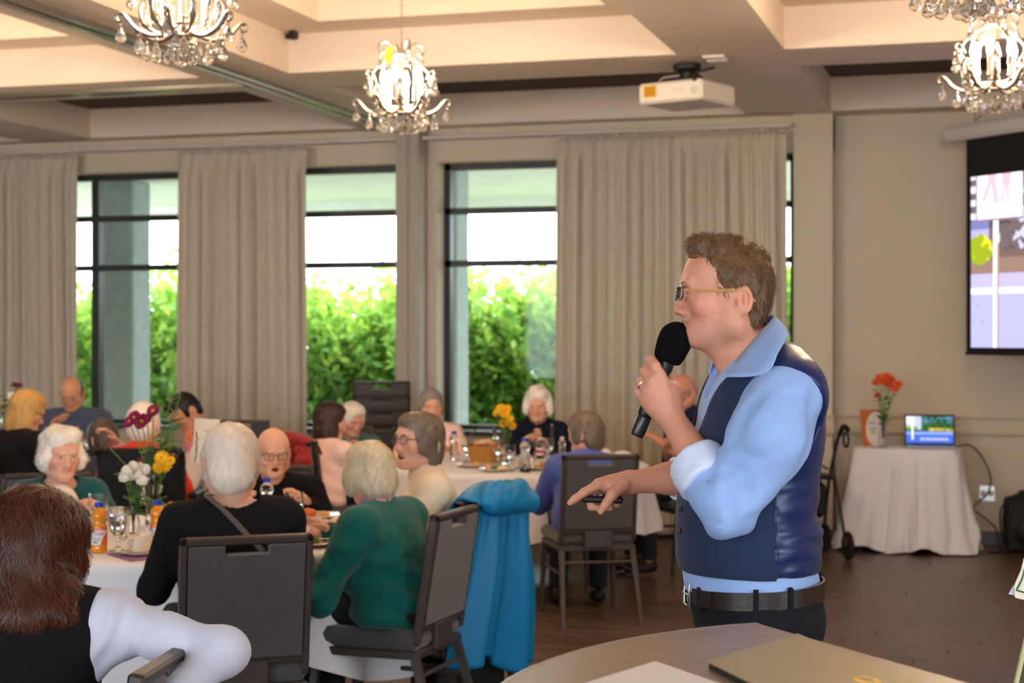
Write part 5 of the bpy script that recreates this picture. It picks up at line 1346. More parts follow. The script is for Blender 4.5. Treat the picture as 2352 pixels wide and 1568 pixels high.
# ---- hands
def hand(S, wrist, D, N, side, curls=(.3, .3, .35, .4), spread=.06, thumb=(.5, .2), sc=1.0, wr=.026, bend=None):
    """wrist point, D finger direction, N back-of-hand normal, side=+1 when the thumb lies on D x N"""
    D = np.asarray(D, float)/np.linalg.norm(D); N = np.asarray(N, float); N = N-D*(N@D); N /= np.linalg.norm(N); B = np.cross(D, N)*side
    W = np.asarray(wrist, float)
    lat = (.027, .009, -.009, -.026); kl = (.086, .09, .085, .077)
    seg = ((.042, .026, .021), (.046, .029, .022), (.042, .027, .021), (.033, .021, .018)); rad = ((.0098, .0088, .0076), (.0100, .009, .0078), (.0096, .0086, .0075), (.0086, .0076, .0068))
    S.ell(W+D*.05*sc, np.array((.034, .046, .0145))*sc, .015*sc, 'u', np.stack([B, D, N], 1))
    for i in range(4):
        kn = W+(D*kl[i]+B*lat[i])*sc; S.cap(W+(B*lat[i]*.55+D*.012)*sc, kn, .0125*sc, .0115*sc, .012*sc)
        a = 0; p = kn; cv = curls[i]
        cv = (cv*.8, cv*1.1, cv*.7) if np.isscalar(cv) else cv
        for j in range(3):
            a += cv[j]; fan = (1.5-i)*spread if j == 0 else (1.5-i)*spread
            d = (D*math.cos(a)-N*math.sin(a)); d = d+B*fan*max(0, math.cos(a)); d /= np.linalg.norm(d)
            q = p+d*seg[i][j]*sc; S.cap(p, q, rad[i][j]*sc, rad[i][min(j+1, 2)]*sc*.96, .004*sc); p = q
    t0 = W+(D*.022+B*.022-N*.004)*sc; td = D*math.cos(thumb[0])+B*math.sin(thumb[0])-N*.25; td /= np.linalg.norm(td)
    t1 = t0+td*.042*sc; S.cap(t0, t1, .0155*sc, .0125*sc, .014*sc)
    d2 = D*math.cos(thumb[0]-thumb[1])+B*math.sin(thumb[0]-thumb[1])-N*(.25+.5*thumb[1]); d2 /= np.linalg.norm(d2)
    t2 = t1+d2*.032*sc; S.cap(t1, t2, .0112*sc, .0098*sc, .005*sc); d3 = d2-N*.2*thumb[1]-B*.25*thumb[1]; d3 /= np.linalg.norm(d3); S.cap(t2, t2+d3*.025*sc, .0098*sc, .0078*sc, .005*sc)
def ik(a, b, l1, l2, pole):
    a, b = np.asarray(a, float), np.asarray(b, float); d = b-a; L = np.linalg.norm(d); u = d/L
    L = min(L, (l1+l2)*.995); b = a+u*L; x = (l1*l1-l2*l2+L*L)/(2*L); h = math.sqrt(max(l1*l1-x*x, 0))
    p = np.asarray(pole, float); p = p-u*(p@u); p /= np.linalg.norm(p)+1e-9
    return a+u*x+p*h, b
DENIM = mat('dark trousers', rgb(30, 32, 42), .85, bump=.15, bscale=300); SHOE = mat('black shoe', rgb(26, 25, 27), .55); SOLE = mat('shoe sole', rgb(214, 206, 190), .7)
PEOPLE = 'people at the round tables'
def seated(px, d, ztop, phi, hphi, label, skin=SK_PALE, hair=('fluffy', None), top=None, hpitch=0, hroll=0, fem=True, lean=.06, arms=None,
           sleeve=1.0, sc=.97, ho=None, glasses=None, res=.0042, tres=.010, legs=True, bust=.5, wide=1.0, hn=500, hL=.045, pants=None, neckcut=.072, collar=0, crinkle=.006,
           hflow=None, hdisp=.003, hcurl=0, vneck=0, slouch=0.0, seatz=.50, hairoff=.018, brow=None, hdf=90, tcol=None, folds=.0025):
    ho = dict(ho or {}); pants = pants or DENIM
    hp = P(px, 0, d); hz = ztop-(.128+hairoff)*sc
    f = dirv(phi); r = np.array([f[1], -f[0], 0]); hip = np.array([hp[0], hp[1], 0])-f*(.07+lean)
    root = empty('person', (hip[0], hip[1], 0), 0, label, 'person'); off = hip.copy()
    def W(x, y, z): return hip+r*x+f*y+UP*z
    hc = np.array([hp[0], hp[1], hz]); H = Head(hc, frame(YAW+R(hphi), R(hpitch), R(hroll)), sc, **ho)
    nb = W(0, .055+lean*.85-slouch*.02, hz-.125*sc); sw = (.158 if fem else .185)*wide
    sz = nb[2]-.055; ly = .03+lean*.75
    shp = {s: W(s*sw, ly, sz) for s in (-1, 1)}
    pel = W(0, 0, seatz+.075); che = W(0, ly-.012, sz-.12); bel = W(0, ly*.45+.01, (sz-.12+pel[2])/2-.02)
    base = np.stack([r, f, UP], 1)
    def torso(S, g):
        S.ell(pel, np.array(((.175 if fem else .17)*wide+g, .125*min(wide, 1.12)+g, .12+g)), .05, 'u', base)
        S.ell(bel, np.array((.148*wide+g, .115*wide+g, .17+g)), .06, 'u', base)
        S.ell(che, np.array((.158*wide+g, .108*wide+g, .16+g)), .06, 'u', base)
        S.cap(shp[-1]+r*.02, shp[1]-r*.02, .058*wide+g, k=.05)
        for s in (-1, 1): S.cap(nb+UP*.0-f*.01, shp[s]-r*s*.03, .05+g, .05+g, .04)
        if fem and bust:
            for s in (-1, 1): S.ell(W(s*.07, ly+.085*wide, sz-.16), np.array((.07, .06, .065))*(.8+.4*bust)+g, .05, 'u', base)
    # arms
    arms = arms or {}; J = {}
    for s in (-1, 1):
        a = arms.get(s, (s*.13, .40, .775)); w_ = W(*a[:3]) if not (len(a) == 4 and a[3] == 'w') else np.array(a[:3])
        pole = np.array((0, 0, -1.))+r*s*.55-f*.25
        e, w_ = ik(shp[s], w_, .285, .25, pole); J[s] = (shp[s], e, w_)
    def armp(S, g, upto=1.0, k=.03):
        for s in (-1, 1):
            a, e, w_ = J[s]; S.cap(a, e, .05*wide+g, .042+g, k)
            if upto > .5:
                q = e+(w_-e)*min(1, (upto-.5)*2); S.cap(e, q, .042+g, .042-.012*(upto-.5)*2+g, k)
            elif upto < .5: pass
    LG = {}
    if legs:
        for s in (-1, 1): LG[s] = (W(s*.095, .02, seatz+.045), W(s*.11, .43, seatz+.05), W(s*.115, .44, .09))
    # body: skin, one mesh
    S = SDF(); torso(S, -.012); armp(S, -.006)
    for s, (a, k_, b) in LG.items(): S.cap(a, k_, .062, .046, .03); S.cap(k_, b, .046, .032, .02)
    lo = S.mesh(.011)
    S = SDF(); H.sdf(S, nb+UP*-.03); v, fq = S.mesh(res); v = relax(v, fq, 1, .35)
    hi = (v, fq); cols = [np.ones((len(lo[0]), 3)), H.colours(v)]; parts = [lo, hi]
    for s in (-1, 1):
        a, e, w_ = J[s]; S = SDF(); D = (w_-e)/np.linalg.norm(w_-e); S.cap(e+(w_-e)*.3, w_, .036, .0255, .01)
        N = UP*.9+r*s*.35; hand(S, w_, D*1+np.array((0, 0, -.12)), N, -s, (.35, .42, .48, .55), .05, (.6, .3), sc*.95); q = S.mesh(max(res, .0042)); parts.append(q); cols.append(np.ones((len(q[0]), 3)))
    v, fq = join(parts); objm('body', meshdata('body', v-off, fq, skin, True, None, np.concatenate(cols)), root)
    # clothing
    S = SDF(); torso(S, .008); armp(S, .012, sleeve); S.ell(pel-UP*.035, np.array((.19*wide, .128*min(wide, 1.1), .11)), .05, 'u', base)
    if sleeve < .5:
        pass
    if collar: S.cap(nb+UP*.0-f*.005, nb+UP*collar-f*.0, .066, .062, .015)
    nk = neckcut
    S.cap(nb+UP*.02+f*.02-f*.01, nb+UP*.16+f*.05, nk*.72 if collar else nk*.8, nk*1.2, .008, 's')
    if vneck: S.cap(nb+f*.09, nb+f*(.13)-UP*vneck, .055, .02, .01, 's')
    if collar: S.plane(nb+UP*collar, (0, 0, 1), .006)
    S.plane(W(0, 0, seatz-.012), (0, 0, -1), .012)
    v, fq = S.mesh(tres); N = vnormals(v, fq); q = (v-hip)*np.array((1, 1, 2.2))
    v = v+N*(crinkle*wob(q, 24, int(px))*(.5+.5*np.sin(v[:, 2]*17+px)))[:, None]
    qq = v-hip; ml = np.clip((che[2]+.04-v[:, 2])/.15, 0, 1); v = v+N*(folds*ml*np.sin(qq[:, 2]*58+3.2*np.sin(qq@np.array((9., 7, 0)))+2.5*wob(qq, 7, int(px))))[:, None]
    objm('top', meshdata('top', v-off, fq, top, True, None, tcol(v) if tcol else None), root)
    if legs:
        S = SDF(); S.ell(pel-UP*.045, np.array((.178*wide, .13*wide, .085)), .04, 'u', base)
        for s, (a, k_, b) in LG.items(): S.cap(a, k_, .085, .068, .03); S.cap(k_, b+UP*.03, .064, .052, .02)
        S.plane(W(0, 0, seatz+.11), (0, 0, 1), .01); S.plane(W(0, 0, .1), (0, 0, -1), .01)
        v, fq = S.mesh(.013); v += vnormals(v, fq)*(.004*wob(v, 30, 3))[:, None]; objm('trousers', meshdata('trousers', v-off, fq, pants), root)
        for s, (a, k_, b) in LG.items():
            S = SDF(); S.cap(b-UP*.03-f*.02, b-UP*.05+f*.13, .042, .036, .02); S.plane(b*np.array((1, 1, 0)), (0, 0, -1), .004); v, fq = S.mesh(.010)
            fm = (v[fq].mean(1)[:, 2] < .02).astype(int); objm('shoe', meshdata('shoe', v-off, fq, [SHOE, SOLE], True, fm), root)
    st, hm = hair
    if st: add_hair(H, st, hm, root, off, max(res, .0045), hn, hL, .0035, hflow or (flow_curl if st == 'fluffy' else flow_down), int(px), hdisp, hdf, .004, hcurl)
    H.eyes(root, off); H.brows(root, off, brow or hm or DENIM)
    if glasses: H.glasses(root, off, glasses)
    return root, H, J, W
# ------------------------------------------------------------------ the speaker
SD0 = 3.6
def sp_(px, py, dd=0.0):
    return P(px, py, SD0)+FV*dd
def speaker():
    base0 = sp_(1725, 1352, 0); off = np.array([base0[0], base0[1], 0])
    root = empty('person', tuple(off), 0, 'man in a navy waistcoat and pale blue shirt talking into a microphone', 'person')
    fw = dirv(98); rt = np.array([fw[1], -fw[0], 0]); B = np.stack([fw, rt, UP], 1)       # rt points away from the camera
    pt = sp_
    H = Head(pt(1667, 688, 0), frame(YAW+R(91), R(5.5), 0), 1.0, mouth='shut', stubble=.6, nose=1.05, chin=0, neck=1.03)
    nb = pt(1738, 845, 0)
    def torso(S, g):
        S.ell(pt(1736, 985), np.array((.118, .168, .185))+g, .05, 'u', B)
        S.ell(pt(1782, 955), np.array((.074, .15, .15))+g, .05, 'u', B)
        S.ell(pt(1714, 1175), np.array((.138, .158, .2))+g, .06, 'u', B)
        S.ell(pt(1722, 1290), np.array((.134, .162, .12))+g, .06, 'u', B)
        S.cap(pt(1796, 900, -.148), pt(1726, 895, .16), .056+g, k=.05)
        for q in (pt(1794, 880, -.12), pt(1725, 876, .13)): S.cap(pt(1768, 832), q, .038+g, .046+g, .04)
    nS, nE = pt(1765, 914, -.168), pt(1645, 1140, -.185)
    nW = pt(1541, 962, -.035)
    fS, fE = pt(1722, 885, .18), pt(1668, 1118, .22); fW = pt(1462, 1122, .16)
    # skin
    S = SDF(); torso(S, -.012); S.cap(nS, nE, .052, .043, .02); S.cap(fS, fE, .052, .043, .02)
    for s in (-1, 1): S.cap(pt(1735, 1400, s*.09), pt(1722, 1850, s*.1), .07, .05, .03); S.cap(pt(1722, 1850, s*.1), pt(1735, 2320, s*.1), .05, .036, .02)
    lo = S.mesh(.011)
    S = SDF(); H.sdf(S, nb)
    S.cap(H.p(0, .012, -.085), pt(1690, 862, 0), .026, .03, .04)
    v, f = S.mesh(.0024); v = relax(v, f, 1, .3); hi = (v, f)
    cols = [np.ones((len(lo[0]), 3)), H.colours(v)]
    # near (left) hand round the microphone
    S = SDF(); S.cap(nE, nE+(nW-nE)*.25, .043, .042, .02); S.cap(nE+(nW-nE)*.2, nW, .041, .0285, .02)
    mic_a, mic_b = pt(1547, 790, 0), pt(1463, 1002, .012)
    md = (mic_b-mic_a)/np.linalg.norm(mic_b-mic_a)
    def mp_(px, py, dd): return pt(px, py, dd)
    W0 = nW
    # palm and back of the hand: wrist -> knuckles
    kn = [pt(1511, 862, -.038), pt(1497, 876, -.036), pt(1488, 898, -.030), pt(1486, 921, -.020)]
    for i, k in enumerate(kn): S.cap(W0+(kn[i]-W0)*.12, k, .0185, .0150, .016)
    S.ell(pt(1517, 915, -.022), (.036, .026, .043), .02, 'u', np.stack([RV, FV, UP], 1))
    # index stretched up along the barrel, others curled round its far side
    S.cap(kn[0], pt(1502, 840, -.034), .0118, .0112, .007); S.cap(pt(1502, 840, -.034), pt(1494, 828, -.018), .0112, .0105, .006); S.cap(pt(1494, 828, -.018), pt(1507, 827, .010), .0102, .0085, .006)
    for (a, b, c_) in (((1497, 876, -.036), (1480, 853, -.016), (1494, 846, .022)), ((1488, 898, -.030), (1473, 878, -.010), (1486, 872, .028)), ((1486, 921, -.020), (1469, 902, -.004), (1480, 897, .030))):
        S.cap(pt(*a), pt(*b), .0125, .0112, .007); S.cap(pt(*b), pt(*c_), .0108, .0092, .006); e = pt(*c_); S.cap(e, e+RV*.016+FV*.004, .0092, .008, .006)
    # thumb on the near-right side of the barrel
    S.cap(pt(1547, 935, -.03), pt(1545, 893, -.018), .0165, .0135, .015); S.cap(pt(1545, 893, -.018), pt(1540, 866, .004), .0125, .0105, .008); S.cap(pt(1540, 866, .004), pt(1530, 853, .022), .0102, .0085, .006)
    h1 = S.mesh(.0026); h1 = (relax(h1[0], h1[1], 1, .3), h1[1])
    # far (right) hand with the clicker, index pointing
    S = SDF(); S.cap(fE, pt(1555, 1116, .19), .042, .034, .02); S.cap(pt(1555, 1116, .19), fW, .0335, .0255, .02)
    k2 = [pt(1383, 1124, .135), pt(1392, 1126, .155), pt(1402, 1130, .172), pt(1412, 1136, .186)]
    for k in k2: S.cap(fW+(k-fW)*.1, k, .0185, .0125, .016)
    S.ell(pt(1425, 1130, .16), (.034, .03, .017), .02, 'u', np.stack([RV, FV, UP], 1))
    S.cap(k2[0], pt(1348, 1143, .125), .0112, .0098, .007); S.cap(pt(1348, 1143, .125), pt(1326, 1158, .122), .0096, .0088, .005); S.cap(pt(1326, 1158, .122), pt(1314, 1167, .12), .0088, .0072, .005)
    for i, (b, c_, e) in enumerate((((1362, 1150, .158), (1366, 1180, .156), (1388, 1184, .15)), ((1376, 1160, .178), (1392, 1184, .17), (1412, 1182, .155)), ((1394, 1164, .19), (1410, 1182, .182), (1428, 1176, .165)))):
        S.cap(k2[i+1], pt(*b), .0108, .0098, .006); S.cap(pt(*b), pt(*c_), .0098, .009, .005); S.cap(pt(*c_), pt(*e), .009, .0078, .005)
    S.cap(pt(1440, 1128, .13), pt(1413, 1146, .105), .0155, .0125, .012); S.cap(pt(1413, 1146, .105), pt(1398, 1168, .1), .0115, .0102, .007); S.cap(pt(1398, 1168, .1), pt(1386, 1185, .105), .010, .0082, .005)
    h2 = S.mesh(.0026); h2 = (relax(h2[0], h2[1], 1, .3), h2[1])
    cols += [np.ones((len(h1[0]), 3)), np.ones((len(h2[0]), 3))]
    v, f = join([lo, hi, h1, h2]); objm('body', meshdata('body', v-off, f, SK_MAN, True, None, np.concatenate(cols)), root)
    # shirt
    SHIRT = mat('pale blue shirt', rgb(150, 180, 226), .8, bump=.05, bscale=200, sheen=.15)
    nt = SHIRT.node_tree; N_, L_ = nt.nodes, nt.links; bs = N_['Principled BSDF']
    tc = N_.new('ShaderNodeTexCoord'); vo = N_.new('ShaderNodeTexVoronoi'); vo.inputs['Scale'].default_value = 150; vo.inputs['Randomness'].default_value = .35
    L_.new(tc.outputs['Object'], vo.inputs['Vector']); mr = N_.new('ShaderNodeMath'); mr.operation = 'LESS_THAN'; mr.inputs[1].default_value = .13; L_.new(vo.outputs['Distance'], mr.inputs[0])
    mx = N_.new('ShaderNodeMix'); mx.data_type = 'RGBA'; mx.inputs[6].default_value = rgb(146, 176, 226); mx.inputs[7].default_value = rgb(100, 132, 194); L_.new(mr.outputs[0], mx.inputs[0]); L_.new(mx.outputs[2], bs.inputs['Base Color'])
    def sleeve(S):
        S.cap(nS, pt(1738, 990, -.19), .070, .081, .03); S.cap(pt(1738, 985, -.19), nE, .083, .062, .03); S.ell(pt(1650, 1150, -.185), (.05, .05, .05), .03)
        S.cap(nE, pt(1596, 1072, -.14), .06, .055, .03)
        S.cap(fS, fE, .07, .058, .03); S.cap(fE, pt(1600, 1116, .2), .055, .045, .03)
        for a_, b_, r_ in (((1612, 1004, -.245), (1705, 1046, -.28), .014), ((1640, 1062, -.25), (1652, 1170, -.25), .010), ((1668, 1075, -.26), (1690, 1160, -.25), .009), ((1640, 1060, -.25), (1720, 1075, -.28), .010),
                           ((1690, 905, -.235), (1640, 985, -.245), .010), ((1835, 905, -.215), (1815, 1030, -.25), .010), ((1612, 1090, -.20), (1625, 1165, -.225), .009), ((1848, 960, -.2), (1790, 1080, -.24), .009)):
            S.cap(pt(*a_), pt(*b_), r_, r_*.6, .028, 's')
    S = SDF(); torso(S, .004); sleeve(S); S.cap(pt(1738, 850, 0), pt(1722, 720, 0), .064, .09, .008, 's'); S.cap(pt(1690, 840), pt(1635, 880), .05, .03, .02, 's')
    S.ell(pt(1730, 1345), np.array((.139, .169, .05)), .03, 'u', B); S.plane(pt(1700, 1358), (0, 0, -1), .006)
    v, f = S.mesh(.0055); N = vnormals(v, f)
    ax = (nE-nS)/np.linalg.norm(nE-nS); t = (v-nS)@ax; fore = np.linalg.norm(v-nE, axis=1)
    q = (v-off); sd_ = np.cross(ax, FV); u_ = (v-nS)@sd_
    crease = np.exp(-(fore/.15)**2)*(np.sin(u_*75+t*22+1.5*np.sin(t*30))*.0055-.001)
    crease += .0022*wob(np.stack([u_*1.6, t*.55, q@FV], 1), 20, 4, 2)+.0028*wob(np.stack([u_+.7*t, (t-.7*u_)*.22, (q@FV)*.6], 1), 62, 9, 2)
    v = v+N*crease[:, None]; objm('shirt', meshdata('shirt', v-off, f, SHIRT), root)
    # rolled cuff
    CUFF = mat('cuff white', rgb(206, 214, 236), .85)
    def cuff(c, axd, r0, w_):
        axd = axd/np.linalg.norm(axd); S = SDF(); S.cap(c-axd*w_, c+axd*w_, r0, r0*.98, .01); S.cap(c+axd*w_*.6, c+axd*w_*3, r0*.76, r0*.9, .006, 's'); S.plane(c+axd*w_*1.25, axd, .008); S.plane(c-axd*w_*1.5, -axd, .008)
        v, f = S.mesh(.004); v = v+vnormals(v, f)*(.004*wob(v-c, 60, 2))[:, None]; return objm('cuff', meshdata('cuff', v-off, f, CUFF), root)
    cuff(pt(1594, 1068, -.135), nW-nE, .064, .024); cuff(pt(1592, 1116, .2), fW-fE, .05, .022)
    # collar: band folded over
    m = MB(); vs = []; n = 40
    prof = [(1649, 862, .01, 1655, 838, .012), (1646, 830, .028, 1650, 812, .03), (1680, 800, .055, 1668, 780, .062), (1735, 770, .06, 1730, 745, .066), (1772, 745, .03, 1768, 722, .032), (1778, 742, 0, 1772, 722, 0)]
    # near half of the collar leaf: top fold line and lower edge, from back of the neck to the point
    top = curve([pt(1768, 724, .012), pt(1772, 728, -.03), pt(1748, 752, -.064), pt(1712, 790, -.074), pt(1682, 826, -.064), pt(1664, 846, -.05)], n)
    low = curve([pt(1797, 768, .014), pt(1801, 768, -.055), pt(1782, 780, -.128), pt(1757, 806, -.176), pt(1727, 853, -.184), pt(1652, 861, -.125)], n)
    topf = curve([pt(1768, 724, .012), pt(1768, 728, .03), pt(1735, 755, .066), pt(1695, 790, .07), pt(1660, 812, .05), pt(1644, 828, .03)], n)
    lowf = curve([pt(1796, 770, .014), pt(1794, 776, .05), pt(1765, 800, .1), pt(1720, 830, .11), pt(1680, 850, .085), pt(1638, 870, .05)], n)
    for a, b in ((top, low), (topf, lowf)):
        m = MB(); rows = []
        for k in range(5):
            t = k/4; c = a*(1-t)+b*t; out = (c-pt(1735, 800)); out[:, 2] = 0; out /= np.linalg.norm(out, axis=1)[:, None]+1e-6; rows.append(c+out*.006*math.sin(t*PI))
        v = np.concatenate(rows); f = [(i*n+j, i*n+j+1, (i+1)*n+j+1, (i+1)*n+j) for i in range(4) for j in range(n-1)]
        o = objm('collar', meshdata('collar', v-off, f, SHIRT), root); so = o.modifiers.new('t', 'SOLIDIFY'); so.thickness = .004; so.offset = 0
    # waistcoat: wool front, satin back
    WOOL = mat('navy wool', rgb(26, 40, 70), .9, noise=.12, nscale=300, bump=.12, bscale=500, sheen=.1); SATIN = mat('navy satin', rgb(10, 32, 84), .36, noise=.08, nscale=12, sheen=.1)
    for nm, mt, side in (('waistcoat_front', WOOL, 1), ('waistcoat_back', SATIN, -1)):
        S = SDF(); torso(S, .012 if side > 0 else .0125)
        S.cap(pt(1768, 945, -.33), pt(1765, 940, -.135), .100, .082, .012, 's'); S.cap(pt(1690, 945, .34), pt(1700, 940, .14), .100, .08, .012, 's')
        S.cap(pt(1762, 790), pt(1700, 700), .085, .1, .01, 's'); S.cap(pt(1690, 815), pt(1545, 1070), .104, .004, .012, 's')
        S.cap(pt(1720, 805), pt(1690, 815), .088, .095, .012, 's')
        S.plane(pt(1700, 1308), (0, 0, -1), .004)
        cutp = pt(1752, 1100, -.16)-fw*(.004 if side > 0 else -.004); S.plane(cutp, -fw*side+rt*0, .002)
        v, f = S.mesh(.0055); N = vnormals(v, f); q = v-off
        am = .003 if side > 0 else .011
        v = v+N*(am*wob(q@np.diag((1, 1, 2.6 if side > 0 else 4.2)), 16, 8)*np.clip((1.35-q[:, 2])*3, .15, 1))[:, None]; objm(nm, meshdata(nm, v-off, f, mt), root)
    for (x, y) in ((1559, 1163), (1557, 1213), (1560, 1108), (1566, 1262)):
        m = MB(); m.lathe([(.001, .004), (.0055, .0035), (.0065, .001), (.006, -.002)], 14, rot=np.stack([rt, UP, fw], 1)); v = np.concatenate(m.v)+pt(x, y, -.045)-off; objm('button', meshdata('button', v, m.f, mat('button brown', rgb(46, 34, 34), .4)), root)
    # cinch strap buckle at the back
    m = MB(); m.tube(curve([pt(1852, 1216, -.03)-off, pt(1862, 1232, -.03)-off, pt(1858, 1256, -.035)-off, pt(1864, 1250, -.04)-off], 10), .004, 6); m.build('cinch_strap', SATIN, root)
    # jeans
    JEAN = mat('dark jeans', rgb(11, 13, 21), .95, noise=.15, nscale=200, bump=.15, bscale=400)
    S = SDF(); S.ell(pt(1732, 1390), np.array((.137, .166, .13)), .05, 'u', B); S.ell(pt(1765, 1440), np.array((.11, .15, .12)), .05, 'u', B)
    for s in (-1, 1): S.cap(pt(1738, 1430, s*.088), pt(1722, 1850, s*.1), .098, .074, .03); S.cap(pt(1722, 1850, s*.1), pt(1735, 2310, s*.1), .072, .066, .03)
    S.plane(pt(1700, 1342), (0, 0, 1), .004); S.plane((0, 0, .06), (0, 0, -1), .004)
    v, f = S.mesh(.008); v += vnormals(v, f)*(.004*wob(v-off, 22, 6))[:, None]; objm('jeans', meshdata('jeans', v-off, f, JEAN), root)
    for s in (-1, 1):
        c = pt(1735, 768, s*.1)*np.array((1, 1, 0)); S = SDF(); S.cap(c+UP*.06-fw*.03, c+UP*.045+fw*.17, .05, .042, .02); S.plane(c, (0, 0, -1), .004); v, f = S.mesh(.008)
        fm = (v[f].mean(1)[:, 2] < .022).astype(int); objm('shoe', meshdata('shoe', v-off, f, [SHOE, mat('dark sole', rgb(20, 18, 18), .7)], True, fm), root)
    # belt, buckle, loops, rivet
    LEA = mat('brown leather', rgb(36, 24, 22), .4, bump=.2, bscale=120, coat=.2)
    def belt_pt(a, z0, e=0): return pt(1733, 1351)*np.array((1, 1, 0))+fw*(.139+e)*math.cos(a)+rt*(.169+e)*math.sin(a)+UP*(z0+.008*-math.cos(a))
    zb = pt(1733, 1351)[2]; n = 72; v = []; f = []
    for k in range(n):
        a = k*2*PI/n
        for (e, z) in ((.004, -.019), (.0085, -.0185), (.0085, .0185), (.004, .019)): v.append(belt_pt(a, zb+z, e))
    for k in range(n):
        for j in range(4): k2_ = (k+1) % n; f.append((4*k+j, 4*k2_+j, 4*k2_+(j+1) % 4, 4*k+(j+1) % 4))
    belt = objm('belt', meshdata('belt', np.array(v)-off, f, LEA, True), root); autosmooth(belt)
    m = MB(); q = [belt_pt(a, zb+z, .012) for a, z in ((-.12, -.024), (.14, -.024), (.14, .024), (-.12, .024))]; m.tube(np.array(q)-off, .0035, 8, closed=True); m.cyl(belt_pt(-.12, zb, .013)-off, belt_pt(.14, zb, .014)-off, .0025, 6)
    m.build('buckle', mat('buckle chrome', rgb(210, 212, 220), .18, metal=1), belt, smooth=True)
    m = MB(); v = [belt_pt(a, zb+z, e) for a in (-.2, -.3, -.45, -.6) for (e, z) in ((.009, -.0175), (.0125, -.0175), (.0125, .0175), (.009, .0175))]
    f = [(4*i+j, 4*i+4+j, 4*i+4+(j+1) % 4, 4*i+(j+1) % 4) for i in range(3) for j in range(4)]+[(12, 13, 14, 15)]; m.add(np.array(v)-off, f); m.build('belt_tip', LEA, belt)
    for a in (-.36, -1.25, -1.75, .36, 1.25, 1.75, PI):
        m = MB(); v = [belt_pt(a+s*.035, zb+z, e) for s in (-1, 1) for (e, z) in ((.004, -.03), (.0125, -.026), (.0125, .022), (.004, .026))]; m.add(np.array(v)-off, [(0, 1, 5, 4), (1, 2, 6, 5), (2, 3, 7, 6), (0, 4, 7, 3), (0, 3, 2, 1), (4, 5, 6, 7)]); m.build('belt_loop', JEAN, root)
    rv = pt(1746, 1419, -.165); m = MB(); m.lathe([(.001, .004), (.004, .0035), (.005, 0)], 12, rot=np.stack([RV, UP, -FV], 1)); objm('rivet', meshdata('rivet', np.concatenate(m.v)+rv-off, m.f, mat('rivet', rgb(190, 186, 180), .3, metal=1)), root)
    # hair
    HB = hairmat('hair brown', rgb(114, 82, 54), .4)
    S = SDF()
    def E(x, y, z, rx, ry, rz, k=.02, op='u'): S.ell(H.p(x, y, z), np.array((rx, ry, rz)), k, op, H.M)
    E(0, -.006, .05, .082, .091, .086); E(0, .045, .103, .056, .05, .03, .03); E(0, .058, .109, .045, .032, .019, .02); E(0, -.052, .0, .068, .042, .07, .03); E(0, -.055, -.045, .052, .026, .03, .02)
    for q in (-1, 1): E(q*.068, .004, .012, .006, .012, .02, .012)
    E(0, .125, .03, .08, .06, .066, .008, 's'); E(0, .075, -.05, .12, .075, .05, .01, 's')
    for q in (-1, 1): E(q*.085, .073, .035, .035, .04, .05, .01, 's'); E(q*.084, -.028, -.004, .024, .0225, .034, .005, 's'); E(q*.08, .045, -.012, .03, .03, .03, .008, 's')
    def flow(q, n):
        if q[2] > .085: return np.array((.3*math.sin(q[1]*90), .55*math.sin(q[0]*70+q[1]*40)+.5*(q[1] > .03), .5*math.cos(q[1]*60)+.2))
        return np.array((0, -.75+.5*(q[1] < -.06), -.55-.6*(q[2] < .03)))
    add_hair(H, 'crop', HB, root, off, .003, 5600, .026, .0016, flow, 11, .0055, 75, .007, .002, sdf=S)
    H.eyes(root, off); H.brows(root, off, hairmat('brow brown', rgb(126, 84, 60), .2))
    H.glasses(root, off, mat('dark rim', rgb(26, 34, 50), .3), .024, .0145, .106, .0017, mat('wood temple', rgb(196, 142, 92), .4), .004)
    # ring
    rc = pt(1477, 884, -.016); t = np.arange(16)*PI/8; u1 = RV*.8+UP*.4; u1 /= np.linalg.norm(u1); d_ = pt(1473, 878, -.010)-pt(1488, 898, -.030); d_ /= np.linalg.norm(d_)
    a1 = np.cross(d_, UP); a1 /= np.linalg.norm(a1); a2 = np.cross(d_, a1)
    m = MB(); m.tube(np.stack([rc-off+.0128*(math.cos(q)*a1+math.sin(q)*a2) for q in t]), .0018, 6, closed=True); m.build('ring', mat('ring silver', rgb(220, 210, 196), .2, metal=1), root, smooth=True)
    # microphone: a thing of its own
    mr = empty('microphone', tuple(mic_b), 0, 'black handheld microphone with a foam windscreen, held by the speaker', 'microphone')
    rotz = np.array(Vector(tuple(-md)).to_track_quat('Z', 'Y').to_matrix()); L = np.linalg.norm(mic_a-mic_b)
    m = MB(); m.lathe([(.0135, 0), (.0150, .004), (.0152, .045), (.0175, .05), (.0185, .054), (.0185, L-.05), (.017, L-.02)], 24, rot=rotz); m.build('handle', mat('mic black', rgb(24, 24, 27), .35), mr, smooth=True)
    m = MB(); m.lathe([(.0152, .006), (.0156, .008), (.0156, .043), (.0152, .045)], 24, rot=rotz); mm = m.data('end_band', mat('mic grey band', rgb(60, 58, 60), .28, metal=.5), True); o = objm('end_band', mm, mr); o.scale = (1.01, 1.01, 1.0)
    S = SDF(); S.ell((0, 0, L+.006), (.033, .033, .043), .02); S.box((0, 0, L-.008), (.012, .012, .022), .02, rad=.018); S.cap((0, 0, L-.02), (0, 0, L+.014), .0285, .0315, .01); S.plane((0, 0, L-.042), (0, 0, -1), .008); v, f = S.mesh(.0035); v += vnormals(v, f)*(.0006*wob(v, 400, 2))[:, None]
    objm('windscreen', meshdata('windscreen', v@rotz.T, f, mat('mic foam', rgb(12, 12, 14), 1.0, bump=.5, bscale=500, spec=.1)), mr)
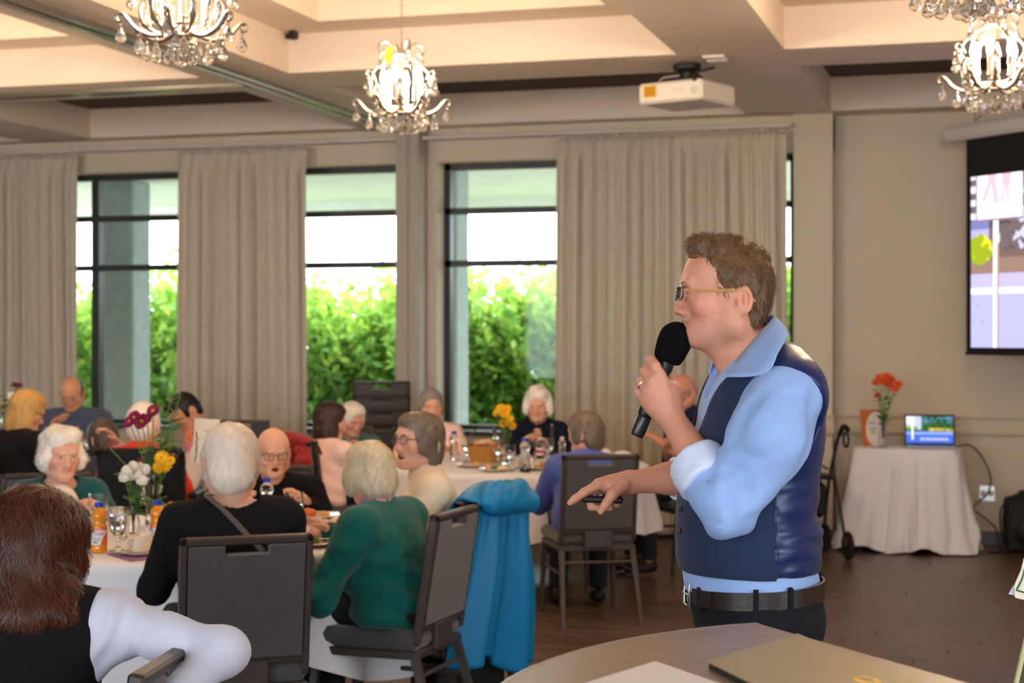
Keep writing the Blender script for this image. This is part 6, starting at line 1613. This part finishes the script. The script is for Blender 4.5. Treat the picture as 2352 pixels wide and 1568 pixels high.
    # clicker
    c0, c1 = pt(1341, 1158, .133), pt(1440, 1162, .138); cm = (c0+c1)/2; ax = (c1-c0); Lc = np.linalg.norm(ax); ax /= Lc; up2 = UP-ax*(UP@ax); up2 /= np.linalg.norm(up2); sd2 = np.cross(ax, up2)
    rr = empty('remote_clicker', tuple(cm), 0, 'small black presentation clicker in the speaker\'s outstretched hand', 'remote'); M3 = np.stack([ax, sd2, up2], 1)
    m = MB(); m.box((0, 0, 0), (Lc, .03, .016), M3, bev=.005); m.build('case', BLK, rr)
    for k in range(3): m = MB(); m.box(M3@np.array((-.02+.013*k-.01, 0, .0085)), (.008, .012, .003), M3, bev=.001); m.build('clicker_button', mat('clicker key', rgb(150, 150, 164), .2), rr)
speaker()
# ------------------------------------------------------------------ people at the tables
def cloth(n, c, r=.9, noise=.06, ns=40, bump=.15, sheen=None, attr=False): return mat(n, c, r, noise=noise, nscale=ns, bump=bump, bscale=160, sheen=(.2 if max(c[:3]) > .05 else .0) if sheen is None else sheen, spec=.25, attr=attr)
HWHITE = hairmat('hair white', rgb(246, 238, 226), .1); HWPINK = hairmat('hair warm white', rgb(250, 234, 218), .08); HGREY = hairmat('hair grey', rgb(150, 140, 132), .25)
HGBR = hairmat('hair grey brown', rgb(126, 110, 94), .3); HBRN = hairmat('hair dark brown', rgb(64, 42, 36), .35); HAUB = hairmat('hair auburn', rgb(82, 42, 26), .5)
HBLD = hairmat('hair blonde', rgb(222, 172, 96), .3); HBLK = hairmat('hair black', rgb(24, 22, 26), .3); HPEP = hairmat('hair pepper', rgb(96, 84, 74), .3)
WIRE = mat('wire frame', rgb(90, 72, 58), .35, metal=.6); DKF = mat('dark frame', rgb(34, 30, 32), .4)
# --- table with the juice bottles
def sitchair(r, phi, label):
    q = np.array(r.location)+dirv(phi)*.055; return chair(0, 0, phi, label, pt=q[:2])
BLACKK = cloth('black knit', rgb(20, 19, 24)); 
r1, H1, J1, W1 = seated(530, 5.55, 1.262, 20, 10, 'white haired woman in a black top seen from behind, with a thin shoulder strap', SK_PALE, ('short', HWPINK), BLACKK, res=.0032, tres=.007,
    hn=4200, hL=.06, hpitch=-6, wide=1.12, lean=.0, neckcut=.125, hflow=flow_down, hdisp=.006, hdf=42, crinkle=.004, sc=1.03)
def strap(root, Wf, pts, mt, name='shoulder_strap', w=.008, flat=.35):
    o = np.array(root.location); m = MB(); m.tube(np.array([p-o for p in curve([Wf(*q) for q in pts], 24)]), w, 8, flat=flat); return m.build(name, mt, root, smooth=True)
STRAP = mat('grey strap', rgb(84, 80, 80), .6)
sitchair(r1, 20, 'banquet chair behind the white haired woman in black, cut-out handle in its back')
GREENK = cloth('green knit', rgb(6, 94, 88), noise=.1, ns=25)
r2, H2, J2, W2 = seated(850, 6.2, 1.155, 68, 36, 'woman in a green sweater with a pink collar seen from behind', SK_PALE, ('fluffy', hairmat('hair ash blonde', rgb(226, 208, 176), .2)), GREENK, res=.0034, tres=.0075,
    hn=1800, hL=.06, wide=1.3, lean=.06, hflow=flow_down, hdisp=.004, neckcut=.082, crinkle=.012, folds=.008, hpitch=-4, sc=.94, arms={-1: (-.2, .33, .77), 1: (.16, .38, .78)})
S = SDF(); nb = H2.p(0, -.035, -.125); S.cap(nb-UP*.03, nb+UP*.028, .079, .064, .01); S.cap(nb-UP*.05, nb+UP*.08, .062, .057, .006, 's'); v, f = S.mesh(.006); o2 = np.array(r2.location)
objm('collar', meshdata('collar', v-o2, f, cloth('pink cotton', rgb(230, 158, 176))), r2)
sitchair(r2, 70, 'banquet chair under the woman in the green sweater, turned side on')
CREAMK = cloth('cream knit', rgb(232, 214, 188), noise=.05, bump=.3)
r3, H3, J3, W3 = seated(962, 6.62, 1.253, 97, 128, 'laughing woman with glasses in a cream high-neck sweater', SK_PALE, ('pixie', HGBR), CREAMK, res=.0032, tres=.0075, hn=1600, hL=.07, hpitch=10, hflow=flow_down,
    wide=1.05, lean=.02, collar=.05, ho=dict(mouth='smile'), glasses=WIRE, hdisp=.002, hdf=40, crinkle=.008, folds=.006)
def teeth(H, root):
    m = MB(); o = np.array(root.location)
    for i in range(6): x = (i-2.5)*.0055; m.box(H.p(x, .0765-abs(x)*.35, -.0565)-o, (.0052, .004, .007), H.M, bev=.001)
    m.build('teeth', mat('teeth', rgb(232, 224, 208), .3), root)
teeth(H3, r3)
c3 = sitchair(r3, 58, 'banquet chair with a bright blue jacket hung over its back')
r4, H4, J4, W4 = seated(627, 7.72, 1.115, 190, 196, 'bald man with glasses in a black sweater, mouth open in talk', SK_PALE, ('fringe', HWHITE), cloth('black sweater', rgb(17, 17, 20)), fem=False, res=.0036, tres=.009,
    hn=300, hL=.03, ho=dict(mouth='open', jaw=1.06), glasses=DKF, hpitch=-4, lean=.12, hairoff=0, slouch=1, arms={1: (.2, .34, .76), -1: (-.16, .38, .77)})
TEALK = cloth('teal cardigan', rgb(16, 78, 80))
r5, H5, J5, W5 = seated(140, 7.4, 1.148, 205, 214, 'white curly haired woman in a teal cardigan with a pearl necklace', SK_PALE, ('fluffy', HWHITE), TEALK, res=.0036, tres=.009, hn=1500, hL=.035, hcurl=.006, hdisp=.011, hdf=48,
    vneck=.16, neckcut=.095, hpitch=-3)
o5 = np.array(r5.location); f5 = dirv(205); rr5 = np.array([f5[1], -f5[0], 0]); nb5 = H5.p(0, -.03, -.135)
S = SDF(); c = nb5+f5*.075-UP*.12; S.ell(c, (.085, .062, .13), .02, 'u', np.stack([rr5, f5, UP], 1)); v, f = S.mesh(.009); objm('blouse', meshdata('blouse', v-o5, f, cloth('white blouse', rgb(238, 220, 206))), r5)
for k in range(22):
    a = -1.5+3.0*k/21; m = MB(); m.sphere(nb5-o5+rr5*.068*math.sin(a)+f5*(.012+.085*math.cos(a))-UP*(.012+.035*math.cos(a)), .0042, 8); m.build('pearl', mat('pearl', rgb(236, 226, 210), .25), r5, smooth=True)
sitchair(r5, 205, 'banquet chair behind the woman in the teal cardigan')
# --- woman in the foreground, arm over the back of her chair
VESTB = cloth('black vest', rgb(14, 13, 16))
def foreground_woman():
    hp = P(78, 0, 3.5); ztop = 1.236; f = dirv(-12); r = np.array([f[1], -f[0], 0]); hip = np.array([hp[0], hp[1], 0])-f*.06-r*.03
    root = empty('person', (hip[0], hip[1], 0), 0, 'long auburn haired woman in a black vest and white sleeves, arm over her chair', 'person'); off = hip
    def W(x, y, z): return hip+r*x+f*y+UP*z
    H = Head(np.array([hp[0], hp[1], ztop-.145]), frame(YAW+R(-22), R(-4), 0), 1.0); nb = W(.02, .03, ztop-.28); base = np.stack([r, f, UP], 1)
    sh = {1: P(252, 1432, 3.47), -1: W(-.19, .02, .97)}
    el = P(512, 1497, 3.42); wr = P(395, 1600, 3.30); lw = W(-.2, .35, .72); le, lw = ik(sh[-1], lw, .29, .25, np.array((0, 0, -1.))-r*.5)
    def torso(S, g):
        S.ell(W(0, 0, .58), (.18+g, .13+g, .13+g), .05, 'u', base); S.ell(W(.01, .01, .74), (.155+g, .115+g, .17+g), .06, 'u', base); S.ell(W(.02, .015, .88), (.165+g, .11+g, .14+g), .06, 'u', base)
        S.cap(sh[-1]+r*.02, sh[1]-r*.05, .055+g, k=.05)
        for q in (-1, 1): S.cap(nb, sh[q]*.8+nb*.2, .05+g, .05+g, .04)
    S = SDF(); torso(S, -.012); S.cap(sh[1], el, .045, .038, .03); S.cap(el, wr, .038, .026, .03); S.cap(sh[-1], le, .045, .038, .03); S.cap(le, lw, .038, .026, .03)
    for q in (-1, 1): S.cap(W(q*.095, .02, .54), W(q*.11, .43, .54), .07, .05, .03); S.cap(W(q*.11, .43, .54), W(q*.11, .44, .08), .05, .035, .03)
    lo = S.mesh(.01); S = SDF(); H.sdf(S, nb-UP*.03); hi = S.mesh(.0042); parts = [lo, hi]; cols = [np.ones((len(lo[0]), 3)), H.colours(hi[0])]
    for (e, w_, q) in ((el, wr, 1), (le, lw, -1)):
        S = SDF(); D = (w_-e)/np.linalg.norm(w_-e); S.cap(e+(w_-e)*.5, w_, .032, .025, .01); hand(S, w_, D, UP*.6+r*q, -q, (.4, .45, .5, .55)); h = S.mesh(.004); parts.append(h); cols.append(np.ones((len(h[0]), 3)))
    v, fq = join(parts); objm('body', meshdata('body', v-off, fq, SK_PALE, True, None, np.concatenate(cols)), root)
    S = SDF(); torso(S, .014); S.cap(nb, nb+UP*.2, .07, .09, .008, 's'); ax = (el-sh[1])/np.linalg.norm(el-sh[1]); S.plane(P(246, 1440, 3.47), (el-sh[1])*np.array((1, 1, .2)), .004); S.plane(W(0, 0, .5), (0, 0, -1), .01)
    v, fq = S.mesh(.007); v += vnormals(v, fq)*(.004*wob(v-hip, 22, 5))[:, None]; objm('vest', meshdata('vest', v-off, fq, VESTB), root)
    WS = cloth('white sleeve', rgb(200, 200, 214), noise=.02, bump=.05)
    S = SDF(); a = P(215, 1440, 3.47); mid = P(385, 1464, 3.44); S.cap(a, sh[1], .062, .062, .03); S.cap(sh[1], mid, .06, .046, .03); S.cap(mid, el, .046, .045, .03); S.ell(P(514, 1497, 3.42), (.047, .043, .038), .03); S.cap(el, wr+(el-wr)*.15, .044, .036, .03); S.cap(sh[1], W(.13, .02, .82), .06, .05, .04)
    v, fq = S.mesh(.0055); N = vnormals(v, fq); t = (v-sh[1])@ax; cr = np.exp(-((t-.02)/.075)**2)*.0042*np.sin(t*150+3*np.sin((v-hip)@np.array((10., 9, 22))))+.0022*wob(v-hip, 26, 7)
    v = v+N*cr[:, None]; objm('sleeve', meshdata('sleeve', v-off, fq, WS), root)
    S = SDF(); S.cap(sh[-1], le, .055, .048, .03); S.cap(le, lw, .046, .036, .03); v, fq = S.mesh(.009); objm('sleeve', meshdata('sleeve', v-off, fq, WS), root)
    S = SDF(); S.ell(W(0, 0, .55), (.185, .135, .09), .04, 'u', base)
    for q in (-1, 1): S.cap(W(q*.095, .02, .54), W(q*.11, .43, .54), .088, .07, .03); S.cap(W(q*.11, .43, .54), W(q*.11, .44, .1), .066, .054, .03)
    S.plane(W(0, 0, .62), (0, 0, 1), .01); v, fq = S.mesh(.012); objm('trousers', meshdata('trousers', v-off, fq, DENIM), root)
    for q in (-1, 1):
        b = W(q*.11, .44, 0); S = SDF(); S.cap(b+UP*.05-f*.02, b+UP*.04+f*.14, .042, .036, .02); S.plane(b, (0, 0, -1), .004); v, fq = S.mesh(.01); objm('shoe', meshdata('shoe', v-off, fq, SHOE), root)
    # hair: long waves
    S = SDF()
    def E(x, y, z, rx, ry, rz, k=.03, op='u'): S.ell(H.p(x, y, z), np.array((rx, ry, rz)), k, op, H.M)
    E(0, -.012, .038, .1, .116, .106); E(0, -.058, -.06, .108, .078, .1, .04); E(-.015, -.09, -.135, .108, .05, .06, .04); E(.02, -.085, -.12, .1, .05, .05, .03)
    E(.098, -.03, -.095, .036, .06, .06, .03); E(.125, -.035, -.128, .024, .045, .02, .02); E(.07, -.075, -.165, .05, .03, .025, .02); E(-.1, -.03, -.1, .036, .06, .07, .03); E(-.06, -.095, -.19, .07, .035, .03, .03); E(.072, .035, .0, .028, .04, .07, .03)
    E(0, .13, -.02, .058, .07, .1, .01, 's')
    def flow(q, n): return np.array((q[0]*3+.45*math.sin(q[2]*38+q[1]*20), .25*math.sin(q[2]*30+q[0]*25), -1.0))
    add_hair(H, 'long', HAUB, root, off, .0045, 6500, .09, .0024, flow, 21, .009, 28, .008, .004, sdf=S)
    H.eyes(root, off)
    m = MB(); m.tube(np.array([p-off for p in curve([P(-30, 1440, 3.36), P(40, 1520, 3.345), P(110, 1600, 3.35)], 16)]), .012, 8, flat=.3); m.build('strap', mat('dark strap', rgb(44, 46, 54), .5), root, smooth=True)
foreground_woman()
b = P(372, 1505, 3.34); chair(0, 0, 84, 'banquet chair of the auburn haired woman, its back seen edge on', pt=(b+dirv(84)*.255)[:2])
# --- far left table
r6, H6, J6, W6 = seated(60, 9.6, 1.236, -38, -72, 'blonde woman with glasses in a black jacket beside the magenta flower', SK_PALE, ('bob', HBLD), cloth('black jacket', rgb(22, 20, 23)), hn=900, hL=.07, hflow=flow_down, glasses=DKF, wide=1.25, lean=.10, hpitch=-14, hdisp=.0015)
r7, H7, J7, W7 = seated(165, 11.55, 1.275, 184, 181, 'balding man in a slate blue zip vest, looking down at his plate', SK_TAN, ('receding', HBLK), cloth('slate vest', rgb(72, 80, 106)), fem=False, hpitch=-24, wide=1.1, hn=300, hL=.03, arms={1: (.1, .33, .92), -1: (-.13, .36, .80)}, neckcut=.06, collar=.03, brow=HBLK)
o7 = np.array(r7.location); f7 = dirv(184); m = MB(); nb7 = H7.p(0, -.03, -.13); m.box(np.array((0, 0, 1.0))*0+nb7-o7+f7*.105-UP*.12, (.004, .004, .2), rotm(0, 0, YAW)); m.build('zip', mat('zip pale', rgb(200, 200, 210), .4), r7)
r8, H8, J8, W8 = seated(238, 9.62, 1.07, 20, 38, 'grey haired person in a red top reaching across to the flowers', SK_PALE, ('short', HPEP), cloth('red jersey', rgb(176, 22, 30)), fem=False, wide=.95, hn=600, lean=.16, arms={1: tuple(P(268, 1016, 9.2))+('w',), -1: (-.1, .4, .80)}, sleeve=.62, hpitch=-18)
r9, H9, J9, W9 = seated(328, 9.0, 1.19, 0, 0, 'pale haired person in an orange red top sitting in the wheelchair', SK_PALE, ('short', HWPINK), cloth('orange red shirt', rgb(226, 66, 36), noise=.25, ns=9), hn=600, hpitch=-16, lean=.12)
def tee_print(v):
    c = np.ones((len(v), 3)); k = P(428, 1005, 9.9); q = v-k; lat = q@RV; dep = q@FV; d2 = (lat/.075)**2+(q[:, 2]/.085)**2
    n = wob(v, 45, 3); m = (d2 < 1) & (dep < .1); c[m & (n > .25)] = (.10, .05, .07); c[m & (n <= .25) & (n > -.2)] = (.85, .22, .07); c[m & (n <= -.2)] = (.8, .32, .4)
    return c
r10, H10, J10, W10 = seated(428, 10.05, 1.215, 95, 118, 'dark haired helper in a white printed shirt leaning towards the wheelchair', SK_TAN, ('crop', HBLK), cloth('white tee', rgb(236, 226, 226), attr=True), tcol=tee_print, fem=False, hpitch=-38, hroll=6, wide=1.2, lean=.2, hn=700, sleeve=.5, arms={1: (.15, .46, .72), -1: (-.2, .42, .74)}, brow=HBLK)
o10 = np.array(r10.location)
chair(538, 12.15, 178, 'empty banquet chair against the curtain behind the helper')
sitchair(r7, 184, 'banquet chair under the balding man in the slate vest')
sitchair(r6, -38, 'banquet chair of the blonde woman in black')
sitchair(r8, 20, 'banquet chair of the grey haired person in red')
sitchair(r10, 95, 'banquet chair under the dark haired helper')
sitchair(r4, 190, 'banquet chair under the bald man in the black sweater')
# --- table with the bread basket
SALM = cloth('salmon knit', rgb(252, 216, 206), bump=.3)
r11, H11, J11, W11 = seated(757, 10.4, 1.135, -36, -76, 'brown haired woman in a salmon cardigan, chair draped with a red jacket', SK_PALE, ('bob', HBRN), SALM, hn=900, hflow=flow_back, hL=.05, hdisp=.002, wide=1.1, lean=.06, hpitch=-4, crinkle=.008, folds=.007, collar=.035)
c11 = sitchair(r11, -36, 'banquet chair draped with a dark red jacket')
r12, H12, J12, W12 = seated(808, 11.25, 1.10, 196, 214, 'white haired woman in a teal scarf beside the chair stack, looking down', SK_PALE, ('short', HWHITE), cloth('grey teal blouse', rgb(70, 108, 116)), hn=500, hpitch=-14, sc=.93)
o12 = np.array(r12.location); nb12 = H12.p(0, -.03, -.13); t = np.linspace(0, 2*PI, 25)[:-1]; ff = dirv(196); rr_ = np.array([ff[1], -ff[0], 0])
m = MB(); m.tube(np.array([nb12-o12+rr_*.075*math.sin(a)+ff*.07*math.cos(a)-UP*(.01+.03*math.cos(a)) for a in t]), .03, 8, closed=True); m.build('scarf', cloth('teal scarf', rgb(24, 112, 128)), r12, smooth=True)
r13, H13, J13, W13 = seated(990, 11.3, 1.19, 182, 190, 'grey haired woman in a salmon top before the concrete column', SK_PALE, ('short', HGREY), SALM, hn=500, hflow=flow_back)
r14, H14, J14, W14 = seated(1236, 11.3, 1.205, 178, 172, 'white haired woman in navy with a high blue collar', SK_PALE, ('fluffy', HWHITE), cloth('navy cardigan', rgb(20, 26, 44)), hn=1000, hdisp=.008, hdf=45, hflow=flow_down, hL=.06, collar=.075, hpitch=-5, arms={1: (.1, .32, .82), -1: (-.07, .33, .81)})
LAV = cloth('lavender blue cardigan', rgb(84, 100, 178), noise=.08)
r15, H15, J15, W15 = seated(1345, 9.22, 1.132, 6, 52, 'grey haired woman in a lavender blue cardigan seen from behind', SK_PALE, ('short', HGBR), LAV, hn=900, hL=.05, hdisp=.0025, wide=1.1, lean=.10)
sitchair(r15, 12, 'banquet chair behind the woman in the lavender blue cardigan')
r16, H16, J16, W16 = seated(1568, 10.9, 1.285, 112, 122, 'bald man with glasses in a navy shirt, arms crossed, behind the speaker', SK_MAN, ('fringe', HGREY), cloth('navy shirt', rgb(22, 30, 62)), fem=False, wide=1.15, hn=150, hL=.02, glasses=DKF, hairoff=0, sleeve=.42, hpitch=-6,
    arms={1: (-.04, .26, .84), -1: (.10, .28, .87)})
sitchair(r16, 108, 'banquet chair under the bald man in the navy shirt')
sitchair(r12, 196, 'banquet chair of the white haired woman in the teal scarf')
sitchair(r13, 182, 'banquet chair of the grey haired woman before the concrete column')
sitchair(r14, 178, 'banquet chair of the white haired woman in navy')
# stack of spare chairs under the window
sx = P(872, 0, 12.35)
for k, w_ in enumerate(('lowest', 'second lowest', 'second highest', 'topmost')):
    chair(0, 0, 8, 'spare banquet chair by the window, %s of its stack' % w_, pt=sx[:2]+dirv(-170)[:2]*-.012*k, z=.10*k).rotation_euler[2] = YAW+R(8)
# shoulder strap of the woman in black
o1 = np.array(r1.location)
a, b_, c_ = P(478, 1140, 5.43), P(515, 1172, 5.35), P(566, 1226, 5.325)
m = MB(); m.tube(np.array([p-o1 for p in curve([a+FV*.05, a, b_, c_, P(604, 1266, 5.32)], 24)]), .011, 8, flat=.3); m.build('shoulder_strap', STRAP, r1, smooth=True)

# ------------------------------------------------------------------ jackets hung on chair backs
def jacket(name, cpx, d, phi, w, ztop, zbot, mt, label, seed, side=1, hood=False):
    b = P(cpx, 0, d); f = dirv(phi); r = np.array([f[1], -f[0], 0]); root = empty(name, (b[0], b[1], 0), YAW+R(phi), label, 'jacket')
    nx, nz = 46, 40; v = []
    for i in range(nz):
        t = i/(nz-1)
        for j in range(nx):
            s = j/(nx-1)*2-1; z = ztop-(ztop-zbot)*t-.05*abs(s)**2*(1-t)
            fold = (.036 if hood else .024)*math.sin(s*6+seed+2*t)*t**.5+.018*math.sin(s*12+seed*2+4*t)*min(1, t*2)+.006*math.sin(s*29+t*9)
            y = -.235-(z-.445)*math.tan(TILT)-.042-.03*math.sin(t*PI)*.8-fold if z < .93 else -.30-fold
            v.append((s*w*(.86+(.55 if hood else .26)*t+.05*math.sin(seed+5*t))+(.05*t*t if hood else 0), y-(.05*t*t if hood else 0), z+(.03*math.sin(s*5+seed)-(.06*s if hood else 0))*t))
    # over the top and a short way down the front
    rows = []
    for i in range(7):
        t = (i+1)/6
        for j in range(nx):
            s = j/(nx-1)*2-1; rows.append((s*w*.84, -.31+.05*math.sin(t*1.5)+.06*t, ztop+.012*math.sin(t*PI)-.09*max(0, t-.4)-.05*abs(s)**2))
    v = rows[::-1]+v if False else [p for i in range(6, -1, -1) for p in rows[i*nx:(i+1)*nx]]+v
    n = len(v)//nx; f_ = [(i*nx+j, i*nx+j+1, (i+1)*nx+j+1, (i+1)*nx+j) for i in range(n-1) for j in range(nx-1)]
    o = objm('shell', meshdata('shell', v, f_, mt), root); so = o.modifiers.new('t', 'SOLIDIFY'); so.thickness = .012; so.offset = 0
    for s in (() if hood else (-1, 1)):
        S = SDF(); yb = -.30-.05; p = [np.array((s*w*.8, yb, ztop-.09)), np.array((s*(w+.01), yb-.045, (ztop+zbot)/2+.1)), np.array((s*(w-.02), yb-.03, zbot+.16))]
        for a_, b_ in ((p[0], p[1]), (p[1], p[2])):
            for o_ in (-.028, .028): S.cap(a_+np.array((o_, 0, 0)), b_+np.array((o_, 0, 0)), .026, .024, .03)
        vv, fq = S.mesh(.009); vv += vnormals(vv, fq)*(.010*wob(vv*np.array((1, 1, .5)), 44, seed))[:, None]; objm('sleeve', meshdata('sleeve', vv, fq, mt), root)
    if hood:
        S = SDF(); S.ell((0, -.36, ztop-.03), (.15, .06, .075), .03); S.cap((-.13, -.37, ztop-.06), (.13, -.39, ztop-.07), .045, .045, .03); S.ell((0, -.36, ztop+.05), (.1, .045, .05), .02, 's'); vv, fq = S.mesh(.008); vv += vnormals(vv, fq)*(.012*wob(vv, 34, seed))[:, None]; objm('hood', meshdata('hood', vv, fq, mt), root)
    return root
BLUEJ = mat('bright blue nylon', rgb(0, 128, 186), .5, bump=.4, bscale=22)
cb = c3.location; j1 = jacket('rain_jacket', 0, 1, 58, .205, .96, .25, BLUEJ, 'bright blue hooded rain jacket hanging over a chair back', 3, hood=True); j1.location = (cb[0], cb[1], 0)
REDJ = mat('red fleece', rgb(150, 12, 22), .85, sheen=.3); cb = c11.location; j2 = jacket('red_jacket', 0, 1, -36, .215, .945, .42, REDJ, 'dark red jacket over the chair of the brown haired woman', 6); j2.location = (cb[0], cb[1], 0)

# black handbag on the floor beneath the chair with the blue jacket
hb = P(1062, 0, 6.75); root = empty('handbag', (hb[0], hb[1], 0), YAW+R(30), 'black handbag on the floor under the chair with the blue jacket', 'bag')
S = SDF(); S.box((0, 0, .13), (.13, .06, .1), .04, rad=.03); S.ell((0, 0, .05), (.16, .09, .06), .03); S.plane((0, 0, .002), (0, 0, -1), .01); v, f = S.mesh(.011); objm('bag_body', meshdata('bag_body', v, f, BAGM), root)
for s_ in (-1, 1): m = MB(); m.tube(curve([(-.08, s_*.05, .24), (-.06, s_*.05, .34), (.06, s_*.05, .34), (.08, s_*.05, .24)], 16), .008, 6); m.build('handle', BAGM, root, smooth=True)
